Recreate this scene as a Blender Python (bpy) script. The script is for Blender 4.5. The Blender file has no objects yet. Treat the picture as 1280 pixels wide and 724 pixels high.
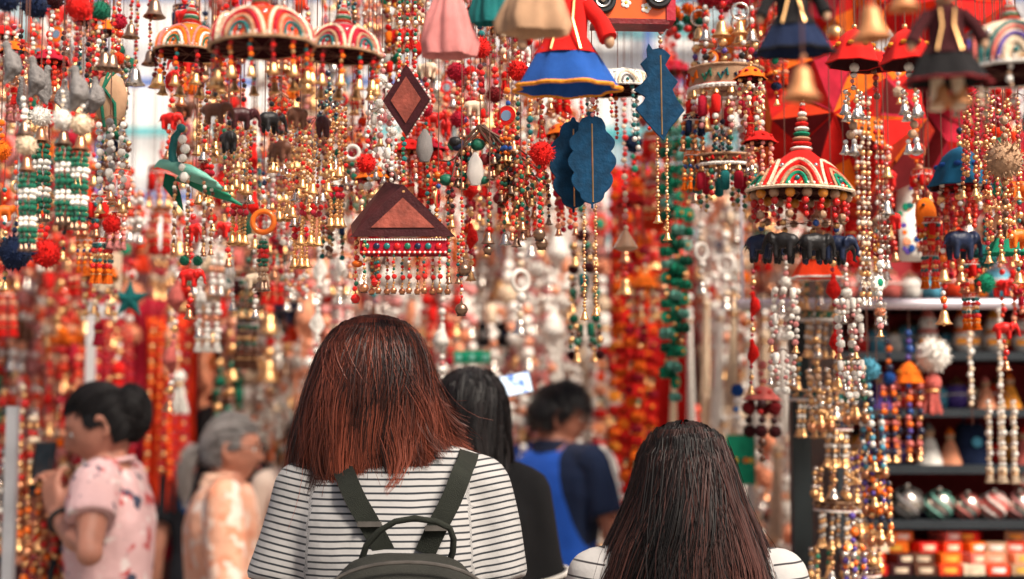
import bpy, math, random
import numpy as np
from mathutils import Vector, Matrix, noise
R = math.radians
random.seed(7); np.random.seed(7)
scene = bpy.context.scene
col = scene.collection

# ------------------------------------------------------------------ camera, sky, sun, exposure
CAM_Z = 1.52
FPX = 1778.0                      # focal length in pixels of the 1280 px wide frame
PITCH = math.atan(158.0 / FPX)    # eye level lies at row 520 of 724
cd = bpy.data.cameras.new('camera')
cam = bpy.data.objects.new('camera', cd); col.objects.link(cam)
cam.location = (0, 0, CAM_Z); cam.rotation_euler = (R(90) + PITCH, 0, 0)
cd.sensor_width = 36.0; cd.lens = 36.0 * FPX / 1280.0
cd.clip_start = 0.05; cd.clip_end = 800
cd.dof.use_dof = True; cd.dof.focus_distance = 2.3; cd.dof.aperture_fstop = 2.2
scene.camera = cam

SUN_EL, SUN_AZ = R(50), R(138)    # azimuth clockwise from +Y: behind the camera, to its right
w = bpy.data.worlds.new('World'); scene.world = w; w.use_nodes = True
wn = w.node_tree.nodes; wl = w.node_tree.links
sky = wn.new('ShaderNodeTexSky'); sky.sky_type = 'NISHITA'; sky.sun_disc = False
sky.sun_elevation = SUN_EL; sky.sun_rotation = SUN_AZ
sky.air_density = 1.2; sky.dust_density = 6.0; sky.ozone_density = 1.0
wl.new(sky.outputs[0], wn['Background'].inputs[0]); wn['Background'].inputs[1].default_value = 0.075
sd = bpy.data.lights.new('sun', 'SUN'); sd.energy = 4.6; sd.angle = R(16); sd.color = (1.0, 0.90, 0.78)
sun = bpy.data.objects.new('sun', sd); col.objects.link(sun)
sdir = Vector((math.sin(SUN_AZ) * math.cos(SUN_EL), math.cos(SUN_AZ) * math.cos(SUN_EL), math.sin(SUN_EL)))
sun.rotation_euler = sdir.to_track_quat('Z', 'Y').to_euler()
vs = scene.view_settings
vs.view_transform = 'Standard'; vs.look = 'None'; vs.gamma = 1.0; vs.exposure = 0.8; vs.use_curve_mapping = False
scene.cycles.use_denoising = True
scene.cycles.max_bounces = 8
scene.render.film_transparent = False

# ------------------------------------------------------------------ helpers
def P(px, py, d):
    """World point at ground distance d (metres along +Y) seen at pixel px, py of the 1280x724 photograph."""
    a = (px - 640.0) / FPX; b = (362.0 - py) / FPX
    fy = math.cos(PITCH) - b * math.sin(PITCH); fz = math.sin(PITCH) + b * math.cos(PITCH)
    t = d / fy
    return Vector((a * t, d, CAM_Z + fz * t))
def U(d): return d / FPX          # metres per photograph pixel at distance d

MATS = {}
def mat(name, color, rough=0.6, metal=0.0, var=0.25, nscale=40.0, bump=0.0, bscale=200.0, spec=0.3, sheen=0.0, sub=0.0, trans=0.0, coat=0.0, rand=0.0):
    if name in MATS: return MATS[name]
    m = bpy.data.materials.new(name); m.use_nodes = True
    nt = m.node_tree; n = nt.nodes; l = nt.links; b = n['Principled BSDF']
    b.inputs['Roughness'].default_value = rough; b.inputs['Metallic'].default_value = metal
    b.inputs['Specular IOR Level'].default_value = spec
    b.inputs['Sheen Weight'].default_value = sheen
    b.inputs['Coat Weight'].default_value = coat
    if sub:
        b.inputs['Subsurface Weight'].default_value = sub
        b.inputs['Subsurface Radius'].default_value = (0.012, 0.005, 0.003); b.inputs['Subsurface Scale'].default_value = 1.0
    if trans: b.inputs['Transmission Weight'].default_value = trans
    tc = n.new('ShaderNodeTexCoord'); nz = n.new('ShaderNodeTexNoise'); nz.inputs['Scale'].default_value = nscale
    nz.inputs['Detail'].default_value = 5.0
    l.new(tc.outputs['Object'], nz.inputs['Vector'])
    hv = n.new('ShaderNodeHueSaturation'); hv.inputs['Color'].default_value = (*color, 1)
    mr = n.new('ShaderNodeMapRange'); mr.inputs['From Min'].default_value = 0.3; mr.inputs['From Max'].default_value = 0.7
    mr.inputs['To Min'].default_value = 1 - var; mr.inputs['To Max'].default_value = 1 + var
    l.new(nz.outputs['Fac'], mr.inputs['Value'])
    if rand:
        oi = n.new('ShaderNodeObjectInfo'); m2 = n.new('ShaderNodeMapRange')
        m2.inputs['To Min'].default_value = 1 - rand; m2.inputs['To Max'].default_value = 1 + rand
        l.new(oi.outputs['Random'], m2.inputs['Value'])
        mu = n.new('ShaderNodeMath'); mu.operation = 'MULTIPLY'
        l.new(mr.outputs[0], mu.inputs[0]); l.new(m2.outputs[0], mu.inputs[1]); l.new(mu.outputs[0], hv.inputs['Value'])
    else: l.new(mr.outputs[0], hv.inputs['Value'])
    l.new(hv.outputs[0], b.inputs['Base Color'])
    if bump:
        n2 = n.new('ShaderNodeTexNoise'); n2.inputs['Scale'].default_value = bscale; n2.inputs['Detail'].default_value = 4.0
        l.new(tc.outputs['Object'], n2.inputs['Vector'])
        bp = n.new('ShaderNodeBump'); bp.inputs['Strength'].default_value = bump; bp.inputs['Distance'].default_value = 0.004
        l.new(n2.outputs['Fac'], bp.inputs['Height']); l.new(bp.outputs[0], b.inputs['Normal'])
    MATS[name] = m
    return m

C = {  # palette of beads, threads and fabrics
 'red': (0.60, 0.013, 0.010), 'darkred': (0.17, 0.012, 0.015), 'crimson': (0.38, 0.012, 0.03), 'orange': (0.80, 0.15, 0.010),
 'saffron': (0.75, 0.27, 0.03), 'vermilion': (0.72, 0.045, 0.010), 'cream': (0.72, 0.56, 0.40), 'white': (0.78, 0.74, 0.68), 'peach': (0.74, 0.30, 0.17),
 'pink': (0.55, 0.20, 0.19), 'rose': (0.56, 0.13, 0.11), 'teal': (0.012, 0.13, 0.13), 'green': (0.012, 0.12, 0.07), 'emerald': (0.01, 0.22, 0.12),
 'navy': (0.010, 0.018, 0.05), 'blue': (0.015, 0.07, 0.28), 'sky': (0.08, 0.30, 0.42), 'black': (0.012, 0.011, 0.012), 'brown': (0.12, 0.045, 0.025),
 'grey': (0.20, 0.185, 0.18), 'tan': (0.42, 0.25, 0.15), 'petrol': (0.008, 0.085, 0.17), 'maroon': (0.045, 0.008, 0.010), 'yellow': (0.75, 0.42, 0.06),
 'violet': (0.10, 0.06, 0.30), 'olive': (0.045, 0.045, 0.03), 'mint': (0.16, 0.42, 0.34), 'skyblue': (0.05, 0.16, 0.42),
}
def bead(c):
    if c == 'gold': return mat('gold_brass', (0.80, 0.46, 0.20), 0.36, 0.9, 0.15, 60, rand=0.15)
    if c == 'copper': return mat('copper_brass', (0.60, 0.27, 0.14), 0.30, 0.9, 0.2, 60, rand=0.15)
    if c == 'brasspaint': return mat('dull_brass', (0.50, 0.21, 0.085), 0.5, 0.35, 0.25, 60)
    if c == 'silver': return mat('aged_silver', (0.62, 0.56, 0.50), 0.25, 0.95, 0.2, 60)
    if c == 'bronze': return mat('dark_bronze', (0.30, 0.19, 0.13), 0.32, 0.9, 0.3, 50)
    return mat(c + '_bead', C[c], 0.28, 0, 0.12, 50, rand=0.15, coat=0.3)
def cloth(c): return mat(c + '_cloth', C[c], 0.9, 0, 0.22, 30, 0.5, 700, spec=0.12, sheen=0.03)
def wool(c): return bead(c) if c in ('gold', 'silver', 'copper') else mat(c + '_wool', C[c], 1.0, 0, 0.3, 120, 0.9, 350, spec=0.06, sheen=0.06)
def lac(c): return mat(c + '_lacquer', C[c], 0.45, 0, 0.28, 45, 0.25, 220)
CORD = lambda: mat('cotton_cord', (0.13, 0.055, 0.04), 0.9, 0, 0.2)

class MB:
    def __init__(s): s.v = []; s.f = []; s.m = []; s.mats = []
    def mi(s, m):
        if m not in s.mats: s.mats.append(m)
        return s.mats.index(m)
    def add(s, vs, fs, m):
        o = len(s.v); k = s.mi(m)
        s.v += [tuple(v) for v in vs]; s.f += [tuple(i + o for i in f) for f in fs]; s.m += [k] * len(fs)
    def lathe(s, c, prof, m, seg=12, sc=(1, 1), wob=None, cap=True):
        """prof: (radius, z) pairs from top to bottom; closed at both ends when cap."""
        vs = []; n = len(prof)
        for (r, z) in prof:
            for k in range(seg):
                a = 2 * math.pi * k / seg; rr = r * (wob(a, z) if wob else 1)
                vs.append((c[0] + rr * math.cos(a) * sc[0], c[1] + rr * math.sin(a) * sc[1], c[2] + z))
        fs = [(i * seg + k, (i + 1) * seg + k, (i + 1) * seg + (k + 1) % seg, i * seg + (k + 1) % seg) for i in range(n - 1) for k in range(seg)]
        if cap: fs += [tuple(range(seg)), tuple(reversed(range((n - 1) * seg, n * seg)))]
        s.add(vs, fs, m)
    def sphere(s, c, r, m, seg=8, rings=5, sc=(1, 1, 1)):
        prof = [(max(1e-5, math.sin(math.pi * i / rings)) * r, math.cos(math.pi * i / rings) * r * sc[2]) for i in range(rings + 1)]
        s.lathe(c, prof, m, seg, (sc[0], sc[1]), cap=False)
    def tube(s, pts, rad, m, sides=6, cap=True):
        pts = [Vector(p) for p in pts]; n = len(pts)
        if not hasattr(rad, '__len__'): rad = [rad] * n
        vs = []; up = None
        for i, p in enumerate(pts):
            t = (pts[min(i + 1, n - 1)] - pts[max(i - 1, 0)])
            t = t.normalized() if t.length > 1e-9 else Vector((0, 0, 1))
            if up is None: up = Vector((0, 0, 1)) if abs(t.z) < 0.9 else Vector((0, 1, 0))
            x = up.cross(t)
            if x.length < 1e-6: x = Vector((1, 0, 0)).cross(t)
            x.normalize(); y = t.cross(x).normalized(); up = y
            up = y
            for k in range(sides):
                a = 2 * math.pi * k / sides
                vs.append(p + (x * math.cos(a) + y * math.sin(a)) * rad[i])
            up = y
        fs = [(i * sides + k, i * sides + (k + 1) % sides, (i + 1) * sides + (k + 1) % sides, (i + 1) * sides + k) for i in range(n - 1) for k in range(sides)]
        if cap: fs += [tuple(reversed(range(sides))), tuple(range((n - 1) * sides, n * sides))]
        s.add(vs, fs, m)
    def torus(s, c, Rr, r, m, seg=24, sides=6, axis='y', sc=(1, 1)):
        vs = []
        for i in range(seg):
            a = 2 * math.pi * i / seg
            for k in range(sides):
                b = 2 * math.pi * k / sides; q = Rr + r * math.cos(b); h = r * math.sin(b)
                x, y = q * math.cos(a) * sc[0], q * math.sin(a) * sc[1]
                vs.append((c[0] + x, c[1] + h, c[2] + y) if axis == 'y' else (c[0] + x, c[1] + y, c[2] + h))
        fs = [(i * sides + k, i * sides + (k + 1) % sides, ((i + 1) % seg) * sides + (k + 1) % sides, ((i + 1) % seg) * sides + k) for i in range(seg) for k in range(sides)]
        s.add(vs, fs, m)
    def box(s, lo, hi, m):
        x0, y0, z0 = lo; x1, y1, z1 = hi
        s.add([(x0, y0, z0), (x1, y0, z0), (x1, y1, z0), (x0, y1, z0), (x0, y0, z1), (x1, y0, z1), (x1, y1, z1), (x0, y1, z1)],
              [(0, 3, 2, 1), (4, 5, 6, 7), (0, 1, 5, 4), (1, 2, 6, 5), (2, 3, 7, 6), (3, 0, 4, 7)], m)
    def prism(s, outline, y0, y1, m):
        """outline in (x, z), extruded along y."""
        n = len(outline)
        vs = [(x, y0, z) for x, z in outline] + [(x, y1, z) for x, z in outline]
        fs = [tuple(range(n)), tuple(reversed(range(n, 2 * n)))] + [(i, n + i, n + (i + 1) % n, (i + 1) % n) for i in range(n)]
        s.add(vs, fs, m)
    def mesh(s, name, smooth=True):
        me = bpy.data.meshes.new(name); me.from_pydata(s.v, [], s.f)
        for m in s.mats: me.materials.append(m)
        me.polygons.foreach_set('material_index', s.m)
        if smooth: me.polygons.foreach_set('use_smooth', [True] * len(s.f))
        me.update()
        if smooth:
            try: me.set_sharp_from_angle(angle=R(50))
            except Exception: pass
        return me
    def build(s, name, parent=None, loc=(0, 0, 0), smooth=True):
        return link(name, s.mesh(name, smooth), parent, loc)

def link(name, me, parent=None, loc=(0, 0, 0), rot=None, scale=None):
    o = bpy.data.objects.new(name, me); col.objects.link(o); o.location = loc
    if parent is not None: o.parent = parent
    if rot is not None: o.rotation_euler = rot
    if scale is not None: o.scale = scale
    return o
def tag(o, label=None, cat=None, group=None, kind=None):
    if label: o['label'] = label
    if cat: o['category'] = cat
    if group: o['group'] = group
    if kind: o['kind'] = kind
    return o
def thing(name, label, cat, loc=(0, 0, 0), rotz=0.0, group=None):
    o = bpy.data.objects.new(name, None); col.objects.link(o); o.location = loc; o.rotation_euler = (0, 0, rotz)
    o.empty_display_size = 0.05
    return tag(o, label, cat, group)
def mesh_np(name, V, F, mats, attrs=None, smooth=True):
    """V (n,3), F (m,k) numpy arrays -> mesh, quickly."""
    me = bpy.data.meshes.new(name); V = np.asarray(V, np.float32); F = np.asarray(F, np.int32); k = F.shape[1]
    me.vertices.add(len(V)); me.vertices.foreach_set('co', V.ravel())
    me.loops.add(F.size); me.loops.foreach_set('vertex_index', F.ravel())
    me.polygons.add(len(F)); me.polygons.foreach_set('loop_start', np.arange(0, F.size, k, dtype=np.int32))
    me.update(calc_edges=True)
    if smooth: me.polygons.foreach_set('use_smooth', np.ones(len(F), bool))
    for m in mats: me.materials.append(m)
    for an, data in (attrs or {}).items():
        a = me.attributes.new(an, 'FLOAT', 'POINT'); a.data.foreach_set('value', np.asarray(data, np.float32))
    return me
def remesh(me, voxel, smooth=4, mats=()):
    o = bpy.data.objects.new('tmp', me); col.objects.link(o)
    md = o.modifiers.new('r', 'REMESH'); md.mode = 'VOXEL'; md.voxel_size = voxel; md.use_smooth_shade = True
    if smooth:
        sm = o.modifiers.new('s', 'SMOOTH'); sm.iterations = smooth; sm.factor = 0.5
    dg = bpy.context.evaluated_depsgraph_get(); dg.update()
    out = bpy.data.meshes.new_from_object(o.evaluated_get(dg))
    bpy.data.objects.remove(o); out.materials.clear()
    for m in mats: out.materials.append(m)
    out.polygons.foreach_set('use_smooth', [True] * len(out.polygons))
    return out
# ------------------------------------------------------------------ the setting
def ground():
    m = mat('worn_concrete', (0.20, 0.17, 0.15), 0.85, 0, 0.3, 3, 0.4, 60)
    b = MB(); b.box((-300, -60, -0.2), (300, 500, 0), m)
    tag(b.build('ground'), kind='structure')
ground()

RAIL_Z = 3.62
RAILS = [round(1.3 + 0.1 * i, 2) for i in range(52)]
def snap(d): return min(RAILS, key=lambda r: abs(r - d))
def canopy_frame():
    m = mat('galvanised_steel', (0.42, 0.43, 0.45), 0.4, 0.8, 0.2, 15, 0.1, 80)
    t = thing('overhead_rack', 'overhead steel frame of rods that the ornaments hang from', 'rack')
    for x in (-2.75, 2.75):
        b = MB(); b.box((x - 0.025, 1.1, RAIL_Z + 0.006), (x + 0.025, 6.6, RAIL_Z + 0.056), m); b.build('side_beam', t)
        for y in (1.15, 6.55):
            b = MB(); b.box((x - 0.03, y - 0.03, 0), (x + 0.03, y + 0.03, RAIL_Z + 0.004), m); b.build('post', t)
    b = MB(); b.tube([(-2.78, 0, 0), (2.78, 0, 0)], 0.0075, m, 6); rm = b.mesh('rod')
    for y in RAILS: link('rod', rm, t, (0, y, RAIL_Z))
canopy_frame()

def far_backdrop():  # added white facade standing in for the bright gaps of a translucent roof
    wall = mat('white_render', (0.82, 0.79, 0.75), 0.9, 0, 0.06, 1.5, 0.2, 20)
    teal = mat('teal_shutter_paint', (0.10, 0.42, 0.45), 0.6, 0, 0.15, 5)
    bluep = mat('blue_steel_paint', (0.05, 0.13, 0.42), 0.5, 0, 0.15, 5)
    glass = mat('pale_window_glass', (0.42, 0.56, 0.60), 0.12, 0, 0.1, 3)
    Y = 13.0
    t = thing('white_backdrop', 'white building with teal shutters and blue railings, standing in for the bright roof gaps', 'backdrop', (0, Y, 0))
    b = MB(); b.box((-9, 0, 0), (9, 6, 11), wall); b.build('wall', t)
    wf = MB(); wf.box((-0.8, -0.04, 0), (0.8, 0, 1.0), teal)
    fm = wf.mesh('shutter', False)
    pm = MB(); pm.box((-0.36, -0.055, 0.08), (0.36, -0.041, 0.92), glass); pm = pm.mesh('pane', False)
    sm = MB(); sm.box((-0.9, -0.14, -0.1), (0.9, -0.002, -0.01), wall); sm = sm.mesh('sill', False)
    for iz, z in enumerate((3.1, 5.0, 6.9)):
        for x in (-5.2, 1.6, 6.2):
            f = link('window', fm, t, (x, 0, z))
            for s in (-0.39, 0.39): link('pane', pm, f, (s, 0, 0))
            link('sill', sm, f)
    for z in (3.45, 4.05, 4.5, 5.3, 5.9):
        b = MB(); b.box((-8.8, -0.34, z), (8.8, -0.28, z + 0.07), bluep if z != 4.05 else teal); b.build('railing_bar', t)
    b = MB(); b.box((-0.03, -0.33, 2.6), (0.03, -0.285, 6.0), bluep); bm_ = b.mesh('railing_post', False)
    for i in range(15): link('railing_post', bm_, t, (-8.75 + i * 1.25, 0.052, 0))
    b = MB(); b.box((-8.9, -0.4, 2.5), (8.9, -0.002, 2.6), wall); b.build('ledge', t)
far_backdrop()

def back_wall():
    m = mat('dark_maroon_boards', (0.10, 0.03, 0.028), 0.8, 0, 0.3, 4)
    t = thing('stall_wall', 'dark boarded back wall of the stall behind the hung goods', 'wall', (0, 6.48, 0))
    for i in range(22):
        b = MB(); b.box((-2.75 + i * 0.25, 0, 0), (-2.75 + i * 0.25 + 0.244, 0.03, 2.28 + 0.004 * (i % 3)), m); b.build('plank', t)
back_wall()

def cloth_hang(px0, px1, py0, py1, d, c, label, seed, folds=9, amp=0.012):
    """A cloth with real folds hung from a rod."""
    d = snap(d); a = P(px0, py0, d); b_ = P(px1, py1, d); rr = random.Random(seed)
    W = b_.x - a.x; nx = 48; nz = 14
    ph = [rr.uniform(0, 6.28) for _ in range(4)]
    vs = []
    for j in range(nz + 1):
        for i in range(nx + 1):
            u = i / nx; v = j / nz
            y = amp * (math.sin(u * folds * 6.28 + ph[0] + v * 0.6) + 0.5 * math.sin(u * folds * 2.3 * 6.28 + ph[1])) * (0.5 + 0.5 * v) + 0.01 * math.sin(v * 4 + ph[2])
            vs.append((a.x + W * u + 0.006 * math.sin(v * 5 + u * 9), y, (a.z - (a.z - b_.z) * v)))
    fs = [(j * (nx + 1) + i, (j + 1) * (nx + 1) + i, (j + 1) * (nx + 1) + i + 1, j * (nx + 1) + i + 1) for j in range(nz) for i in range(nx)]
    t = thing('hanging_cloth', label, 'cloth', (0, d, 0), group='cloths hung at the back of the stall')
    m = MB(); m.add(vs, fs, cloth(c)); sh = m.build('sheet', t)
    sm = sh.modifiers.new('thick', 'SOLIDIFY'); sm.thickness = 0.003
    b = MB()
    for u in (0.1, 0.5, 0.9): b.tube([(a.x + W * u, 0, a.z - 0.03), (a.x + W * u, 0, RAIL_Z)], 0.0012, CORD(), 4)
    b.build('cord', t)
# ------------------------------------------------------------------ ornament pieces (shared meshes)
CACHE = {}
def cached(key, fn):
    if key not in CACHE: CACHE[key] = fn()
    return CACHE[key]
def q4(x): return round(x, 4)

def bell_mesh(r, c):
    def f():
        b = MB(); m = bead(c); k = r
        prof = [(0.10*k, 0), (0.22*k, -0.03*k), (0.42*k, -0.22*k), (0.52*k, -0.6*k), (0.60*k, -1.0*k), (0.74*k, -1.35*k), (1.0*k, -1.62*k), (1.04*k, -1.68*k),
                (0.93*k, -1.66*k), (0.68*k, -1.35*k), (0.52*k, -0.95*k), (0.40*k, -0.5*k)]
        b.lathe((0, 0, 0), prof, m, 16)
        b.torus((0, 0, 0.14*k), 0.16*k, 0.05*k, m, 10, 5)
        b.sphere((0, 0, -1.72*k), 0.22*k, m, 8, 5); b.tube([(0, 0, -0.5*k), (0, 0, -1.6*k)], 0.05*k, m, 4)
        return b.mesh('bell')
    return cached(('bell', q4(r), c), f)
def jingle_mesh(r, c):
    def f():
        b = MB(); m = bead(c)
        b.sphere((0, 0, -r), r, m, 12, 8); b.torus((0, 0, -r), r * 1.01, r * 0.09, m, 14, 5, 'z'); b.torus((0, 0, 0.12 * r), 0.2 * r, 0.06 * r, m, 8, 4)
        b.box((-0.7*r, -0.08*r, -2.02*r), (0.7*r, 0.08*r, -1.8*r), bead('black'))
        return b.mesh('jingle_bell')
    return cached(('jing', q4(r), c), f)
def pom_mesh(r, c):
    def f():
        rr = random.Random(hash((round(r*1e4), c)) & 255); b = MB(); m = wool(c)
        b.sphere((0, 0, -r), r * 0.84, m, 14, 9)
        for i in range(170):
            z = rr.uniform(-1, 1); a = rr.uniform(0, 6.283); s = math.sqrt(1 - z*z)
            d = Vector((s*math.cos(a), s*math.sin(a), z)); t = d.cross(Vector((rr.uniform(-1,1), rr.uniform(-1,1), rr.uniform(-1,1)))).normalized() * r * 0.085
            p = d * r * 0.75; e = d * r * rr.uniform(0.95, 1.1) + Vector((rr.uniform(-.1,.1), rr.uniform(-.1,.1), rr.uniform(-.1,.1))) * r
            o = Vector((0, 0, -r)); n2 = d.cross(t)
            b.add([p + t + o, p - t*0.5 + n2*0.87 + o, p - t*0.5 - n2*0.87 + o, e + o], [(0, 1, 3), (1, 2, 3), (2, 0, 3)], m)
        return b.mesh('pompom')
    return cached(('pom', q4(r), c), f)
def tassel_mesh(L, r, c):
    def f():
        rr = random.Random(3); b = MB(); m = wool(c)
        b.sphere((0, 0, -r * 0.9), r * 0.85, m, 10, 6, (1, 1, 1.1)); b.torus((0, 0, -r * 1.7), r * 0.62, r * 0.14, bead('gold'), 12, 5, 'z')
        for i in range(46):
            a = rr.uniform(0, 6.283); q = math.sqrt(rr.random()); w_ = r * 0.5 * q; e = r * (0.95 + 0.2*rr.random()) * q
            b.tube([(w_*math.cos(a), w_*math.sin(a), -1.5*r), (w_*1.3*math.cos(a), w_*1.3*math.sin(a), -1.5*r - (L-1.5*r)*0.4), (e*math.cos(a+.1), e*math.sin(a+.1), -L*rr.uniform(0.92, 1.0))], r * 0.1, m, 4)
        return b.mesh('tassel')
    return cached(('tas', q4(L), q4(r), c), f)
def ring_mesh(r, t, c):
    def f():
        b = MB(); b.torus((0, 0, -r), r - t, t, bead(c), 28, 8, sc=(1, 1.0)); return b.mesh('bangle')
    return cached(('ring', q4(r), q4(t), c), f)
def disc_mesh(r, c, c2):
    def f():
        b = MB(); z = -r
        b.prism([(r*math.cos(a*math.pi/12), z + r*math.sin(a*math.pi/12)) for a in range(24)], -r*0.12, r*0.12, cloth(c))
        b.prism([(.55*r*math.cos(a*math.pi/12), z + .55*r*math.sin(a*math.pi/12)) for a in range(24)], -r*0.16, r*0.16, mat('mirror_piece', (0.75, 0.78, 0.8), 0.08, 1.0, 0.05))
        b.torus((0, 0, z), r * 0.97, r * 0.12, bead(c2), 24, 5); b.torus((0, 0, z), r * 0.6, r * 0.09, bead('gold'), 20, 5)
        return b.mesh('mirror_disc')
    return cached(('disc', q4(r), c, c2), f)
def flower_mesh(r, c, c2):
    def f():
        b = MB(); m = cloth(c)
        for lay, (n, q, zt) in enumerate(((9, 1.0, 0.05), (8, 0.72, 0.3), (6, 0.42, 0.5))):
            for k in range(n):
                a = 2*math.pi*(k + 0.5*lay)/n
                for sgn in (1,):
                    d = Vector((math.cos(a), 0, math.sin(a))); t = Vector((-math.sin(a), 0, math.cos(a))); o = Vector((0, -zt*r*0.7, -r))
                    b.add([o, o + d*q*r*0.6 + t*q*r*0.34, o + d*q*r + Vector((0, -.1*r, 0)), o + d*q*r*0.6 - t*q*r*0.34, o + d*q*r*0.55 + Vector((0, .16*r, 0))],
                          [(0, 1, 4), (1, 2, 4), (2, 3, 4), (3, 0, 4), (0, 3, 2, 1)], m)
        b.sphere((0, -0.4*r, -r), r*0.24, wool(c2), 8, 5); b.sphere((0, 0, -r), r*0.5, cloth('emerald'), 8, 5, (1, .35, 1))
        return b.mesh('flower')
    return cached(('flw', q4(r), c, c2), f)
def marigold_mesh(r, c):
    def f():
        rr = random.Random(5); b = MB(); m = cloth(c)
        b.sphere((0, 0, -r), r*0.75, m, 10, 6, (1, 1, .8))
        for i in range(70):
            z = rr.uniform(-.9, .9); a = rr.uniform(0, 6.28); s = math.sqrt(1-z*z); d = Vector((s*math.cos(a), s*math.sin(a), z*0.75))
            t = Vector((-math.sin(a), math.cos(a), 0))*r*0.22; u = d.cross(t).normalized()*r*0.16; o = Vector((0, 0, -r)); p = d*r*0.7; e = d*r*rr.uniform(.95, 1.1)
            b.add([o+p-u, o+e-t-u*.2, o+e+t+u, o+p+u], [(0, 1, 2, 3)], m)
        return b.mesh('marigold')
    return cached(('mari', q4(r), c), f)
def blob_mesh(name, parts, mats_, voxel, sm=3):
    """parts: list of tapered limbs [(points, radii)] fused into one skin."""
    b = MB(); m = mats_[0]
    for pts, rad in parts:
        n = len(pts)
        b.tube(pts, rad, m, 10)
        for p, r_ in zip(pts, rad): b.sphere(p, r_, m, 10, 7)
    return remesh(b.mesh('t'), voxel, sm, mats_)
def elephant_mesh(h, c):
    def f():
        k = h
        parts = [([(-.28*k, 0, -.5*k), (.0, 0, -.48*k), (.25*k, 0, -.47*k)], [.24*k, .28*k, .23*k]),
                 ([(.42*k, 0, -.38*k), (.5*k, 0, -.4*k)], [.19*k, .15*k]),
                 ([(.58*k, 0, -.45*k), (.68*k, 0, -.68*k), (.66*k, 0, -.86*k), (.76*k, 0, -.9*k)], [.09*k, .065*k, .05*k, .04*k]),
                 ([(-.48*k, 0, -.42*k), (-.6*k, 0, -.7*k)], [.04*k, .02*k])]
        for x in (-.27, .2):
            for y in (-.14, .14): parts.append(([(x*k, y*k, -.6*k), (x*k, y*k, -.97*k)], [.11*k, .085*k]))
        for y in (-1, 1): parts.append(([(.36*k, y*.17*k, -.3*k), (.3*k, y*.25*k, -.42*k), (.3*k, y*.24*k, -.56*k)], [.06*k, .07*k, .045*k]))
        return blob_mesh('elephant', parts, [lac(c)], max(k*0.035, .0012))
    return cached(('ele', q4(h), c), f)
def bird_mesh(h, c):
    """Small felt bird hung by its neck, head up and tail down."""
    def f():
        k = h
        parts = [([(0, 0, -.10*k), (.02*k, 0, -.24*k), (.10*k, 0, -.45*k), (.12*k, 0, -.62*k), (.04*k, 0, -.82*k), (-.05*k, 0, -1.0*k)], [.085*k, .09*k, .19*k, .21*k, .12*k, .05*k]),
                 ([(-.05*k, 0, -.1*k), (-.17*k, 0, -.15*k)], [.05*k, .014*k]),
                 ([(.12*k, -.15*k, -.45*k), (.10*k, -.19*k, -.65*k), (-.02*k, -.13*k, -.86*k)], [.06*k, .085*k, .02*k]), ([(.12*k, .15*k, -.45*k), (.10*k, .19*k, -.65*k), (-.02*k, .13*k, -.86*k)], [.06*k, .085*k, .02*k])]
        return blob_mesh('bird', parts, [wool(c)], max(k*0.03, .0012))
    return cached(('bird', q4(h), c), f)
def parrot_mesh(L, c, c2):
    def f():
        k = L
        b = blob_mesh('parrot', [([(-.5*k, 0, .12*k), (-.38*k, 0, .1*k), (-.12*k, 0, 0), (.1*k, 0, -.1*k), (.3*k, 0, -.2*k), (.5*k, 0, -.3*k)], [.075*k, .085*k, .12*k, .1*k, .05*k, .025*k]),
                                 ([(-.55*k, 0, .12*k), (-.62*k, 0, .06*k)], [.04*k, .015*k]),
                                 ([(-.15*k, -.1*k, .03*k), (.05*k, -.12*k, -.05*k), (.32*k, -.07*k, -.16*k)], [.05*k, .06*k, .02*k]), ([(-.15*k, .1*k, .03*k), (.05*k, .12*k, -.05*k), (.32*k, .07*k, -.16*k)], [.05*k, .06*k, .02*k])],
                      [lac(c), lac(c2)], max(k*0.02, .0014))
        return b
    return cached(('par', q4(L), c, c2), f)
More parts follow.
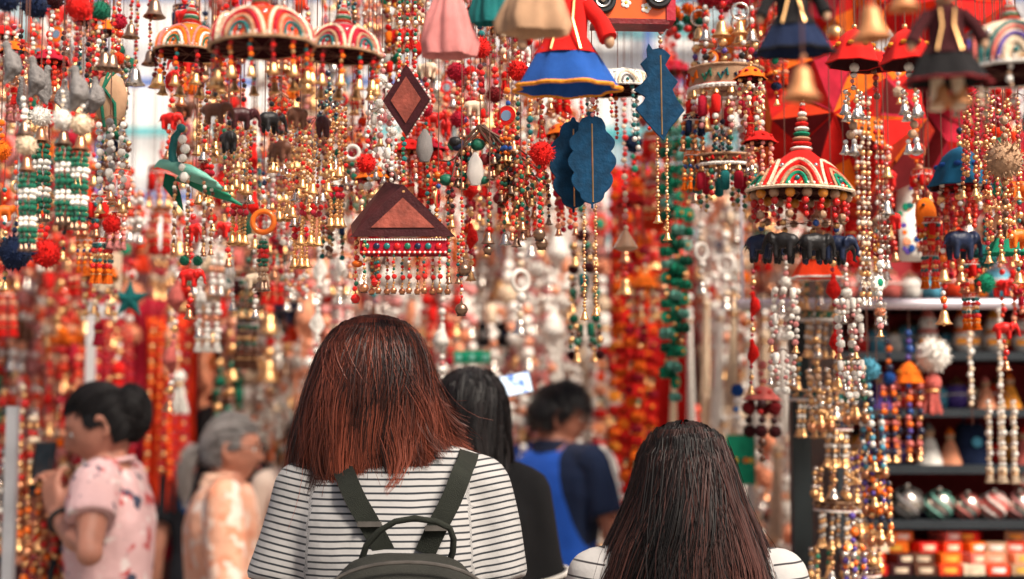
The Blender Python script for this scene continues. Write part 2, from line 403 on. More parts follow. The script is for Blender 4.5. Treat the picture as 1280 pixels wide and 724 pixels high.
def dome_mesh(r, h, base, seed=0, arches=6, arch_cols=('white', 'red', 'saffron', 'teal'), rim='cream', tilt_n=12):
    """Stitched umbrella dome: pleated shell, arched patches and a corded rim."""
    def f():
        b = MB(); m = cloth(base)
        prof_f = (lambda t: (r * (0.10 + 0.90 * math.sin(t * math.pi/2) ** 0.9), -h * (1 - math.cos(t * math.pi/2)))) if seed == 0 else (lambda t: (r*(.16 + .84*t), -h*(t**1.12)*(1 - .12*math.sin(math.pi*t))))
        n = 14; prof = [prof_f(i/n) for i in range(n+1)]
        inner = [(q*0.96, z - 0.02*h) for q, z in reversed(prof)]
        wob = lambda a, z: 1 + 0.018*math.cos(a*arches*2)
        b.lathe((0, 0, 0), prof, m, 48, wob=wob, cap=False); b.lathe((0, 0, 0), inner, cloth('maroon'), 48, wob=wob, cap=False)
        def on(a, t):
            q, z = prof_f(t); q *= 1.015*(1 + 0.018*math.cos(a*arches*2)); return Vector((q*math.cos(a), q*math.sin(a), z + 0.006*h))
        for k in range(arches):
            a0 = 2*math.pi*(k + 0.25)/arches
            for j, cc in enumerate(arch_cols):
                s = 1 - j/len(arch_cols)*0.82; wdt = math.pi/arches*0.9*s; top = 0.98 - 0.62*s
                pts = [on(a0 + wdt*math.cos(u), 0.98 - (0.98-top)*math.sin(u)) for u in [math.pi*i/12 for i in range(13)]]
                b.tube(pts, r*0.038, bead(cc) if cc in ('gold',) else wool(cc), 5)
            b.sphere(on(a0, 0.86), r*0.055, bead('teal'), 8, 5); b.sphere(on(a0 + math.pi/arches, 0.55), r*0.05, mat('mirror_piece', (0.75, 0.78, 0.8), 0.08, 1.0, 0.05), 8, 5)
        ring = [on(2*math.pi*i/64, 1.0) for i in range(65)]
        b.tube(ring, r*0.035, wool(rim), 6)
        for i in range(54): b.sphere(on(2*math.pi*i/54, 0.94)*1.01, r*0.03, bead('white' if i % 3 else 'gold'), 6, 4)
        return b.mesh('dome')
    return cached(('dome', q4(r), q4(h), base, seed, arches, arch_cols, rim), f)
def finial_mesh(h, r):
    def f():
        b = MB(); z = 0
        tiers = [('white', .25), ('red', .3), ('white', .42), ('tan', .5), ('red', .6), ('white', .66), ('emerald', .75), ('tan', .82), ('red', .95), ('white', 1.0)]
        b.sphere((0, 0, 0), r*0.2, bead('gold'), 8, 6); b.tube([(0, 0, 0), (0, 0, -h)], r*0.2, cloth('red'), 8)
        for i, (c, q) in enumerate(tiers):
            zz = -h*(i + 0.7)/len(tiers); b.sphere((0, 0, zz), r*q*0.9, wool(c), 14, 6, (1, 1, h/len(tiers)/(r*q)*0.62))
        return b.mesh('finial')
    return cached(('fin', q4(h), q4(r)), f)
def umbrella_mesh(r, h, c, spots='saffron'):
    def f():
        b = MB(); n = 8
        prof = [(0.02*r, 0), (0.30*r, -.10*h), (.52*r, -.26*h), (.70*r, -.5*h), (.84*r, -.76*h), (1.0*r, -h)]
        wob = lambda a, z: 1 - 0.10*abs(math.sin(a*n/2))*(-z/h)
        b.lathe((0, 0, 0), prof, cloth(c), 48, wob=wob, cap=False)
        b.lathe((0, 0, 0), [(q*0.96, z - .02*h) for q, z in reversed(prof)], cloth('maroon'), 48, wob=wob, cap=False)
        pts = [(r*1.01*(1-.1*abs(math.sin(a*n/2)))*math.cos(a), r*1.01*(1-.1*abs(math.sin(a*n/2)))*math.sin(a), -h) for a in [2*math.pi*i/64 for i in range(65)]]
        b.tube(pts, r*0.035, cloth(c), 6)
        b.sphere((0, 0, .06*h), r*.1, bead('gold'), 8, 6)
        for k in range(n):
            a = 2*math.pi*(k+.5)/n; b.sphere((.66*r*math.cos(a), .66*r*math.sin(a), -.5*h), r*.13, cloth(spots), 8, 5, (1, 1, .7))
        return b.mesh('umbrella')
    return cached(('umb', q4(r), q4(h), c, spots), f)
def band_mesh(r, h, c, cols):
    def f():
        b = MB(); b.lathe((0, 0, 0), [(r, 0), (r, -h), (.96*r, -h), (.96*r, 0), (r, 0)], cloth(c), 36, cap=False)
        for z, rr_, cc in ((0, .045, 'tan'), (-h, .06, 'white'), (-h*.92, .03, 'red')):
            b.torus((0, 0, z), r, r*rr_, wool(cc), 36, 6, 'z')
        n = 14
        for k in range(n):
            a = 2*math.pi*k/n; cc = cols[k % len(cols)]
            p = [(r*1.02*math.cos(a+s*.13), r*1.02*math.sin(a+s*.13), -h*(.5 + .3*q)) for s, q in ((-1, -.2), (-.4, .8), (.2, -.2), (.8, -.9), (1, .3))]
            b.tube(p, r*.035, wool(cc), 5); b.sphere((r*1.03*math.cos(a), r*1.03*math.sin(a), -h*.45), r*.04, bead(cols[(k+1) % len(cols)]), 6, 4)
        for i in range(40): b.sphere((r*1.02*math.cos(2*math.pi*i/40), r*1.02*math.sin(2*math.pi*i/40), -h*1.06), r*.045, bead('white'), 6, 4)
        return b.mesh('band')
    return cached(('band', q4(r), q4(h), c, cols), f)
def tube_mesh(L, r, c):
    def f():
        b = MB(); b.lathe((0, 0, 0), [(r*.6, 0), (r, -r*.4), (r, -L+r*.4), (r*.6, -L)], cloth(c), 10); return b.mesh('cloth_tube')
    return cached(('ctube', q4(L), q4(r), c), f)
def star_mesh(r, c):
    def f():
        b = MB(); n = 5; o = []
        for i in range(10):
            q = r if i % 2 == 0 else r*.42; a = math.pi/2 + i*math.pi/5; o.append((q*math.cos(a), -r + q*math.sin(a)))
        v = [(x, 0, z) for x, z in o] + [(0, -r*.22, -r), (0, r*.22, -r)]
        b.add(v, [(i, (i+1) % 10, 10) for i in range(10)] + [((i+1) % 10, i, 11) for i in range(10)], cloth(c)); return b.mesh('star', False)
    return cached(('star', q4(r), c), f)
def fish_mesh(h, c):
    def f():
        b = MB(); b.sphere((0, 0, -h*.5), h*.3, cloth(c), 12, 8, (1, .6, 1.6)); b.prism([(0, -h*.9), (-h*.25, -h*1.15), (h*.25, -h*1.15)], -h*.05, h*.05, cloth('saffron'))
        b.sphere((-h*.1, -h*.17, -h*.25), h*.05, bead('black'), 6, 4); return b.mesh('stuffed_fish')
    return cached(('fish', q4(h), c), f)

# ------------------------------------------------------------------ one strung ornament from a short list of elements
class Orn:
    """elements, sizes in u (metres per unit):
    c L | b cols n r [flat] | bell r c | jing r c | pom r c | tas L r c | ring r t c | disc r c c2 | flw r c c2 | mari r c | mesh fn dz | fan n rad len elems | cone r h c"""
    def __init__(s, elems, u):
        s.b = MB(); s.parts = []; s.u = u; s.z = 0.0
        s.run(elems, 0, 0)
        s.beads = s.b.mesh('beads') if s.b.v else None
    def run(s, elems, x, y):
        u = s.u
        for e in elems:
            k = e[0]; z0 = s.z
            if k == 'c':
                L = e[1]*u; s.b.tube([(x, y, z0), (x, y, z0 - L)], min(0.0012, .35*u + .0004), CORD(), 4); s.z -= L
            elif k == 'b':
                cols, n, r = e[1], e[2], e[3]*u; fl = e[4] if len(e) > 4 else 1.0
                s.b.tube([(x, y, z0), (x, y, z0 - 2*r*fl*n)], max(r*.15, .0004), CORD(), 3)
                for i in range(n):
                    rr = r*(.82, 1.1, .95, 1.2, .9, 1.02, .78)[(i*3 + n) % 7]; jx = .3*r*math.sin(i*2.3 + n + x*900); jy = .3*r*math.cos(i*1.7 + n)
                    s.b.sphere((x + jx, y + jy, s.z - r*fl), rr, bead(cols[i % len(cols)]), 8 if r > .0075 else 6, 5 if r > .0075 else 4, (1, 1, fl)); s.z -= 2*r*fl
            elif k == 'cone':
                r, h = e[1]*u, e[2]*u
                s.b.lathe((x, y, s.z), [(r*.2, 0), (r, -h*.85), (r*.5, -h)], bead(e[3]), 8); s.z -= h
            elif k == 'fan':
                n, rad, elems2 = e[1], e[2]*u, e[3]; zt = s.z; zmin = zt; ph = e[4] if len(e) > 4 else 0.3
                for i in range(n):
                    a = 2*math.pi*i/n + ph; xx = x + rad*math.cos(a); yy = y + rad*math.sin(a)
                    s.b.tube([(x, y, zt + (e[5]*u if len(e) > 5 else 0.0)), (xx, yy, zt)], .0006, CORD(), 3)
                    s.z = zt; s.run(elems2[i % len(elems2)] if isinstance(elems2[0], list) else elems2, xx, yy); zmin = min(zmin, s.z)
                s.z = zmin
            else:
                if k == 'bell': me = bell_mesh(e[1]*u, e[2]); dz = 1.9*e[1]*u; nm = 'bell'
                elif k == 'jing': me = jingle_mesh(e[1]*u, e[2]); dz = 2*e[1]*u; nm = 'jingle_bell'
                elif k == 'pom': me = pom_mesh(e[1]*u, e[2]); dz = 1.95*e[1]*u; nm = 'pompom'
                elif k == 'tas': me = tassel_mesh(e[1]*u, e[2]*u, e[3]); dz = e[1]*u; nm = 'tassel'
                elif k == 'ring': me = ring_mesh(e[1]*u, e[2]*u, e[3]); dz = 2*e[1]*u; nm = 'bangle'
                elif k == 'disc': me = disc_mesh(e[1]*u, e[2], e[3]); dz = 2*e[1]*u; nm = 'mirror_disc'
                elif k == 'flw': me = flower_mesh(e[1]*u, e[2], e[3]); dz = 2*e[1]*u; nm = 'flower'
                elif k == 'mari': me = marigold_mesh(e[1]*u, e[2]); dz = 1.7*e[1]*u; nm = 'marigold'
                elif k == 'star': me = star_mesh(e[1]*u, e[2]); dz = 1.8*e[1]*u; nm = 'star'
                elif k == 'ctube': me = tube_mesh(e[1]*u, e[2]*u, e[3]); dz = e[1]*u; nm = 'cloth_tube'
                elif k == 'ele': me = elephant_mesh(e[1]*u, e[2]); dz = e[1]*u; nm = 'elephant'
                elif k == 'bird': me = bird_mesh(e[1]*u, e[2]); dz = e[1]*u; nm = 'bird'
                elif k == 'umb': me = umbrella_mesh(e[1]*u, e[2]*u, e[3], e[4]); dz = 0; nm = 'umbrella'
                elif k == 'dome': me = dome_mesh(e[1]*u, e[2]*u, *e[3:]); dz = e[2]*u; nm = 'dome'
                elif k == 'fin': me = finial_mesh(e[1]*u, e[2]*u); dz = e[1]*u; nm = 'finial'
                elif k == 'band': me = band_mesh(e[1]*u, e[2]*u, e[3], e[4]); dz = e[2]*u; nm = 'band'
                elif k == 'fish': me = fish_mesh(e[1]*u, e[2]); dz = e[1]*u; nm = 'stuffed_fish'
                rot = e[-1] if isinstance(e[-1], float) and k in ('ele', 'bird', 'flw', 'disc', 'star') else 0.0
                s.parts.append((nm, me, (x, y, z0), rot))
                s.z -= dz
_uc = MB(); _uc.tube([(0, 0, 0), (0, 0, 1)], 0.0009, CORD(), 5); UNIT_CORD = _uc.mesh('cord')
def place(orn, name, label, cat, loc, rotz=0.0, group=None, scale=1.0, cord=True):
    t = thing(name, label, cat, loc, rotz, group); t.scale = (scale,)*3
    if cord: link('cord', UNIT_CORD, t, (0, 0, 0), None, (1, 1, (RAIL_Z - loc[2])/scale))
    h_ = math.sin(loc[0]*91.7 + loc[2]*53.1); g_ = math.cos(loc[0]*67.3 + loc[2]*31.9); tilt = Matrix.Rotation(R(2.6)*h_, 3, 'Y') @ Matrix.Rotation(R(2.0)*g_, 3, 'X')
    if orn.beads: tag(link('bead_string', orn.beads, t, (0, 0, 0), tilt.to_euler()), kind='stuff')
    for nm, me, p, r in orn.parts: link(nm, me, t, tilt @ Vector(p), (tilt @ Matrix.Rotation(r + (h_*37 if nm in ('bell', 'pompom', 'tassel') else 0), 3, 'Z')).to_euler())
    return t
def hang(elems, name, label, cat, px, py, d, group=None, rotz=0.0):
    d = snap(d); return place(Orn(elems, U(d)), name, label, cat, P(px, py, d), rotz, group)
# ------------------------------------------------------------------ the ornaments one can tell apart
RG = ['red', 'gold', 'green', 'gold']; RW = ['red', 'white', 'gold']
tw = ['green', 'white', 'white', 'green']
# --- left edge: birds, pompoms, bells and teal-white tassels
TF = ('fan', 7, 8.5, [('b', ['green', 'green', 'green', 'white', 'white'], 13, 3.5), ('bell', 4.6, 'bronze')], 0.3, 6)
birds = [
 (8, -20, 1.9, 'navy', 44, 58, 0.4, 'pale grey felt bird at the far left edge, under the top pompoms'),
 (44, -12, 2.0, 'navy', 60, 56, 0.2, 'plump grey felt bird below the dark blue pompom'),
 (68, -14, 2.1, 'maroon', 84, 52, 2.6, 'grey felt bird below the maroon pompom'),
 (99, -9, 1.9, 'red', 62, 62, 0.0, 'slim grey felt bird hanging below the bright red pompom'),
 (127, 0, 2.0, 'green', 84, 50, -0.4, 'small grey felt bird under the dark green pompom'),
]
for px, py, d, pc, gap, bh, rz, lab in birds:
    r = 19 if pc in ('navy', 'red') else 14
    mid = [('b', ['white', 'white', 'cream', 'red'], int(gap/7), 3.0)] if px != 99 else [('b', ['darkred', 'red', 'darkred'], 8, 3.4), ('c', 2)]
    hang([('pom', r, pc)] + mid + [('bird', bh, 'grey', rz), ('b', ['red', 'gold'], 3, 2.6)], 'bird_ornament', lab, 'ornament', px, py, d, 'felt bird strings at the left edge')
for px, py, bh, rz, lab in ((27, 96, 44, 1.2, 'round grey felt bird, lowest on the left edge, above the cream pompom'), (80, 98, 46, 2.2, 'stubby dark grey felt bird behind the slim one'), (112, 106, 42, 0.5, 'small pale felt bird, lowest and rightmost of the grey birds')):
    hang([('b', ['darkred', 'black', 'red'], 9, 3.4), ('bird', bh, 'grey', rz), ('b', ['red', 'white'], 4, 3)], 'bird_ornament', lab, 'ornament', px, py - 60, 2.2, 'felt bird strings at the left edge')
for i, (px, py, d, cp, lab) in enumerate(((33, 168, 1.95, 'cream', 'teal and white bead tassel under a cream pompom, leftmost of four'), (51, 132, 2.1, 'white', 'teal and white bead tassel hanging behind the leftmost bell'),
                                     (79, 136, 1.95, 'white', 'teal and white bead tassel below the middle brass bell'), (103, 142, 1.9, 'cream', 'teal and white bead tassel, rightmost of four'))):
    hang([('b', ['white', 'cream'], 4, 3), ('pom', 15, cp), ('bell', 11, 'copper' if i != 2 else 'bronze'), TF], 'bead_tassel', lab, 'ornament', px, py - 24, d, 'teal and white bead tassels')
hang([('b', ['white'], 4, 4), ('bell', 11, 'bronze'), ('b', ['gold'], 2, 2)], 'bell_string', 'dark bronze bell at the left edge among cream pompoms', 'bell', 30, 120, 1.9)
hang([('b', ['black', 'bronze'], 5, 3), ('bell', 13, 'bronze')], 'bell_string', 'dark bell right of the green pompom', 'bell', 132, 36, 2.0, 'hanging brass bells at upper left')
hang([('b', ['red', 'gold'], 12, 2.6), ('bell', 12, 'bronze')], 'bell_string', 'brass bell just above the green striped pouch', 'bell', 143, 8, 2.0, 'hanging brass bells at upper left')
for px, top, y, r, lab in ((174, -40, 92, 13, 'lowest pale brass bell against the white gap'), (187, -60, 72, 11, 'brass bell on red beads, above the lowest bell'),
                           (166, -60, 36, 11, 'small brass bell left of the white gap'), (195, -60, 6, 14, 'large brass bell at the top edge, by the white gap'), (116, -60, 118, 10, 'copper bell behind the felt birds')):
    n = int((y - top)/5.2); hang([('b', ['red', 'darkred', 'gold'], n, 2.6), ('bell', r, 'silver' if y > 85 else 'bronze')], 'bell_string', lab, 'bell', px, top, 2.05, 'hanging brass bells at upper left')
# pouch with green stripes
def pouch(px, py, d, h, cols, label):
    d = snap(d); u = U(d); t = thing('stuffed_pouch', label, 'ornament', P(px, py, d))
    b = MB(); hh = h*u; b.lathe((0, 0, 0), [(.05*hh, 0), (.2*hh, -.1*hh), (.30*hh, -.4*hh), (.26*hh, -.75*hh), (.1*hh, -hh)], cloth(cols[0]), 16, (1, .6)); b.build('body', t)
    for s in (-1, 1):
        b = MB(); b.tube([(s*.05*hh, -.06*hh, 0), (s*.0*hh - .1*hh, -.17*hh, -.3*hh), (s*.12*hh, -.2*hh, -.6*hh), (.1*s*hh, -.06*hh, -hh)], .03*hh, cloth(cols[1]), 6); b.build('stripe', t)
    link('cord', UNIT_CORD, t, (0, 0, 0), None, (1, 1, RAIL_Z - t.location.z))
pouch(140, 92, 2.2, 70, ('tan', 'green'), 'tan stuffed pouch with winding dark green stripes')
hang([('fan', 4, 14, [[('b', ['white', 'silver'], 12, 4.4), ('bell', 7, 'gold')], [('b', ['grey', 'white'], 10, 4.6), ('bell', 7, 'copper')]], 0.2, 8), ('pom', 13, 'red')], 'bead_tassel', 'grey and white bead cluster with gold bells and a red pompom below', 'ornament', 138, 152, 2.1)
hang([('b', ['navy'], 2, 4), ('pom', 24, 'navy')], 'pompom_string', 'big navy pompom below the teal tassels at left edge', 'pompom', 20, 276, 2.6)
hang([('b', ['red'], 2, 4), ('pom', 20, 'red')], 'pompom_string', 'big red pompom below the teal tassels at left', 'pompom', 58, 282, 2.7)
hang([('b', ['orange'], 3, 4), ('pom', 15, 'orange')], 'pompom_string', 'orange pompom at the left edge beside the cream one', 'pompom', 2, 150, 2.4)
# --- embroidered domes, upper left
BF = [[('b', ['red', 'orange', 'gold'], 5, 3.2), ('bell', 8.5, 'gold')], [('b', ['orange', 'teal', 'red'], 6, 3.0), ('bell', 7.5, 'gold')], [('b', ['darkred', 'red'], 5, 3.2), ('bell', 8, 'gold')]]
def dome_orn(px, py, d, r, h, base, label, bells=12, below=None, cols=('cream', 'crimson', 'tan', 'teal'), rim='tan', drop=None, fin=30):
    e = [('fin', fin, 16), ('dome', r, h, base, 0, 6, cols, rim), ('c', 1), ('fan', bells, r*.93, BF if drop is None else drop, 0.15)]
    t = hang(e, 'dome_ornament', label, 'ornament', px, py - fin, d, 'embroidered umbrella domes')
    return t
dome_orn(325, 12, 1.8, 66, 50, 'vermilion', 'largest stitched dome with gold bells round its rim, upper left', 14)
dome_orn(430, 34, 1.9, 50, 38, 'crimson', 'stitched dome with white and red arches, next to the red rhombus', 12)
dome_orn(240, 34, 2.0, 44, 36, 'orange', 'smaller stitched dome left of the largest one', 10, cols=('pink', 'orange', 'white', 'green'))
for i, (px, py, c, lab) in enumerate(((268, 92, 'brown', 'dark elephant string under the left rim of the largest dome'), (305, 98, 'maroon', 'maroon elephant string below the middle of the largest dome'), (338, 104, 'black', 'black elephant string under the largest dome'),
                                 (372, 98, 'brown', 'brown elephant string under the right rim of the largest dome'), (402, 108, 'maroon', 'maroon elephant string under the white-and-red arched dome'), (286, 128, 'black', 'small black elephant above the gold bell clusters'), (350, 140, 'brown', 'small brown elephant beside the gold bell clusters'))):
    hang([('b', ['darkred', 'black', 'copper'], 5, 3), ('ele', 34, c, 0.4*i), ('b', ['copper', 'darkred'], 4, 3), ('fan', 3, 5, [('b', ['gold', 'brown'], 4, 2.4), ('bell', 4.5, 'gold')], i*.3, 4)], 'elephant_string', lab, 'ornament', px, py, 1.9 + .1*(i % 3), 'elephant strings under the domes')
# --- parrot, bangle, gold clusters
def parrot():
    d = snap(2.1); u = U(d); p = P(245, 215, d)
    t = thing('parrot_ornament', 'teal and green parrots with a curved neck, strung over brown beads', 'ornament', p)
    link('parrot', parrot_mesh(86*u, 'mint', 'teal'), t, (0, 0, 0)); link('parrot', parrot_mesh(76*u, 'emerald', 'teal'), t, (14*u, 30*u, -14*u), (0, 0, .2))
    b = MB(); b.tube([(-27*u, 0, 4*u), (-31*u, 0, 24*u), (-28*u, 0, 44*u), (-20*u, 0, 56*u)], [7*u, 5.5*u, 5*u, 3*u], lac('teal'), 10); b.sphere((-20*u, 0, 56*u), 6*u, lac('teal'), 10, 7); b.build('neck', t)
    b = MB(); b.prism([(x*u, z*u) for x, z in ((-42, 0), (-30, -4), (-22, -26), (-18, -48), (-30, -34), (-44, -16))], -2*u, 2*u, cloth('green')); b.build('leaf', t, (0, 12*u, 0))
    o = Orn([('fan', 7, 24, [('b', ['copper', 'white', 'brown', 'gold'], 16, 2.6), ('bell', 4.6, 'copper')], 0.2, 14), ('fan', 2, 8, [('pom', 7, 'green')])], u)
    e = Orn([('b', ['white'], 5, 6)], u); tag(link('bead_string', o.beads, t, (-4*u, 0, -14*u)), kind='stuff'); tag(link('bead_string', e.beads, t, (-14*u, -10*u, 46*u)), kind='stuff')
    for nm, me, q, r in o.parts: link(nm, me, t, Vector(q) + Vector((-4*u, 0, -14*u)))
    link('cord', UNIT_CORD, t, (0, 0, 0), None, (1, 1, RAIL_Z - p.z))
parrot()
hang([('b', ['navy', 'white'], 4, 3), ('b', RW, 4, 3), ('ring', 17, 3.6, 'orange'), ('b', ['white'], 1, 3), ('fan', 4, 4, [('b', ['green', 'green', 'red', 'red', 'green', 'green'], 6, 3.6, .8), ('b', ['tan'], 3, 3), ('bell', 7, 'bronze')], 0, 3)], 'bangle_string', 'orange bangle with green and red beads below it', 'ornament', 330, 214, 2.15)
G3 = [[('b', ['gold', 'red', 'gold', 'cream'], 13, 2.8), ('bell', 7, 'gold')], [('b', ['copper', 'gold'], 15, 2.6), ('bell', 8, 'gold')], [('b', ['gold', 'brown', 'red'], 17, 2.6), ('bell', 7, 'silver')]]
for i, (px, py, n, rad, lab) in enumerate(((395, 150, 9, 20, 'dense cluster of gold bells and red beads above the first woman'), (375, 178, 7, 14, 'gold bell cluster just left of the densest one'), (420, 128, 6, 12, 'gold bead cluster below the arched dome'),
                                     (300, 150, 6, 14, 'gold bell cluster right of the parrots'), (265, 100, 5, 12, 'gold bell cluster above the parrots'), (352, 120, 6, 14, 'gold bead cluster under the largest dome'))):
    hang([('c', 6), ('fan', n, rad, G3, i*.5, 10), ('fan', 5, rad*.6, [('b', ['red', 'crimson'], 2, 4), ('b', ['gold'], 5, 2.4), ('bell', 7, 'gold')], 0, 2)], 'bell_cluster', lab, 'ornament', px, py, 2.2 + .1*(i % 3), 'clusters of gold bells')
hang([('b', ['white', 'red'], 6, 3), ('pom', 14, 'red')], 'pompom_string', 'round red pompom left of the triangular roof', 'pompom', 460, 156, 2.2)
hang([('c', 4), ('ring', 11, 2.5, 'white'), ('b', ['green', 'white'], 4, 4)], 'bangle_string', 'white ring above green beads near the red pompom', 'ornament', 440, 176, 2.6)
# --- maroon rhombus over triangular roof
def house():
    d = snap(2.3); u = U(d); p = P(502, 235, d)
    t = thing('house_ornament', 'maroon wooden rhombus above a triangular roof with bead fringe', 'ornament', p)
    mr = lac('maroon'); terra = mat('terracotta_paint', (0.27, 0.062, 0.042), 0.6, 0, 0.35, 60, 0.3, 180)
    def rh(x0, z0, w_, h, y, th): return [(x0 - w_, z0), (x0, z0 + h), (x0 + w_, z0), (x0, z0 - h)]
    b = MB(); b.prism([(x*u, z*u) for x, z in rh(6, 112, 31, 46, 0, 0)], -3*u, 3*u, mr); o = b.build('rhombus', t, smooth=False); o.rotation_euler = (0, 0, R(-14))
    b = MB(); b.prism([(x*u, z*u) for x, z in rh(6, 112, 20, 30, 0, 0)], -4.2*u, -3.2*u, terra); b.build('inset', o, smooth=False)
    b = MB()
    for i in range(26):
        f = i/25; b.sphere(((6 + 31*math.sin(math.pi*f))*u, 3.5*u, (112 + 46*math.cos(math.pi*f))*u) if False else ((6 + (31*2*f if f < .5 else 31*2*(1-f)))*u, 3.6*u, (158 - 92*f)*u), 2.1*u, bead('white' if i % 2 else 'pink'), 6, 4)
    tag(b.build('bead_string', o), kind='stuff')
    for k, (x, y, z) in enumerate(((2, 0, 0), (-24, 40, 8))):
        b = MB(); b.prism([((x - 66)*u, (-62 + z)*u), (x*u, (4 + z)*u), ((x + 66)*u, (-62 + z)*u)] if k == 0 else [((x - 44)*u, (-50 + z)*u), (x*u, (6 + z)*u), ((x + 60)*u, (-50 + z)*u)], (y - 3)*u, (y + 3)*u, mr); o2 = b.build('roof_panel', t, smooth=False)
        b = MB(); b.prism([((x - 40)*u, (-51 + z)*u), (x*u, (-13 + z)*u), ((x + 40)*u, (-51 + z)*u)], (y - 4.4)*u, (y - 3.2)*u, terra); b.build('inset', o2, smooth=False)
    b = MB(); b.add([(x*u, y*u, z*u) for x, y, z in ((-62, 3, -60), (2, 3, 4), (-24, 37, 14), (-68, 37, -42))], [(0, 1, 2, 3)], mr); so = b.build('roof_side', t, smooth=False)
    so.modifiers.new('t', 'SOLIDIFY').thickness = .003
    b = MB(); b.box((-52*u, 0, -84*u), (58*u, 30*u, -63*u), cloth('crimson')); b.build('valance', t, smooth=False)
    b = MB()
    for i in range(34): b.sphere(((-50 + 3.2*i)*u, -1.5*u, -82*u), 1.8*u, bead('white' if i % 2 else 'red'), 6, 4); b.sphere(((-50 + 3.2*i)*u, -1.2*u, -66*u), 1.5*u, bead('white'), 6, 4)
    for i in range(8): b.sphere(((-44 + 13*i)*u, -1*u, -74*u), 4.2*u, bead(['green', 'navy', 'teal', 'red'][i % 4]), 8, 5, (1, .5, 1))
    tag(b.build('bead_string', t), kind='stuff')
    cs = [['green', 'gold', 'red', 'gold'], ['red', 'gold', 'teal'], ['gold', 'red', 'white']]
    def st(x, y, z, els):
        o = Orn(els, u); tag(link('bead_string', o.beads, t, (x*u, y*u, z*u)), kind='stuff')
        for nm, me, q, r in o.parts: link(nm, me, t, Vector(q) + Vector((x*u, y*u, z*u)))
    for i in range(11): st(-38 + 9.6*i, -1 if i % 2 else 14, -84, [('b', cs[i % 3], 6, 2.1), ('b', ['red'], 1, 3.2), ('c', 3), ('b', ['gold'], 2, 1.8), ('jing', 4.2, 'copper')])
    st(-58, 10, -58, [('b', ['red', 'gold'], 5, 3.3), ('b', ['orange'], 1, 7, .6), ('b', ['gold', 'red'], 4, 2.2), ('b', ['green', 'red'], 2, 3.4), ('c', 3), ('jing', 6, 'red')])
    st(-46, -2, -66, [('b', cs[0], 9, 2.4), ('b', ['gold'], 2, 2), ('c', 4), ('jing', 6, 'copper')])
    st(-32, 4, -84, [('b', cs[1], 6, 2.2), ('c', 3), ('jing', 6, 'red')])
    for x, c in ((60, 0), (72, 1)): st(x, 0, -60, [('b', cs[c], 12, 2.2), ('bell', 5, 'bronze')])
    st(76, 0, -52, [('b', cs[2], 20, 2.2), ('c', 6), ('jing', 8, 'bronze')])
    st(2, 0, 66, [('b', ['green', 'teal', 'green'], 5, 3.2), ('b', RG, 10, 2.6)]); st(-8, 2, 64, [('b', RW, 9, 2.4)])
    for x in (-10, 0, 10): st(6 + x, 0, 242, [('b', ['green', 'white', 'gold', 'red'], 16, 2.6), ('b', ['red', 'white'], 4, 3)] if True else 0)
    b = MB(); b.tube([(6*u, 0, 150*u), (6*u, 0, RAIL_Z - p.z)], .0012, CORD(), 5); b.build('cord', t)
house()
# --- blue board leaves
def leaf(px, py, d, outline, label, strands, second=None, group='blue leaf boards'):
    d = snap(d); u = U(d); p = P(px, py, d); t = thing('leaf_ornament', label, 'ornament', p, group=group)
    m = mat('petrol_blue_board', (0.003, 0.036, 0.085), 0.7, 0, 0.35, 55, 0.3, 160, spec=0.15)
    def board(dx, dy, dz, rz):
        b = MB(); n = len(outline); b.prism([((x + dx)*u, (z + dz)*u) for x, z in outline], (dy - 1.6)*u, (dy + 1.6)*u, m); o = b.build('board', t, smooth=False); o.rotation_euler = (0, 0, R(rz))
        md = o.modifiers.new('bev', 'BEVEL'); md.width = .8*u; md.segments = 2
        zt, zb = max(z for x, z in outline), min(z for x, z in outline)
        b = MB(); b.tube([((dx)*u, (dy - 1.9)*u, (zt + dz - 16)*u), ((dx + 1)*u, (dy - 1.9)*u, (zb + dz + 8)*u)], .9*u, bead('gold'), 4); b.build('gold_line', o)
    board(0, 0, 0, 0)
    if second: board(*second)
    zb = min(z for x, z in outline)
    for x, y, n in strands:
        o = Orn([('c', 2), ('b', ['gold', 'copper', 'gold', 'cream'], n, 2.2), ('cone', 4.5, 6, 'gold'), ('b', ['gold'], max(1, n//3), 2.2), ('bell', 6.2, 'gold')], u)
        L = Vector((x*u, y*u, (zb + 6)*u)); tag(link('bead_string', o.beads, t, L), kind='stuff')
        for nm, me, q, r in o.parts: link(nm, me, t, Vector(q) + L)
    o = Orn([('b', ['white', 'gold', 'pink'], 9, 3.2)], u); zt = max(z for x, z in outline)
    tag(link('bead_string', o.beads, t, (0, 0, (zt + 50)*u)), kind='stuff')
    b = MB(); b.tube([(0, 0, (zt - 6)*u), (0, 0, RAIL_Z - p.z)], .0011, CORD(), 5); b.build('cord', t)
sc = []
NL = 11
for s in (1, -1):
    rng_ = range(0, 45) if s == 1 else range(44, -1, -1)
    for i in rng_:
        tt = i/44; zz = 62 - 124*tt; env = 29*(max(0, math.sin(math.pi*min(1, tt*1.04 + .01)))**.42)*(.42 if tt < .06 else 1)*(.62 + .38*min(1, tt/.3))
        hw = env*(0.80 + 0.27*abs(math.sin(math.pi*(tt*4.6 + .1)))**.7); sc.append((s*max(hw, 1.5), zz))
leaf(740, 200, 2.3, sc, 'dark blue scalloped leaf pair with two strings of gold beads', [(-10, 6, 22), (4, -1, 21)], (-20, 26, -2, 6))
pl = [(811, 52), (816, 60), (826, 58), (833, 62), (839, 68), (832, 80), (838, 90), (848, 102), (841, 112), (846, 124), (856, 139), (845, 153), (836, 164), (829, 178), (819, 168), (808, 155), (793, 137), (803, 128), (806, 122), (791, 113), (803, 103), (809, 95), (807, 90), (800, 79), (809, 70), (808, 60)]
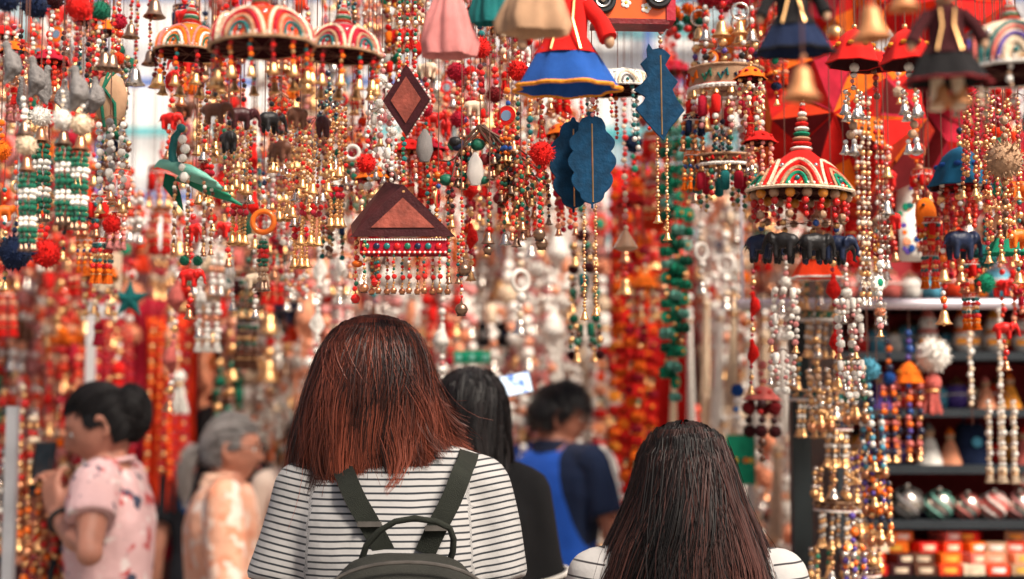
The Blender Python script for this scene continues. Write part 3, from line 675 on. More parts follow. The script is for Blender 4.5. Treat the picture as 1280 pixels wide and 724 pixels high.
leaf(826, 115, 2.3, [(x - 826, 115 - y) for x, y in reversed(pl)], 'dark blue pointed leaf with toothed edge and two bead strings', [(-5, 0, 16), (7, 2, 20)])
# --- long bead strands in the middle
mids = [(648, 28, 2.3, [('b', ['red', 'gold', 'white'], 8, 3), ('pom', 15, 'red'), ('b', ['gold', 'black', 'teal', 'gold', 'green'], 12, 3.1), ('b', ['red', 'gold', 'cream'], 12, 3), ('b', RG, 10, 2.6), ('bell', 7, 'bronze')], 'long strand with a red pompom and green and gold beads, beside the puppet skirt'),
 (664, 102, 2.4, [('b', ['orange', 'gold'], 8, 2.8), ('b', ['teal'], 3, 4), ('b', ['gold', 'white'], 8, 2.4), ('bell', 7, 'gold')], 'strand of orange then gold beads below the puppet skirt'),
 (677, 118, 2.3, [('b', ['red', 'copper'], 9, 3.2), ('pom', 18, 'red'), ('b', RG, 16, 2.8), ('jing', 8, 'bronze')], 'strand with a half-hidden large red pompom left of the blue leaf pair'),
 (625, 150, 2.4, [('b', ['gold', 'red', 'black'], 12, 3), ('b', ['red'], 6, 3.2), ('b', ['gold', 'green'], 6, 2.8), ('bell', 9, 'silver')], 'strand with red beads and a silver bell in the wire cluster'),
 (651, 200, 2.3, [('b', ['green', 'red', 'gold'], 13, 3), ('bell', 7, 'copper'), ('bell', 6, 'bronze')], 'green and red strand with two stacked bells'),
 (675, 200, 2.3, [('b', ['red', 'green', 'red'], 15, 2.9), ('jing', 8, 'bronze')], 'red bead strand ending in a dark jingle bell'),
 (612, 240, 2.3, [('b', RG, 9, 2.8), ('bell', 9, 'bronze'), ('jing', 6, 'bronze')], 'short strand with a bronze bell, lowest of the wire cluster'),
 (577, 246, 2.3, [('b', ['red', 'gold'], 16, 2.4), ('c', 8), ('jing', 8, 'bronze')], 'strand ending in a round dark bell beside the roof corner'),
 (600, 8, 2.2, [('b', ['navy', 'teal', 'gold'], 5, 4), ('pom', 15, 'red'), ('c', 6), ('b', ['darkred', 'red'], 5, 4)], 'red pompom on dark beads in front of the pink cloth'),
 (570, 76, 2.5, [('pom', 14, 'crimson'), ('b', ['red', 'gold'], 6, 3), ('pom', 12, 'crimson')], 'two crimson pompoms on a bead string right of the rhombus'),
 (532, 96, 2.4, [('b', ['darkred', 'red'], 5, 3.4), ('pom', 9, 'crimson'), ('b', ['red', 'teal', 'gold', 'green'], 22, 2.8), ('bell', 7, 'bronze')], 'bead strand with small crimson pompom hanging along the rhombus edge'),
 (618, 84, 2.5, [('b', ['red'], 3, 4), ('pom', 12, 'darkred'), ('b', ['red', 'gold'], 5, 3), ('pom', 11, 'crimson')], 'dark red pompoms above the wire cluster'),
 (470, 120, 2.5, [('b', ['gold', 'green', 'red'], 14, 2.6), ('mari', 9, 'orange'), ('jing', 6, 'gold')], 'strand with an orange flower left of the rhombus'),
 (736, 92, 2.6, [('b', ['white', 'gold', 'pink'], 12, 3.2)], 'white and gold beads above the blue leaf pair'),
 (780, 120, 2.8, [('b', ['pink', 'red', 'cream'], 24, 3.6), ('cone', 16, 26, 'tan')], 'cream and pink strand with a cone between the two blue leaves'),
 (790, 150, 2.9, [('b', ['white'], 3, 3), ('pom', 13, 'navy'), ('b', ['emerald', 'red'], 4, 4)], 'small navy and green ball strand between the blue leaves')]
for px, py, d, e, lab in mids: hang(e, 'bead_strand', lab, 'bead strand', px, py, d, 'long bead strands in the middle')
# wire branch cluster
def branches():
    d = snap(2.4); u = U(d); p = P(600, 205, d); rr = random.Random(4)
    t = thing('wire_branch_ornament', 'tangle of brown wire branches hung with dark beads and charms', 'ornament', p)
    wire = mat('rusty_wire', (0.09, 0.045, 0.03), 0.6, 0.3, 0.3)
    for k in range(9):
        a = rr.uniform(-1, 1); x = 0; z = rr.uniform(10, 46); pts = [(0, 0, 60*u)]; y = 0
        sx = rr.choice((-1, 1)); cz = rr.uniform(-40, 20); ex = sx*rr.uniform(40, 95)
        pts = [(ex*f*u + 4*u*math.sin(7*f + k), rr.uniform(-10, 10)*u*(f), (50*(1 - f)**1.5 + cz*f*f + 16*math.sin(3.1*f + k)*f)*u) for f in [i/9 for i in range(10)]]
        b = MB(); b.tube(pts, [2.2*u*(1 - .6*i/9) for i in range(10)], wire, 6); b.build('branch', t)
        for j in range(3, 10, 2):
            o = Orn([('b', [['red', 'gold', 'green'], ['teal', 'copper', 'red'], ['darkred', 'gold', 'black']][(k + j) % 3], rr.randint(4, 9), rr.uniform(2.2, 3.4))] + ([('bell', rr.uniform(5, 7), rr.choice(['copper', 'bronze', 'gold']))] if j % 4 else [('cone', 4, 9, 'gold')]), u)
            tag(link('bead_string', o.beads, t, pts[j]), kind='stuff')
            for nm, me, q, r in o.parts: link(nm, me, t, Vector(q) + Vector(pts[j]))
    for k in range(16):
        x, z = rr.uniform(-50, 36), rr.uniform(-50, 34); c = rr.choice(['green', 'teal', 'emerald', 'navy', 'black', 'darkred', 'green'])
        b = MB(); b.sphere((0, 0, 0), rr.uniform(6, 10)*u, lac(c), 10, 7, (1, .7, rr.uniform(.7, 1.2))); o = b.build('charm', t, (x*u, rr.uniform(-4, 10)*u, z*u))
    for x, z in ((-70, 24), (-6, -6)):
        b = MB(); b.lathe((0, 0, 0), [(2*u, 20*u), (9*u, 8*u), (11*u, -8*u), (6*u, -22*u)], cloth('grey' if x < -9 else 'white'), 12, (1, .6)); b.build('cloth_bird', t, (x*u, -4*u, z*u))
    b = MB(); b.tube([(0, 0, 45*u), (0, 0, RAIL_Z - p.z)], .0012, CORD(), 5); b.build('cord', t)
branches()
# --- puppet with blue skirt
def puppet(px, py, d, h, skirt, jacket, label, trim='gold', legs=False, head=True):
    """py: hem row of the skirt; h: height of skirt and body in pixels."""
    d = snap(d); u = U(d); p = P(px, py, d); k = h*u
    t = thing('puppet', label, 'puppet', p, R(random.uniform(-12, 12)), 'string puppets')
    b = MB(); wob = lambda a, z: 1 + (.07*math.sin(a*9) + .04*math.sin(a*5 + 1))*(1 - min(1, z/(.55*k)))
    b.lathe((0, 0, 0), [(.17*k, .55*k), (.3*k, .42*k), (.42*k, .2*k), (.52*k, 0), (.5*k, .005*k), (.38*k, .2*k), (.15*k, .5*k)], cloth(skirt), 56, (1, .7), wob, False); b.build('skirt', t)
    b = MB(); b.tube([((.53*k)*wob(a, 0)*math.cos(a), .7*.53*k*wob(a, 0)*math.sin(a), .008*k) for a in [2*math.pi*i/72 for i in range(73)]], .022*k, wool('saffron') if trim == 'gold' else wool(trim), 6); b.build('hem', t)
    b = MB(); b.lathe((0, 0, 0), [(.07*k, 1.0*k), (.2*k, .95*k), (.23*k, .75*k), (.22*k, .55*k), (.34*k, .36*k), (.32*k, .36*k), (.2*k, .5*k)], cloth(jacket), 24, (1, .75), lambda a, z: 1 + .03*math.sin(a*6), False); j = b.build('jacket', t)
    for x in (-.09, .09):
        b = MB(); b.tube([(x*k, -.165*k, .93*k), (x*.8*k, -.18*k, .7*k), (x*1.7*k, -.25*k, .37*k)], .014*k, bead('gold'), 5); b.build('piping', j)
    for s in (-1, 1):
        b = MB(); b.tube([(s*.2*k, 0, .9*k), (s*.36*k, -.05*k, .7*k), (s*.44*k, -.12*k, .5*k)], [.09*k, .085*k, .1*k], cloth(jacket), 10); a_ = b.build('sleeve', t)
        b = MB(); b.sphere((s*.45*k, -.13*k, .46*k), .055*k, lac('tan'), 10, 7, (1, .7, 1.3)); b.build('hand', a_)
    b = MB(); b.sphere((0, 0, 1.16*k), .15*k, lac('tan'), 16, 12, (.9, 1, 1.15)); b.sphere((0, -.15*k, 1.14*k), .03*k, lac('tan'), 8, 6)
    for s in (-1, 1): b.sphere((s*.055*k, -.135*k, 1.19*k), .022*k, bead('white'), 8, 6); b.sphere((s*.055*k, -.153*k, 1.19*k), .012*k, bead('black'), 6, 4)
    b.tube([(-.04*k, -.14*k, 1.07*k), (0, -.15*k, 1.06*k), (.04*k, -.14*k, 1.07*k)], .009*k, lac('red'), 4); b.build('head', t)
    b = MB(); b.lathe((0, 0, 1.2*k), [(.03*k, .2*k), (.12*k, .16*k), (.18*k, .06*k), (.165*k, 0)], cloth(jacket), 16, (1, 1)); b.build('turban', t)
    if legs:
        for s in (-1, 1):
            b = MB(); b.tube([(s*.12*k, 0, .2*k), (s*.13*k, 0, -.1*k), (s*.14*k, 0, -.34*k)], [.09*k, .08*k, .1*k], cloth('cream'), 10); b.build('leg', t)
    b = MB(); b.tube([(0, 0, 1.38*k), (0, 0, RAIL_Z - p.z)], .0012, CORD(), 5); b.build('cord', t)
    return t
puppet(708, 112, 2.0, 122, 'blue', 'red', 'puppet in a bright blue skirt and red jacket with gold trim')
t = puppet(1184, 104, 1.5, 100, 'black', 'maroon', 'dark blurred puppet with cream legs at the upper right', 'darkred', True)
puppet(1022, 348, 2.9, 62, 'vermilion', 'brown', 'small puppet in an orange-red skirt below the black elephants', 'white')
puppet(992, 66, 1.6, 92, 'navy', 'black', 'near, dark navy puppet blurred at the top edge', 'black')
puppet(1262, 318, 2.6, 56, 'emerald', 'brown', 'small puppet in a green skirt at the right edge', 'green')
# pink cloth doll skirt & dark cloth at the top
def cloth_bundle(px, py, d, w_, h, c, label, seed=1):
    d = snap(d); u = U(d); p = P(px, py, d); t = thing('gathered_cloth', label, 'cloth', p, group='gathered cloth pieces at the top')
    b = MB(); wob = lambda a, z: 1 + .12*math.sin(a*5 + seed + z*30) + .06*math.sin(a*11 + seed)
    b.lathe((0, 0, 0), [(.06*w_*u, h*u), (.16*w_*u, .8*h*u), (.34*w_*u, .45*h*u), (.46*w_*u, .15*h*u), (.42*w_*u, 0), (.3*w_*u, .06*h*u), (.1*w_*u, .6*h*u)], cloth(c), 64, (1, .7), wob, False); b.build('body', t)
    b = MB(); b.torus((0, 0, .84*h*u), .13*w_*u, .02*w_*u, wool('saffron'), 16, 5, 'z'); b.build('tie', t)
    b = MB(); b.tube([(0, 0, .9*h*u), (0, 0, RAIL_Z - p.z)], .0012, CORD(), 5); b.build('cord', t)
cloth_bundle(560, 70, 1.95, 76, 110, 'pink', 'gathered dusty pink cloth right above the rhombus')
cloth_bundle(612, 30, 1.9, 52, 90, 'teal', 'dark teal gathered cloth beside the pink one', 3)
cloth_bundle(668, 42, 1.7, 100, 100, 'tan', 'beige gathered cloth in front of the red-jacketed puppet', 5)
# orange toy truck
def toy_truck():
    d = snap(2.2); u = U(d); p = P(790, 6, d); t = thing('toy_truck', 'orange wooden toy truck with black wheel at the top edge', 'toy truck', p, R(6)); t.rotation_euler = (0, R(-7), R(4))
    o = mat('orange_paint', (0.72, 0.10, 0.012), 0.35, 0, .08, 10, coat=.4)
    b = MB(); b.box((-48*u, 0, -18*u), (44*u, 34*u, 18*u), o); b.build('bed', t, smooth=False)
    b = MB(); b.box((-50*u, -1*u, -25*u), (48*u, 36*u, -18.2*u), lac('darkred')); b.build('chassis', t, smooth=False)
    b = MB(); b.box((-46*u, 2*u, 18.2*u), (-10*u, 32*u, 52*u), o); c_ = b.build('cab', t, smooth=False)
    b = MB(); b.box((-42*u, .8*u, 26*u), (-16*u, 1.8*u, 46*u), mat('dark_glass', (.02, .03, .04), .1)); b.build('window', c_, smooth=False)
    for x in (-38, 34):
        b = MB(); b.tube([(0, -3*u, 0), (0, 5*u, 0)], 17*u, mat('black_rubber', (.02, .02, .022), .7), 28); b.torus((0, -3*u, 0), 14*u, 3*u, mat('black_rubber', (.02, .02, .022), .7), 28, 6); wv = b.build('wheel', t, (x*u, -3*u, (4 if x < 0 else 12)*u))
        b = MB(); b.torus((0, -4.4*u, 0), 9*u, 1.6*u, bead('silver'), 24, 5); b.sphere((0, -4*u, 0), 4*u, bead('silver'), 10, 6); b.build('hub', wv)
    for x, z in ((-8, 2), (18, -4), (26, 8)):
        b = MB(); [b.sphere((4*u*math.cos(a), 0, 4*u*math.sin(a)), 3*u, lac('white'), 8, 5, (1, .3, 1)) for a in [i*1.2566 for i in range(5)]]; b.sphere((0, -.6*u, 0), 2*u, lac('yellow'), 8, 5, (1, .4, 1)); b.build('painted_flower', t, (x*u, -.6*u, z*u))
    b = MB(); b.box((44.2*u, -2*u, -20*u), (56*u, 38*u, 40*u), lac('crimson')); b.build('tailboard', t, smooth=False)
    b = MB(); b.tube([(0, 15*u, 18*u), (0, 15*u, RAIL_Z - p.z - .004)], .0013, CORD(), 5); c_ = b.build('cord', t); c_.rotation_euler = (0, 0, 0)
    t.rotation_euler = (0, 0, R(4))
    return t
toy_truck()
# white lace umbrella
hang([('c', 2), ('dome', 44, 26, 'white', 0, 8, ('white', 'cream', 'grey'), 'white'), ('fan', 9, 40, [[('b', ['red', 'cream'], 8, 2.6)], [('b', ['teal', 'white'], 12, 3)], [('b', ['orange', 'red'], 10, 2.8)]], .2)], 'lace_umbrella', 'white lace umbrella with bead strings, between puppet skirt and pointed leaf', 'ornament', 772, 86, 2.5)
hang([('fan', 7, 22, [('mari', 9, 'orange'), ('mari', 8, 'green'), ('b', ['red'], 1, 5)], .2, 10)], 'pompom_garland', 'orange and green pompom ring beside the toy truck', 'ornament', 858, 8, 2.9)
# --- tiered chandelier
CR = [[('cone', 5, 12, 'gold'), ('ctube', 26, 6, 'crimson'), ('b', ['white', 'pink'], 2, 4)], [('cone', 5, 12, 'gold'), ('ctube', 24, 6, 'red'), ('b', ['white', 'gold', 'green'], 3, 3.6)], [('cone', 5, 12, 'gold'), ('b', ['white', 'pink', 'gold'], 6, 4.4), ('b', ['green', 'gold'], 3, 3)]]
hang([('fan', 5, 24, [('pom', 14, 'crimson')], .3, 14), ('fan', 9, 34, [[('b', ['red', 'crimson'], 3, 4), ('bell', 12, 'gold')], [('ring', 12, 1.6, 'silver'), ('bell', 10, 'gold')], [('b', ['white', 'red'], 4, 4), ('bell', 9, 'silver')]], .2, 4), ('fan', 10, 40, [[('b', ['white', 'red', 'black'], 4, 4)], [('b', ['gold', 'violet'], 3, 5)]], .1),
      ('band', 47, 26, 'tan', ('teal', 'navy', 'red', 'orange', 'green')), ('fan', 15, 45, CR, .1), ('c', 2), ('band', 38, 12, 'brown', ('gold', 'red')), ('fan', 13, 36, [[('cone', 5, 10, 'gold'), ('ctube', 24, 6, 'teal')], [('cone', 5, 10, 'gold'), ('ctube', 22, 6, 'crimson'), ('b', ['green', 'gold'], 4, 3)], [('b', ['gold', 'green', 'red'], 7, 3.4)]], .2)],
     'tiered_chandelier', 'round two-tiered hanging with stitched band, gold bells and red tubes', 'ornament', 908, -16, 2.6)
# --- temple-like dome with elephants
hang([('fin', 64, 16), ('dome', 66, 54, 'red', 1, 6, ('cream', 'red', 'tan', 'emerald'), 'cream'), ('fan', 18, 58, [[('b', ['saffron'], 1, 6), ('b', ['red'], 2, 4), ('b', ['tan'], 1, 5)], [('b', ['tan'], 1, 6), ('b', ['red', 'crimson'], 3, 4.2)]], .1),
      ('c', 1), ('fan', 8, 50, [[('b', ['blue', 'gold'], 1, 4), ('ele', 40, 'black', .3)], [('b', ['gold'], 1, 4), ('ele', 38, 'navy', -.4)], [('b', ['gold'], 1, 4), ('ele', 38, 'black', 2.6)]], .2)], 'dome_ornament', 'red and white temple-shaped dome with small black elephants hanging below', 'ornament', 1003, 126, 2.5, 'embroidered umbrella domes')
# --- red umbrella pair with bells
for px, py, d, r, lab in ((1068, 36, 2.1, 35, 'red cloth umbrella with silver bells, left one of the pair'), (1131, 36, 2.0, 36, 'red cloth umbrella with silver bells, right one of the pair')):
    hang([('umb', r, 46, 'red', 'saffron'), ('c', 44), ('b', ['white'], 1, 6), ('b', ['silver', 'pink'], 3, 4), ('fan', 4, 10, [[('b', ['silver'], 3, 3), ('bell', 8, 'silver')], [('b', ['gold', 'white'], 4, 3), ('bell', 8, 'silver')]], .3, 4), ('b', ['tan'], 2, 6), ('fan', 3, 7, [('b', ['white'], 1, 3), ('bell', 7.5, 'silver')], .8, 3)], 'umbrella_ornament', lab, 'ornament', px, py, d, 'red cloth umbrellas')
hang([('umb', 34, 22, 'red', 'crimson'), ('c', 22), ('b', ['brown', 'red'], 5, 4)], 'umbrella_ornament', 'flat red umbrella half hidden behind the pair of red umbrellas', 'ornament', 1092, 64, 2.5, 'red cloth umbrellas')
# --- near blurred bells, upper right
for px, py, d, r, c, lab in ((1003, 82, 1.4, 25, 'brasspaint', 'large blurred copper bell above the temple-shaped dome'), (1086, 6, 1.4, 26, 'brasspaint', 'large blurred gold bell above the left red umbrella'), (1130, -22, 1.4, 20, 'brasspaint', 'blurred gold bell at the top edge between the red umbrellas'),
                             (1174, 104, 1.5, 17, 'brasspaint', 'blurred pale gold bell left of the right-edge dome'), (1198, 100, 1.5, 18, 'brasspaint', 'blurred pale gold bell touching the right-edge dome')):
    hang([('c', 4), ('b', ['copper', 'red'], 2, 4), ('bell', r, c)], 'bell_string', lab, 'bell', px, py - 18, d, 'near blurred bells')
dome_orn(1262, 30, 1.7, 74, 66, 'cream', 'large cream dome with coloured stitching at the right edge', 12, cols=('teal', 'rose', 'violet', 'cream'), rim='white', drop=[[('b', ['white', 'tan'], 4, 4)], [('b', ['cream'], 5, 4), ('cone', 5, 10, 'tan')]])
# --- blue umbrella with elephant
hang([('b', ['navy', 'gold'], 3, 4), ('umb', 41, 52, 'petrol', 'blue'), ('c', 46), ('fan', 6, 26, [('b', ['white', 'silver', 'gold'], 4, 4.4)], .2), ('b', ['red', 'gold'], 2, 4), ('ele', 46, 'navy', .4), ('b', ['gold'], 2, 4), ('bell', 8, 'copper')], 'umbrella_ornament', 'deep blue umbrella with a navy elephant below it', 'ornament', 1199, 160, 2.6)
hang([('fish', 46, 'orange'), ('b', ['red', 'yellow'], 4, 4)], 'stuffed_fish', 'orange and yellow stuffed fish left of the blue umbrella', 'ornament', 1156, 246, 2.7)
hang([('b', ['tan'], 3, 5), ('pom', 26, 'tan'), ('b', ['gold', 'brown'], 8, 4)], 'pompom_string', 'big tan ball hanging right of the blue umbrella', 'ornament', 1254, 146, 2.2)
GL = [[('b', ['gold', 'copper', 'red'], 16, 3.2)], [('b', ['copper', 'gold', 'crimson'], 20, 3.0), ('bell', 6, 'gold')]]
for px, py, lab in ((1222, 120, 'glittering copper bead cluster under the cream dome, left'), (1246, 200, 'glittering copper bead cluster below the tan ball'), (1272, 124, 'glittering copper bead cluster at the right edge')):
    hang([('fan', 8, 16, GL, .4, 8)], 'bead_tassel', lab, 'ornament', px, py, 2.4, 'glittering bead clusters')
hang([('b', ['teal'], 4, 4), ('pom', 17, 'teal'), ('c', 4), ('pom', 14, 'emerald')], 'pompom_string', 'teal and green pompoms below the blue umbrella', 'pompom', 1232, 272, 2.7)
for px, py, d, n, c, lab in ((1082, 120, 2.6, 40, ['silver', 'cream', 'brown', 'gold'], 'long silver and cream bead strand below the left red umbrella'), (1098, 150, 2.7, 30, ['copper', 'white', 'red'], 'copper bead strand right of the long silver one'), (1072, 150, 2.8, 32, ['gold', 'brown', 'white'], 'gold bead strand left of the long silver one'), (1106, 236, 2.6, 14, ['brown', 'silver'], 'short brown bead strand near the printed white strip')):
    hang([('fan', 2, 4, [('b', c, n, 3.2), ('bell', 7, 'silver')], .3, 4)], 'bead_strand', lab, 'bead strand', px, py, d, 'bead strands right of the temple dome')
# --- patchwork lanterns
def lantern(px, py, d, r, cols, label, sq=1.0, rz=0.3):
    """Folded cloth lantern: cube-octahedral star whose triangles are separate panels."""
    d = snap(d); u = U(d); p = P(px, py, d); k = r*u; rr = random.Random(int(px)); t = thing('star_lantern', label, 'lantern', p, rz, 'red patchwork lanterns')
    phi = (1 + 5**.5)/2
    ico = [Vector(v).normalized() for v in [(-1, phi, 0), (1, phi, 0), (-1, -phi, 0), (1, -phi, 0), (0, -1, phi), (0, 1, phi), (0, -1, -phi), (0, 1, -phi), (phi, 0, -1), (phi, 0, 1), (-phi, 0, -1), (-phi, 0, 1)]]
    F = [(0, 11, 5), (0, 5, 1), (0, 1, 7), (0, 7, 10), (0, 10, 11), (1, 5, 9), (5, 11, 4), (11, 10, 2), (10, 7, 6), (7, 1, 8), (3, 9, 4), (3, 4, 2), (3, 2, 6), (3, 6, 8), (3, 8, 9), (4, 9, 5), (2, 4, 11), (6, 2, 10), (8, 6, 7), (9, 8, 1)]
    for i, (a, b_, c_) in enumerate(F):
        A, B_, C_ = ico[a]*k, ico[b_]*k, ico[c_]*k; mid = (A + B_ + C_)/3; tip = mid*1.28; s_ = Vector((1, 1, sq))
        A, B_, C_, tip = [Vector((v.x*s_.x, v.y, v.z*s_.z)) for v in (A, B_, C_, tip)]; AB, BC, CA = (A+B_)/2*.98, (B_+C_)/2*.98, (C_+A)/2*.98
        b = MB()
        for q_, f_ in enumerate([(0, 3, 6), (3, 1, 6), (1, 4, 6), (4, 2, 6), (2, 5, 6), (5, 0, 6)]): vv = [A, B_, C_, AB, BC, CA, tip]; b.add([vv[z_] for z_ in f_], [(0, 1, 2)], cloth(cols[(i + q_ // 2) % len(cols)] if (i + q_) % 3 else cols[0]))  # darker red facets put the shading of the folds into the cloth colour
        b.add([A*1.01, AB*1.03, CA*1.03, tip*.97], [(0, 1, 2)], cloth(cols[i % len(cols)])); b.add([v*1.012 for v in (B_, BC, AB)], [(0, 1, 2)], cloth(cols[(i*2 + 1) % len(cols)]))
        b.build('panel', t, smooth=False)
    b = MB()
    for q in (0.0,): b.sphere((0, 0, k*sq*1.05), k*.1, bead('gold'), 10, 6); b.tube([(0, 0, k*sq*.95), (0, 0, RAIL_Z - p.z)], .0016, CORD(), 5)
    b.build('cord', t)
    for i in range(4):
        o = cached(('ltas', q4(k)), lambda: tassel_mesh(.5*k, .09*k, 'red')); link('tassel', o, t, (.22*k*math.cos(i*1.57), .22*k*math.sin(i*1.57), -k*sq*.95))
lantern(1046, 165, 3.0, 120, ['red', 'crimson', 'orange', 'darkred', 'vermilion'], 'big red and orange folded lantern behind the temple-shaped dome')
lantern(1030, -10, 3.4, 95, ['red', 'orange', 'crimson', 'saffron'], 'orange-red folded lantern at the top, behind the navy puppet', 1, .7)
lantern(1165, 195, 3.2, 95, ['crimson', 'darkred', 'red'], 'dark red folded lantern between the red umbrellas and the blue one', 1.1, 1.1)
lantern(1185, 20, 3.0, 80, ['red', 'crimson', 'vermilion'], 'bright red folded lantern behind the dark puppet', 1, .2)
lantern(945, 80, 3.6, 62, ['orange', 'saffron', 'red'], 'orange folded lantern right of the tiered hanging', 1, .5)
# printed strip
def strip(px, py0, py1, d, w_, label):
    d = snap(d); u = U(d); p = P(px, py0, d); t = thing('printed_strip', label, 'cloth strip', p); L = (py1 - py0)*u; w = w_*u; rr = random.Random(2); b = MB()
    n = 16; vs = [(s*w/2, .01*math.sin(i*.8), -L*i/n) for i in range(n+1) for s in (-1, 1)]
    b.add(vs, [(2*i, 2*i+1, 2*i+3, 2*i+2) for i in range(n)], cloth('white')); o = b.build('strip', t); o.modifiers.new('t', 'SOLIDIFY').thickness = .002
    for i in range(26):
        b = MB(); x, z = rr.uniform(-.4, .4)*w, -rr.uniform(.03, .97)*L; c = rr.choice(['violet', 'teal', 'emerald', 'peach', 'blue', 'violet', 'orange']); b.sphere((0, 0, 0), w*rr.uniform(.08, .15), cloth(c), 8, 5, (1, .15, rr.uniform(.6, 1.4))); y = .01*math.sin(-z/L*16*.8); b.build('flower_print', o, (x, y - .003, z))
    b = MB(); b.tube([(0, 0, 0), (0, 0, RAIL_Z - p.z)], .0012, CORD(), 5); b.build('cord', t)
strip(1134, 160, 330, 3.0, 30, 'white printed strip with violet and green flowers, right of the temple dome')
# ------------------------------------------------------------------ people
def skin_mat(name, c):
    m = mat(name, c, 0.5, 0, 0.10, 25, 0.12, 500, spec=0.4, sub=0.15); return m
def hair_mat(name, root, tip, rough=0.38, spec=0.5, aw=.5, ao=-.26):
    m = bpy.data.materials.new(name); m.use_nodes = True; n = m.node_tree.nodes; l = m.node_tree.links; b = n['Principled BSDF']
    b.inputs['Roughness'].default_value = rough; b.inputs['Specular IOR Level'].default_value = spec
    at = n.new('ShaderNodeAttribute'); at.attribute_name = 'along'; ti = n.new('ShaderNodeAttribute'); ti.attribute_name = 'tint'
    mx = n.new('ShaderNodeMix'); mx.data_type = 'RGBA'; mx.inputs[6].default_value = (*root, 1); mx.inputs[7].default_value = (*tip, 1)
    ad = n.new('ShaderNodeMath'); ad.operation = 'MULTIPLY_ADD'; ad.inputs[1].default_value = 0.95; ad.use_clamp = True
    l.new(ti.outputs['Fac'], ad.inputs[0]); 
    pw = n.new('ShaderNodeMath'); pw.operation = 'POWER'; pw.inputs[1].default_value = 1.6; l.new(at.outputs['Fac'], pw.inputs[0])
    sb = n.new('ShaderNodeMath'); sb.operation = 'MULTIPLY_ADD'; sb.inputs[1].default_value = aw; sb.inputs[2].default_value = ao; l.new(pw.outputs[0], sb.inputs[0]); l.new(sb.outputs[0], ad.inputs[2])
    l.new(ad.outputs[0], mx.inputs[0])
    hv = n.new('ShaderNodeHueSaturation'); mr = n.new('ShaderNodeMapRange'); mr.inputs['To Min'].default_value = 0.55; mr.inputs['To Max'].default_value = 1.5
    l.new(ti.outputs['Fac'], mr.inputs['Value']); l.new(mr.outputs[0], hv.inputs['Value']); l.new(mx.outputs[2], hv.inputs['Color']); l.new(hv.outputs[0], b.inputs['Base Color'])
    MATS[name] = m; return m
def strands_mesh(name, paths, rad, tint, m, taper=0.25):
    """paths (N,K,3) -> three-sided tubes."""
    Pn = np.asarray(paths, float); N, K, _ = Pn.shape
    T = np.gradient(Pn, axis=1); T /= np.linalg.norm(T, axis=2, keepdims=True) + 1e-9
    ref = np.zeros_like(T); ref[..., 0] = .31; ref[..., 1] = .9; ref[..., 2] = .2
    X = np.cross(T, ref); X /= np.linalg.norm(X, axis=2, keepdims=True) + 1e-9; Y = np.cross(T, X)
    f = np.linspace(0, 1, K); rr = rad*(1 - (1 - taper)*f**3); rr = rr[None, :, None]
    V = np.stack([Pn + rr*(X*math.cos(a) + Y*math.sin(a)) for a in (0, 2.094, 4.189)], axis=2)
    V = V.reshape(-1, 3); i = np.arange(N)[:, None, None]*K*3; j = np.arange(K-1)[None, :, None]*3; k = np.arange(3)[None, None, :]
    a = i + j + k; b = i + j + (k + 1) % 3
    F = np.stack([a, b, b + 3, a + 3], axis=-1).reshape(-1, 4)
    al = np.broadcast_to(f[None, :, None], (N, K, 3)).ravel(); tn = np.broadcast_to(np.asarray(tint)[:, None, None], (N, K, 3)).ravel()
    return V, F, al, tn
def ribbons(paths, w, tint, c, rs):
    """paths (N,K,3) -> flat fibres whose broad side faces away from the head's axis."""
    Pn = np.asarray(paths, float); N, K, _ = Pn.shape
    T = np.gradient(Pn, axis=1); T /= np.linalg.norm(T, axis=2, keepdims=True) + 1e-9
    rad = Pn - c[None, None]; rad[..., 2] = np.maximum(rad[..., 2] + .10, 0)*1.0 + 1e-4; rad /= np.linalg.norm(rad, axis=2, keepdims=True) + 1e-9
    X = np.cross(T, rad); X /= np.linalg.norm(X, axis=2, keepdims=True) + 1e-9; Y = np.cross(X, T)
    ro = rs.normal(0, .35, N)[:, None, None]; X = X*np.cos(ro) + Y*np.sin(ro)
    f = np.linspace(0, 1, K); ww = (w*(1 - .7*f**3))[None, :, None]
    V = np.stack([Pn - X*ww, Pn + X*ww], axis=2).reshape(-1, 3); i = np.arange(N)[:, None]*K*2; j = np.arange(K-1)[None]*2; a = i + j
    F = np.stack([a, a + 1, a + 3, a + 2], axis=-1).reshape(-1, 4)
    return V, F, np.broadcast_to(f[None, :, None], (N, K, 2)).ravel(), np.broadcast_to(np.asarray(tint)[:, None, None], (N, K, 2)).ravel()
def add_cap(V, F, al, tn, cv, cf):
    o = len(V); V2 = np.vstack([V, cv]); F2 = np.vstack([F, np.asarray(cf) + o]); return V2, F2, np.concatenate([al, np.zeros(len(cv))]), np.concatenate([tn, np.full(len(cv), .1)])
def ellipsoid_cap(c, r3, zmin=-1.0, face_cut=None, seg=72, rings=46):
    vs = []; fs = []
    for i in range(rings + 1):
        th = math.pi*i/rings
        for k in range(seg):
            a = 2*math.pi*k/seg; vs.append((c[0] + r3[0]*math.sin(th)*math.cos(a), c[1] + r3[1]*math.sin(th)*math.sin(a), c[2] + r3[2]*math.cos(th)))
    for i in range(rings):
        for k in range(seg):
            q = (i*seg + k, (i+1)*seg + k, (i+1)*seg + (k+1) % seg, i*seg + (k+1) % seg)
            cx = sum(vs[j][0] for j in q)/4 - c[0]; cy = sum(vs[j][1] for j in q)/4 - c[1]; cz = sum(vs[j][2] for j in q)/4 - c[2]
            if face_cut and face_cut(cx/r3[0], cy/r3[1], cz/r3[2]): continue
            fs.append(q)
    return np.array(vs), fs
FACE = lambda x, y, z: (y > 0.35 and z < 0.45) or z < -0.55 or (y > 0.0 and z < -0.05 and abs(x) < 2) and (y > -.2) 

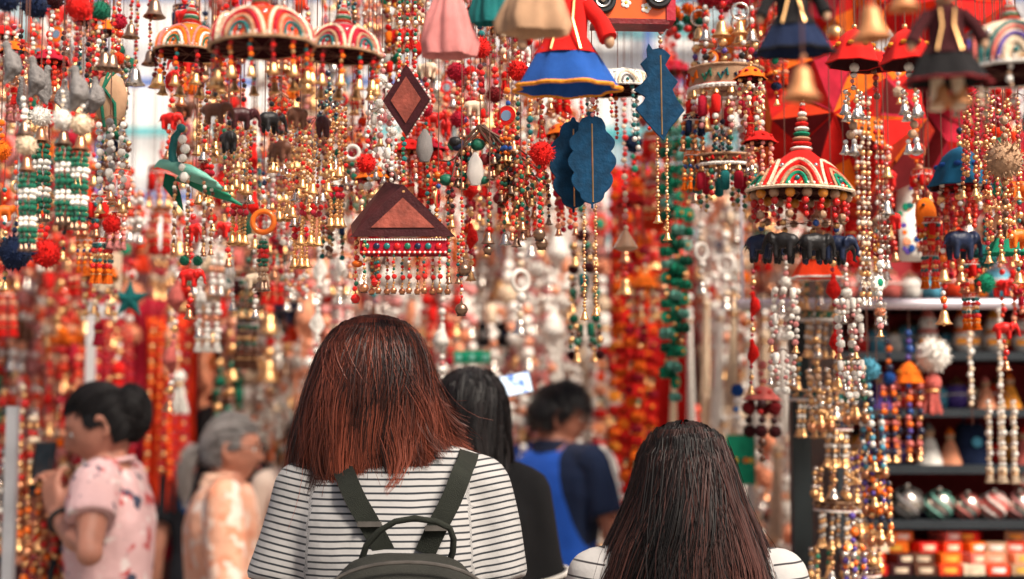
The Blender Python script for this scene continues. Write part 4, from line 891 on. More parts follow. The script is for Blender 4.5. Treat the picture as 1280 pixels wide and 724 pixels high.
def hair_long(hc, env, L, Lvar, n_locks, per, m, rad, seed, face_gap=0.9, wave=0.012, lock_r=0.014, flare=None, y0=0.0, lean=0.0, frizz=0.0010, K=10, short=.15, inward=0.0, stray=.018, lside=0.0, conv=.62):
    """Loose hair. env(dz)->(rx, ry) outline below the crown; hc = crown point; strands leave the crown and fall."""
    rs = np.random.RandomState(seed); paths = []; tint = []
    for i in range(n_locks):
        a = rs.uniform(0, 2*math.pi)
        fr = math.atan2(math.sin(a - math.pi/2), math.cos(a - math.pi/2))      # 0 = straight ahead
        layer = 1 - 0.42*rs.rand()**2.2
        Le = L*(1 - lside*math.cos(a))*(1 + (rs.uniform(-Lvar, Lvar*0.3) if rs.rand() > short else rs.uniform(-.4, -.12))); tipx = rs.normal(0, .012); tipo = rs.normal(-inward, .008); t0 = rs.uniform(0.0, 0.10) if rs.rand() < .7 else rs.uniform(.08, .3)
        if abs(fr) < face_gap:                                                  # side-swept front locks
            a = math.pi/2 + math.copysign(face_gap + abs(rs.normal(0, .18)), fr if fr else 1)
        ph, ph2 = rs.uniform(0, 6.28, 2); wv = wave*rs.uniform(.3, 1.5); base_t = np.clip(rs.normal(.42, .30), 0, 1); swirl = rs.normal(0, .18)
        if rs.rand() < .08: base_t = rs.uniform(.75, 1.0)
        f = np.linspace(0, 1, K)
        for s in range(per):
            o = rs.normal(0, 1, 2); lr = lock_r*(.4 + .6*rs.rand()); Ls = Le*(1 + rs.normal(0, .03)); t_ = t0 + (1 - t0)*f
            dz = Ls*t_
            ex = np.array([env(z) for z in dz]); aa = a + swirl*(1 - f)**2*2 + o[0]*lr/.09*(1 - conv*f**1.6) + rs.normal(0, .01)
            ly = layer*(1 - .0*f) + o[1]*lr*1.3*(1 - .7*f**1.6)
            if a > 0: pass
            x = ex[:, 0]*np.cos(aa)*ly; y = ex[:, 1]*np.sin(aa)*ly
            wob = wv*np.sin(ph + f*7.5 + o[0]*.15)*f**1.3; wob2 = wv*np.cos(ph2 + f*6.5)*f**1.3
            x = x + wob*-np.sin(a) + wob2*np.cos(a)*.7; y = y + wob*np.cos(a) + wob2*np.sin(a)*.7
            x = x + (tipx*-np.sin(a) + tipo*np.cos(a))*f**4; y = y + (tipx*np.cos(a) + tipo*np.sin(a))*f**4
            fz = rs.normal(0, frizz, 3)
            zz = -dz + .0
            x = x + lean*dz + fz[0]*f*3; y = y + fz[1]*f*3
            if flare is not None: fx, fzz = flare(a, f, rs, s); x = x + fx; zz = zz + fzz
            if rs.rand() < stray: g_ = rs.normal(0, .022, 3); x = x + g_[0]*f**1.5; y = y + g_[1]*f**1.5; zz = zz + abs(g_[2])*f**2
            paths.append(np.stack([hc[0] + x, hc[1] + y + y0*f, hc[2] + zz], axis=1)); tint.append(np.clip(base_t + rs.normal(0, .07), 0, 1))
    return ribbons(paths, rad, tint, np.array(hc), rs)

def hair_pulled(hc, r3, target, n, m, rad, seed, lift=0.03):
    """Hair combed back over the skull towards one point."""
    rs = np.random.RandomState(seed); K = 12; paths = []; tint = []; T = np.array(target, float); T /= np.linalg.norm(T); f = np.linspace(0, 1, K)
    while len(paths) < n:
        v = rs.normal(0, 1, 3); v /= np.linalg.norm(v)
        x, y, z = v
        if z < -.5 or (y > .1 and z < .52 - .2*(y < .5)) or (y > -.15 and z < -.1): continue
        om = math.acos(np.clip(np.dot(v, T), -1, 1)); 
        if om < .12 or om > 2.9: continue
        sl = (np.sin((1 - f)*om)[:, None]*v + np.sin(f*om)[:, None]*T)/math.sin(om)
        h = 1.03 + lift*rs.rand() + .03*np.sin(np.pi*f)*rs.rand() + .03*f
        pts = sl*np.array(r3)*h[:, None] + np.array(hc); paths.append(pts); tint.append(np.clip(rs.normal(.45, .22), 0, 1))
    return strands_mesh('hair', paths, rad, tint, m, .6)
def hair_tail(p0, pts, n, rad, spread, m, seed, taper=.3):
    rs = np.random.RandomState(seed); pts = np.array(pts, float); K = 14; f = np.linspace(0, 1, K); paths = []; tint = []
    base = np.stack([np.interp(f*(len(pts)-1), np.arange(len(pts)), pts[:, k]) for k in range(3)], axis=1)
    for i in range(n):
        o = rs.normal(0, 1, 3)*spread; sw = np.sin(np.pi*np.clip(f*1.1, 0, 1))**.6*.9 + .25
        paths.append(base + o[None]*sw[:, None]*(1 - .3*f[:, None]) + np.stack([.003*np.sin(f*9 + i), .003*np.cos(f*7 + i), 0*f], 1)); tint.append(np.clip(rs.normal(.45, .22), 0, 1))
    return strands_mesh('hair', paths, rad, tint, m, taper)
def hair_short(hc, r3, n, m, rad, seed, L=.045):
    rs = np.random.RandomState(seed); K = 7; f = np.linspace(0, 1, K); paths = []; tint = []
    while len(paths) < n:
        v = rs.normal(0, 1, 3); v /= np.linalg.norm(v); x, y, z = v
        if z < -.42 or (y > .2 and z < .5) or (y > -.25 and z < -.02): continue
        d = np.array([x*.4, .55*(z > .35) - .1, -.9 + .5*(z > .5)]) + rs.normal(0, .25, 3); d -= v*np.dot(d, v)*.85; d /= np.linalg.norm(d)+1e-6
        l_ = L*(.5 + .8*max(0, z + .2)) * rs.uniform(.7, 1.2); p = v*np.array(r3)*1.0 + np.array(hc)
        paths.append(p[None] + (v*.012)[None]*np.sin(f*1.6)[:, None]*(.3+.7*max(0, z)) + d[None]*(l_*f)[:, None] - (v*.006)[None]*(f**2)[:, None]); tint.append(np.clip(rs.normal(.45, .25), 0, 1))
    return strands_mesh('hair', paths, rad, tint, m, .4)
def join_hair(lst):
    V = []; F = []; A = []; T = []; o = 0
    for v, f, a, t in lst: V.append(v); F.append(np.asarray(f) + o); A.append(a); T.append(t); o += len(v)
    return np.vstack(V), np.vstack(F), np.concatenate(A), np.concatenate(T)

def head_verts(k):
    """A head with brow, sockets, nose, lips and chin; origin mid-head, face to +Y."""
    seg, rings = 56, 44; V = []; F = []
    g = lambda d2, s: math.exp(-d2/(2*s*s))
    for i in range(rings + 1):
        th = math.pi*i/rings
        for j in range(seg):
            a = 2*math.pi*j/seg; x = math.sin(th)*math.cos(a); y = math.sin(th)*math.sin(a); z = math.cos(th)
            X, Y, Z = x*.076, y*.098, z*.118
            if z < 0:
                q = -z; X *= 1 - .30*q**1.6; Y = Y*(1 - .18*q) if y > 0 else Y*(1 - .42*q**1.2)
                if y > 0: Y += .012*q
            if y > 0:
                Y += .026*g(X*X*1.0 + ((Z + .022)*.75)**2, .0105)*(1 if Z < .012 else .6)        # nose
                Y += .010*g(X*X + (Z - .005)**2, .010) + .006*g((abs(X) - .028)**2*.5 + (Z - .030)**2, .011)   # bridge, brow
                Y -= .010*g((abs(X) - .031)**2 + (Z - .008)**2, .013)                              # sockets
                Y += .007*g(X*X*.35 + (Z + .056)**2*1.6, .010) - .003*g(X*X*.4 + (Z + .060)**2*9, .012)
                Y += .008*g(X*X*.6 + (Z + .092)**2, .013) + .004*g((abs(X) - .042)**2 + (Z + .02)**2, .016)
            V.append((X*k, Y*k, Z*k))
    for i in range(rings):
        for j in range(seg): F.append((i*seg + j, (i+1)*seg + j, (i+1)*seg + (j+1) % seg, i*seg + (j+1) % seg))
    return V, F
def limb(b, pts, rad, m, seg=12):
    b.tube(pts, rad, m, seg)
    for p, r_ in zip(pts, rad): b.sphere(p, r_*1.0, m, seg, 8)
def loft(b, rings, m, seg=28):
    """rings: (z, rx, ry, cx, cy, n) superellipse sections."""
    vs = []
    for (z, rx, ry, cx, cy) in rings:
        for k in range(seg):
            a = 2*math.pi*k/seg; ca, sa = math.cos(a), math.sin(a); e = .85
            vs.append((cx + rx*math.copysign(abs(ca)**e, ca), cy + ry*math.copysign(abs(sa)**e, sa), z))
    n = len(rings); fs = [(i*seg + k, i*seg + (k+1) % seg, (i+1)*seg + (k+1) % seg, (i+1)*seg + k) for i in range(n-1) for k in range(seg)]
    fs += [tuple(reversed(range(seg))), tuple(range((n-1)*seg, n*seg))]
    b.add(vs, fs, m)
def hand(b, wrist, dirv, nrm, k, m, curl=0.5, side=1):
    d = Vector(dirv).normalized(); nv = Vector(nrm); nv = (nv - d*nv.dot(d)).normalized(); lat = d.cross(nv).normalized()*side; W = Vector(wrist)
    for o in (-.024, -.008, .008, .024): limb(b, [W + lat*o*.5*k, W + (d*.045 + lat*o)*k, W + (d*.088 + lat*o*1.1)*k], [.017*k, .016*k, .0125*k], m, 8)
    for i, (o, L) in enumerate(((-.030, .062), (-.010, .076), (.011, .080), (.032, .070))):
        p = W + (d*.09 + lat*o)*k; pts = [p]; ang = 0
        for seg_, fr in enumerate((.42, .32, .26)):
            ang += curl*(.7 if seg_ == 0 else .95); p = p + (d*math.cos(ang) + nv*math.sin(ang))*L*fr*k; pts.append(p)
        limb(b, pts, [.0098*k, .0088*k, .0080*k, .0068*k], m, 8)
    p = W + (d*.022 + lat*.03)*k; pts = [p, p + (d*.024 + lat*.022 + nv*.012)*k, p + (d*.052 + lat*.022 + nv*.030*(0.4 + curl))*k, p + (d*.072 + lat*.012 + nv*.042*(0.4 + curl))*k]
    limb(b, pts, [.0135*k, .0118*k, .0102*k, .0082*k], m, 8)

def stripe_mat(name, base, line, period, duty, soft=.12, extra=None):
    m = bpy.data.materials.new(name); m.use_nodes = True; n = m.node_tree.nodes; l = m.node_tree.links; b = n['Principled BSDF']
    b.inputs['Roughness'].default_value = .92; b.inputs['Specular IOR Level'].default_value = .15; b.inputs['Sheen Weight'].default_value = .12
    at = n.new('ShaderNodeAttribute'); at.attribute_name = 'stripe'
    tc = n.new('ShaderNodeTexCoord'); nz = n.new('ShaderNodeTexNoise'); nz.inputs['Scale'].default_value = 9; l.new(tc.outputs['Object'], nz.inputs['Vector'])
    ma = n.new('ShaderNodeMath'); ma.operation = 'MULTIPLY_ADD'; ma.inputs[1].default_value = .006; l.new(nz.outputs['Fac'], ma.inputs[0]); l.new(at.outputs['Fac'], ma.inputs[2])
    dv = n.new('ShaderNodeMath'); dv.operation = 'DIVIDE'; dv.inputs[1].default_value = period; l.new(ma.outputs[0], dv.inputs[0])
    fr = n.new('ShaderNodeMath'); fr.operation = 'FRACT'; l.new(dv.outputs[0], fr.inputs[0])
    cr = n.new('ShaderNodeValToRGB'); e = cr.color_ramp.elements; e[0].position = 0; e[0].color = (*base, 1); e[1].position = .5 - duty/2 - soft*duty; e[1].color = (*base, 1)
    for p_, c_ in ((.5 - duty/2 + soft*duty, line), (.5 + duty/2 - soft*duty, line), (.5 + duty/2 + soft*duty, base)):
        x = cr.color_ramp.elements.new(p_); x.color = (*c_, 1)
    l.new(fr.outputs[0], cr.inputs[0]); l.new(cr.outputs[0], b.inputs['Base Color'])
    n2 = n.new('ShaderNodeTexNoise'); n2.inputs['Scale'].default_value = 22; n2.inputs['Detail'].default_value = 3; l.new(tc.outputs['Object'], n2.inputs['Vector'])
    n3 = n.new('ShaderNodeTexNoise'); n3.inputs['Scale'].default_value = 700; l.new(tc.outputs['Object'], n3.inputs['Vector'])
    bp = n.new('ShaderNodeBump'); bp.inputs['Strength'].default_value = .35; bp.inputs['Distance'].default_value = .012; l.new(n2.outputs['Fac'], bp.inputs['Height'])
    b2 = n.new('ShaderNodeBump'); b2.inputs['Strength'].default_value = .25; b2.inputs['Distance'].default_value = .001; l.new(n3.outputs['Fac'], b2.inputs['Height']); l.new(bp.outputs[0], b2.inputs['Normal']); l.new(b2.outputs[0], b.inputs['Normal'])
    return m
def print_mat(name, base, cols, scale=16, thr=.62):
    m = bpy.data.materials.new(name); m.use_nodes = True; n = m.node_tree.nodes; l = m.node_tree.links; b = n['Principled BSDF']
    b.inputs['Roughness'].default_value = .85; b.inputs['Specular IOR Level'].default_value = .2
    tc = n.new('ShaderNodeTexCoord'); last = None
    prev = n.new('ShaderNodeRGB'); prev.outputs[0].default_value = (*base, 1); prev = prev.outputs[0]
    for i, c in enumerate(cols):
        mp = n.new('ShaderNodeMapping'); mp.inputs['Location'].default_value = (i*3.7, i*1.9, i*5.1); l.new(tc.outputs['Object'], mp.inputs['Vector'])
        nz = n.new('ShaderNodeTexNoise'); nz.inputs['Scale'].default_value = scale*(1 + .3*i); nz.inputs['Detail'].default_value = 2.5; l.new(mp.outputs[0], nz.inputs['Vector'])
        mr = n.new('ShaderNodeMapRange'); mr.inputs['From Min'].default_value = thr; mr.inputs['From Max'].default_value = thr + .05; l.new(nz.outputs['Fac'], mr.inputs['Value'])
        mx = n.new('ShaderNodeMix'); mx.data_type = 'RGBA'; mx.inputs[7].default_value = (*c, 1); l.new(mr.outputs[0], mx.inputs[0]); l.new(prev, mx.inputs[6]); prev = mx.outputs[2]
    l.new(prev, b.inputs['Base Color'])
    n2 = n.new('ShaderNodeTexNoise'); n2.inputs['Scale'].default_value = 18; n2.inputs['Detail'].default_value = 3; l.new(tc.outputs['Object'], n2.inputs['Vector'])
    bp = n.new('ShaderNodeBump'); bp.inputs['Strength'].default_value = .5; bp.inputs['Distance'].default_value = .015; l.new(n2.outputs['Fac'], bp.inputs['Height']); l.new(bp.outputs[0], b.inputs['Normal'])
    return m

def fold(me, amp, scale=7.0, seed=0.0, zlo=-9):
    n = len(me.vertices); co = np.empty(n*3, np.float32); me.vertices.foreach_get('co', co); co = co.reshape(-1, 3)
    nr = np.empty(n*3, np.float32); me.vertices.foreach_get('normal', nr); nr = nr.reshape(-1, 3)
    for i in range(n):
        x, y, z = co[i]
        q = noise.noise(Vector((x*scale + seed, y*scale, z*scale*.55 + x*3))) + .5*noise.noise(Vector((x*scale*2.3, y*scale*2.3 + seed, z*scale*1.2 - x*6)))
        co[i] += nr[i]*amp*q
    me.vertices.foreach_set('co', co.ravel()); me.update()

def person(label, px, top_py, d, rot, sex, skin, shirt_m, trousers_m, hair_fn, arms, sleeve=.55, sw=1.0, head_yaw=0.0, head_pitch=0.0, head_dx=0.0, voxel=.006, sleeve_w=1.0,
           arm_w=1.0, glasses=False, hem=.84, hair_h=.018, collar=None, lean=0.0, torso_w=1.0, cuff=None):
    top = P(px, top_py, d); H = top.z - hair_h; k = H/1.65
    t = thing('person', label, 'person', (top.x, d, 0), rot)
    sk = skin; fem = sex == 'f'
    shx = (.172 if fem else .195)*k*sw; shz = 1.372*k
    lean_v = Vector((0, lean, 0))
    # trunk sections from hip to neck: z, rx, ry
    secs = [(.80, .165, .11), (.90, .172, .118), (1.0, .148, .105), (1.08, .135, .098), (1.18, .146, .108), (1.27, .158, .112), (1.33, .160, .102), (1.38, .140, .085), (1.415, .095, .066), (1.44, .058, .056)] if fem else \
           [(.80, .16, .11), (.90, .165, .115), (1.0, .158, .110), (1.08, .156, .108), (1.18, .168, .114), (1.27, .182, .118), (1.33, .185, .108), (1.385, .160, .09), (1.42, .10, .07), (1.445, .062, .060)]
    def rings(infl, z0=0, z1=9):
        o = []
        for z, rx, ry in secs:
            if z0 <= z <= z1:
                yo = lean*max(0, (z - .9)/.5); o.append((z*k, (rx*torso_w*k + infl), ry*k + infl, 0, -.012*k*math.sin((z - .8)/.6*math.pi) + yo))
        return o
    nb = Vector((0, lean - .008*k, 1.42*k)); hd = Vector((head_dx, lean + .022*k, 1.535*k))
    b = MB(); loft(b, rings(0), sk)
    limb(b, [nb + Vector((0, 0, -.02*k)), nb*.45 + hd*.55 + Vector((0, -.012*k, -.03*k)), hd + Vector((0, -.012*k, -.05*k))], [.056*k, .050*k, .050*k], sk, 14)
    Rm = Matrix.Rotation(head_yaw, 3, 'Z') @ Matrix.Rotation(head_pitch, 3, 'X')
    hv, hf = head_verts(k); b.add([Rm @ Vector(v) + hd for v in hv], hf, sk)
    for s in (-1, 1):   # ears
        c0 = Vector((s*.076*k, -.008*k, -.004*k)); pts = [Rm @ (c0 + Vector((s*.006*k, -.012*k*math.cos(a) - .004*k, .030*k*math.sin(a)))) + hd for a in [-1.8 + .5*i for i in range(9)]]
        limb(b, pts, [.006*k]*9, sk, 6)
    elbs = {}
    for s, key in ((-1, 'L'), (1, 'R')):
        S = Vector((s*shx, lean - .005, shz)); E, Wp, dv, nv, cu = arms[key]; E = Vector(E)*k + Vector((0, lean, 0)); Wp = Vector(Wp)*k + Vector((0, lean, 0)); elbs[key] = (S, E, Wp)
        limb(b, [Vector((s*.06*k, lean, 1.395*k)), S], [.055*k, .056*k*arm_w], sk)
        limb(b, [S, S*.6 + E*.4, E, E*.62 + Wp*.38, Wp], [.054*k*arm_w, .047*k*arm_w, .037*k*arm_w, .038*k*arm_w, .026*k], sk)
        hand(b, Wp, dv, nv, k, sk, cu, s)
    for s in (-1, 1):
        limb(b, [(s*.085*k, 0, .86*k), (s*.09*k, .01*k, .66*k), (s*.09*k, .015*k, .47*k), (s*.092*k, -.012*k, .33*k), (s*.095*k, -.01*k, .085*k)], [.088*k, .078*k, .055*k, .054*k, .037*k], sk)
        limb(b, [(s*.095*k, -.02*k, .045*k), (s*.10*k, .06*k, .035*k), (s*.105*k, .13*k, .028*k)], [.040*k, .038*k, .026*k], sk)
    body = link('body', remesh(b.mesh('t'), voxel, 3, [sk]), t)
    # eyes and brows
    for s in (-1, 1):
        e = MB(); p = Rm @ Vector((s*.031*k, .0755*k, .006*k)) + hd; e.sphere((0, 0, 0), .0115*k, mat('eye_white', (.7, .68, .64), .2), 12, 8)
        o = e.build('eye', body, p); f_ = Rm @ Vector((s*.001, .0072*k, -.002*k)); e2 = MB(); e2.sphere((0, 0, 0), .0062*k, mat('dark_iris', (.02, .012, .01), .1), 10, 6); e2.build('iris', o, f_)
        e = MB(); e.tube([Rm @ Vector((s*x*k, (.092 - .5*max(0, x - .03))*k, z*k)) + hd for x, z in ((.016, .026), (.03, .031), (.046, .026))], [.002*k, .0032*k, .0014*k], mat('dark_brow', (.03, .02, .018), .8), 6); e.build('eyebrow', body)
    e = MB(); e.tube([Rm @ Vector((x*k, (.1035 - 2.4*x*x*8)*k, -.0575*k + abs(x)*.05*k)) + hd for x in (-.02, -.01, 0, .01, .02)], [.002*k, .0045*k, .0052*k, .0045*k, .002*k], mat('lip_skin', (.36, .11, .09), .45), 8); e.build('lips', body)
    # shirt
    c = MB(); inf = .014; rg = [r for r in rings(inf, hem - .001, 1.425)]
    z0 = rg[0]; rg = [(hem*k if i == 0 else r[0], r[1], r[2], r[3], r[4]) for i, r in enumerate(rg)]
    if hem > .86: rg[0] = (hem*k,) + tuple(rings(inf)[1][1:])
    loft(c, rg, sk)
    for key in ('L', 'R'):
        S, E, Wp = elbs[key]; s = -1 if key == 'L' else 1
        limb(c, [Vector((s*.07*k, lean, 1.388*k)), S + Vector((-s*.01*k, 0, .002*k))], [.062*k, .070*k*arm_w], sk)
        if sleeve <= 1: end = S.lerp(E, sleeve); pts = [S, S.lerp(end, .5), end]; rad = [.068*k*arm_w, .066*k*sleeve_w, .068*k*sleeve_w]
        else: end = E.lerp(Wp, sleeve - 1); pts = [S, S.lerp(E, .5), E, end]; rad = [.068*k*arm_w, .060*k*sleeve_w, .052*k*sleeve_w, .044*k*sleeve_w]
        c.tube(pts, rad, sk, 18)
        for p_, r_ in list(zip(pts, rad))[:-1]: c.sphere(p_, r_, sk, 14, 8)
    me = remesh(c.mesh('t'), voxel, 3, [shirt_m]); fold(me, .009, 8, px*.01)
    n = len(me.vertices); co = np.empty(n*3, np.float32); me.vertices.foreach_get('co', co); co = co.reshape(-1, 3)
    st = co[:, 2].copy()
    for key in ('L', 'R'):
        S, E, Wp = elbs[key]; s = -1 if key == 'L' else 1; ax = np.array((E - S).normalized()); rel = co - np.array(S); tt = rel @ ax
        seam = co[:, 0]*s > (shx - .012*k) + .10*(co[:, 2] - shz)*-1*0 ; di = np.linalg.norm(rel - tt[:, None]*ax, axis=1)
        msk = (co[:, 0]*s > shx - .018*k + np.clip(shz - co[:, 2], 0, .2)*.05) & (di < .11*k)
        st[msk] = 5 - tt[msk]
    at = me.attributes.new('stripe', 'FLOAT', 'POINT'); at.data.foreach_set('value', st.astype(np.float32))
    shirt = link('shirt', me, t)
    if cuff is not None:
        for key in ('L', 'R'):
            S, E, Wp = elbs[key]; end = S.lerp(E, sleeve)
            for off, rr_ in ((.0, .071), (-.022, .071)):
                g = MB(); p1 = end + (S - E).normalized()*(-off); ax = (E - S).normalized(); x = ax.cross(Vector((0, 1, 0))).normalized(); y = ax.cross(x)
                g.tube([p1 + (x*math.cos(a) + y*math.sin(a))*rr_*k*sleeve_w for a in [2*math.pi*i/28 for i in range(29)]], .0055*k, cuff, 8); g.build('sleeve_band', shirt)
    # neckband
    g = MB(); zc = 1.425*k; g.tube([(.066*k*math.cos(a), lean - .008*k + .062*k*math.sin(a), zc + .006*k - .014*k*math.sin(a)) for a in [2*math.pi*i/32 for i in range(33)]], .0075*k, shirt_m if collar is None else collar, 8)
    if collar is not None: g.lathe((0, lean - .008*k, zc), [(.062*k, .03*k), (.082*k, -.012*k), (.076*k, -.014*k), (.056*k, .026*k)], collar, 24)
    g.build('collar', shirt)
    # trousers and shoes
    c = MB(); loft(c, [(r[0], r[1], r[2], r[3], r[4]) for r in rings(.008, 0, .95)] , sk)
    for s in (-1, 1): limb(c, [(s*.085*k, 0, .86*k), (s*.09*k, .01*k, .66*k), (s*.09*k, .015*k, .47*k), (s*.092*k, -.01*k, .3*k), (s*.095*k, -.008*k, .10*k)], [.100*k, .090*k, .070*k, .068*k, .060*k], sk)
    tm = remesh(c.mesh('t'), .016, 3, [trousers_m]); link('trousers', tm, t)
    for s in (-1, 1):
        c = MB(); limb(c, [(s*.095*k, -.03*k, .05*k), (s*.10*k, .06*k, .045*k), (s*.105*k, .14*k, .038*k)], [.050*k, .046*k, .036*k], sk); c.box((s*.10*k - .04*k, -.07*k, .0), (s*.10*k + .04*k, .16*k, .03*k), sk)
        link('shoe', remesh(c.mesh('t'), .008, 3, [mat('dark_shoe', (.03, .03, .035), .5)]), t)
    # hair
    hairs = hair_fn(hd, Rm, k, H)
    V, F, A, T, m = hairs
    Rl = np.array(Rm)
    link('hair', mesh_np('hair', V, F, [m], {'along': A, 'tint': T}), t)
    if glasses:
        gm = mat('dark_spectacle_frame', (.02, .015, .015), .3); g = MB()
        for s in (-1, 1):
            pts = [Rm @ Vector((s*.033*k + .023*k*math.cos(a), .108*k - .004*k*abs(math.cos(a)), .006*k + .018*k*math.sin(a))) + hd for a in [2*math.pi*i/24 for i in range(25)]]
            g.tube(pts, .0016*k, gm, 6); g.tube([Rm @ Vector((s*.056*k, .104*k, .012*k)) + hd, Rm @ Vector((s*.079*k, .06*k, .014*k)) + hd, Rm @ Vector((s*.082*k, -.02*k, .012*k)) + hd], .0022*k, gm, 6)
        g.tube([Rm @ Vector((-.010*k, .108*k, .010*k)) + hd, Rm @ Vector((.010*k, .108*k, .010*k)) + hd], .0016*k, gm, 6); g.build('glasses', t)
    t['_k'] = k
    del t['_k']
    return t, k, elbs, hd, Rm
SK1 = skin_mat('warm_skin', (.42, .20, .135)); SK2 = skin_mat('brown_skin', (.36, .145, .09)); SK3 = skin_mat('light_brown_skin', (.48, .21, .14))
jeans = mat('dark_denim', (.03, .035, .06), .9, 0, .2, 20, .4, 600); blackc = mat('black_trousers', (.015, .014, .015), .9, 0, .2, 20, .4, 500); beige = mat('beige_trousers', (.3, .22, .16), .9, 0, .2, 20, .4, 500)
def lerp_env(tab):
    zs = np.array([t[0] for t in tab]); xs = np.array([t[1] for t in tab]); ys = np.array([t[2] for t in tab])
    return lambda z: (np.interp(z, zs, xs), np.interp(z, zs, ys))
down = lambda s, out=.0, fw=.0: ((s*(.215 + out), -.01 + fw*.4, 1.09), (s*(.235 + out*1.1), .05 + fw, .86), (0, .1, -1), (-s, 0, 0), .35)
def rot_tuple(tp, hd, Rm): return tp
# ---- 1: woman with bobbed red-brown hair, striped tee
HM1 = hair_mat('red_brown_hair', (.024, .009, .008), (.20, .046, .024), .50, .28)
def hair1(hd, Rm, k, H):
    top = hd + Vector((-.005, -.004, .128*k))
    env = lerp_env([(0, .004, .004), (.004, .030, .032), (.014, .055, .060), (.03, .074, .082), (.06, .092, .104), (.10, .105, .116), (.15, .117, .118), (.20, .126, .114), (.25, .130, .108), (.30, .126, .100), (.36, .12, .095)])
    def fl(a, f, rs, s):
        out = .042*f**4*max(0, math.cos(a)); return out, .034*f**5*max(0, math.cos(a))
    h = hair_long(top, env, .350, .20, 420, 40, HM1, .00054, 11, .75, .015, .024, fl, 0, -.03, inward=.004, short=.22, stray=.03, lside=.07, conv=.80)
    cap = ellipsoid_cap(tuple(hd + Vector((0, -.004, .004))), (.081*k, .103*k, .115*k), face_cut=FACE); c2 = ellipsoid_cap(tuple(hd + Vector((-.004, -.040, -.075))), (.096, .058, .110))
    V, F, A, T = add_cap(*h, *cap); V, F, A, T = add_cap(V, F, A, T, *c2); return V, F, A, T, HM1
tee1 = stripe_mat('white_tee_with_dark_stripes', (.34, .33, .325), (.020, .023, .028), .0108, .30)
w1, k1, el1, hd1, _ = person('woman with red-brown bobbed hair in a white striped tee, seen from behind', 490, 388, 2.42, R(4), 'f', SK2, tee1, jeans, hair1, {'L': ((-.205, -.02, 1.10), (-.21, .08, .88), (0, .15, -1), (1, 0, 0), .35), 'R': ((.195, -.02, 1.10), (.20, .08, .88), (0, .15, -1), (-1, 0, 0), .35)}, .56, .84, R(8), 0, -.024, .0085, .80, torso_w=.92, arm_w=.80)
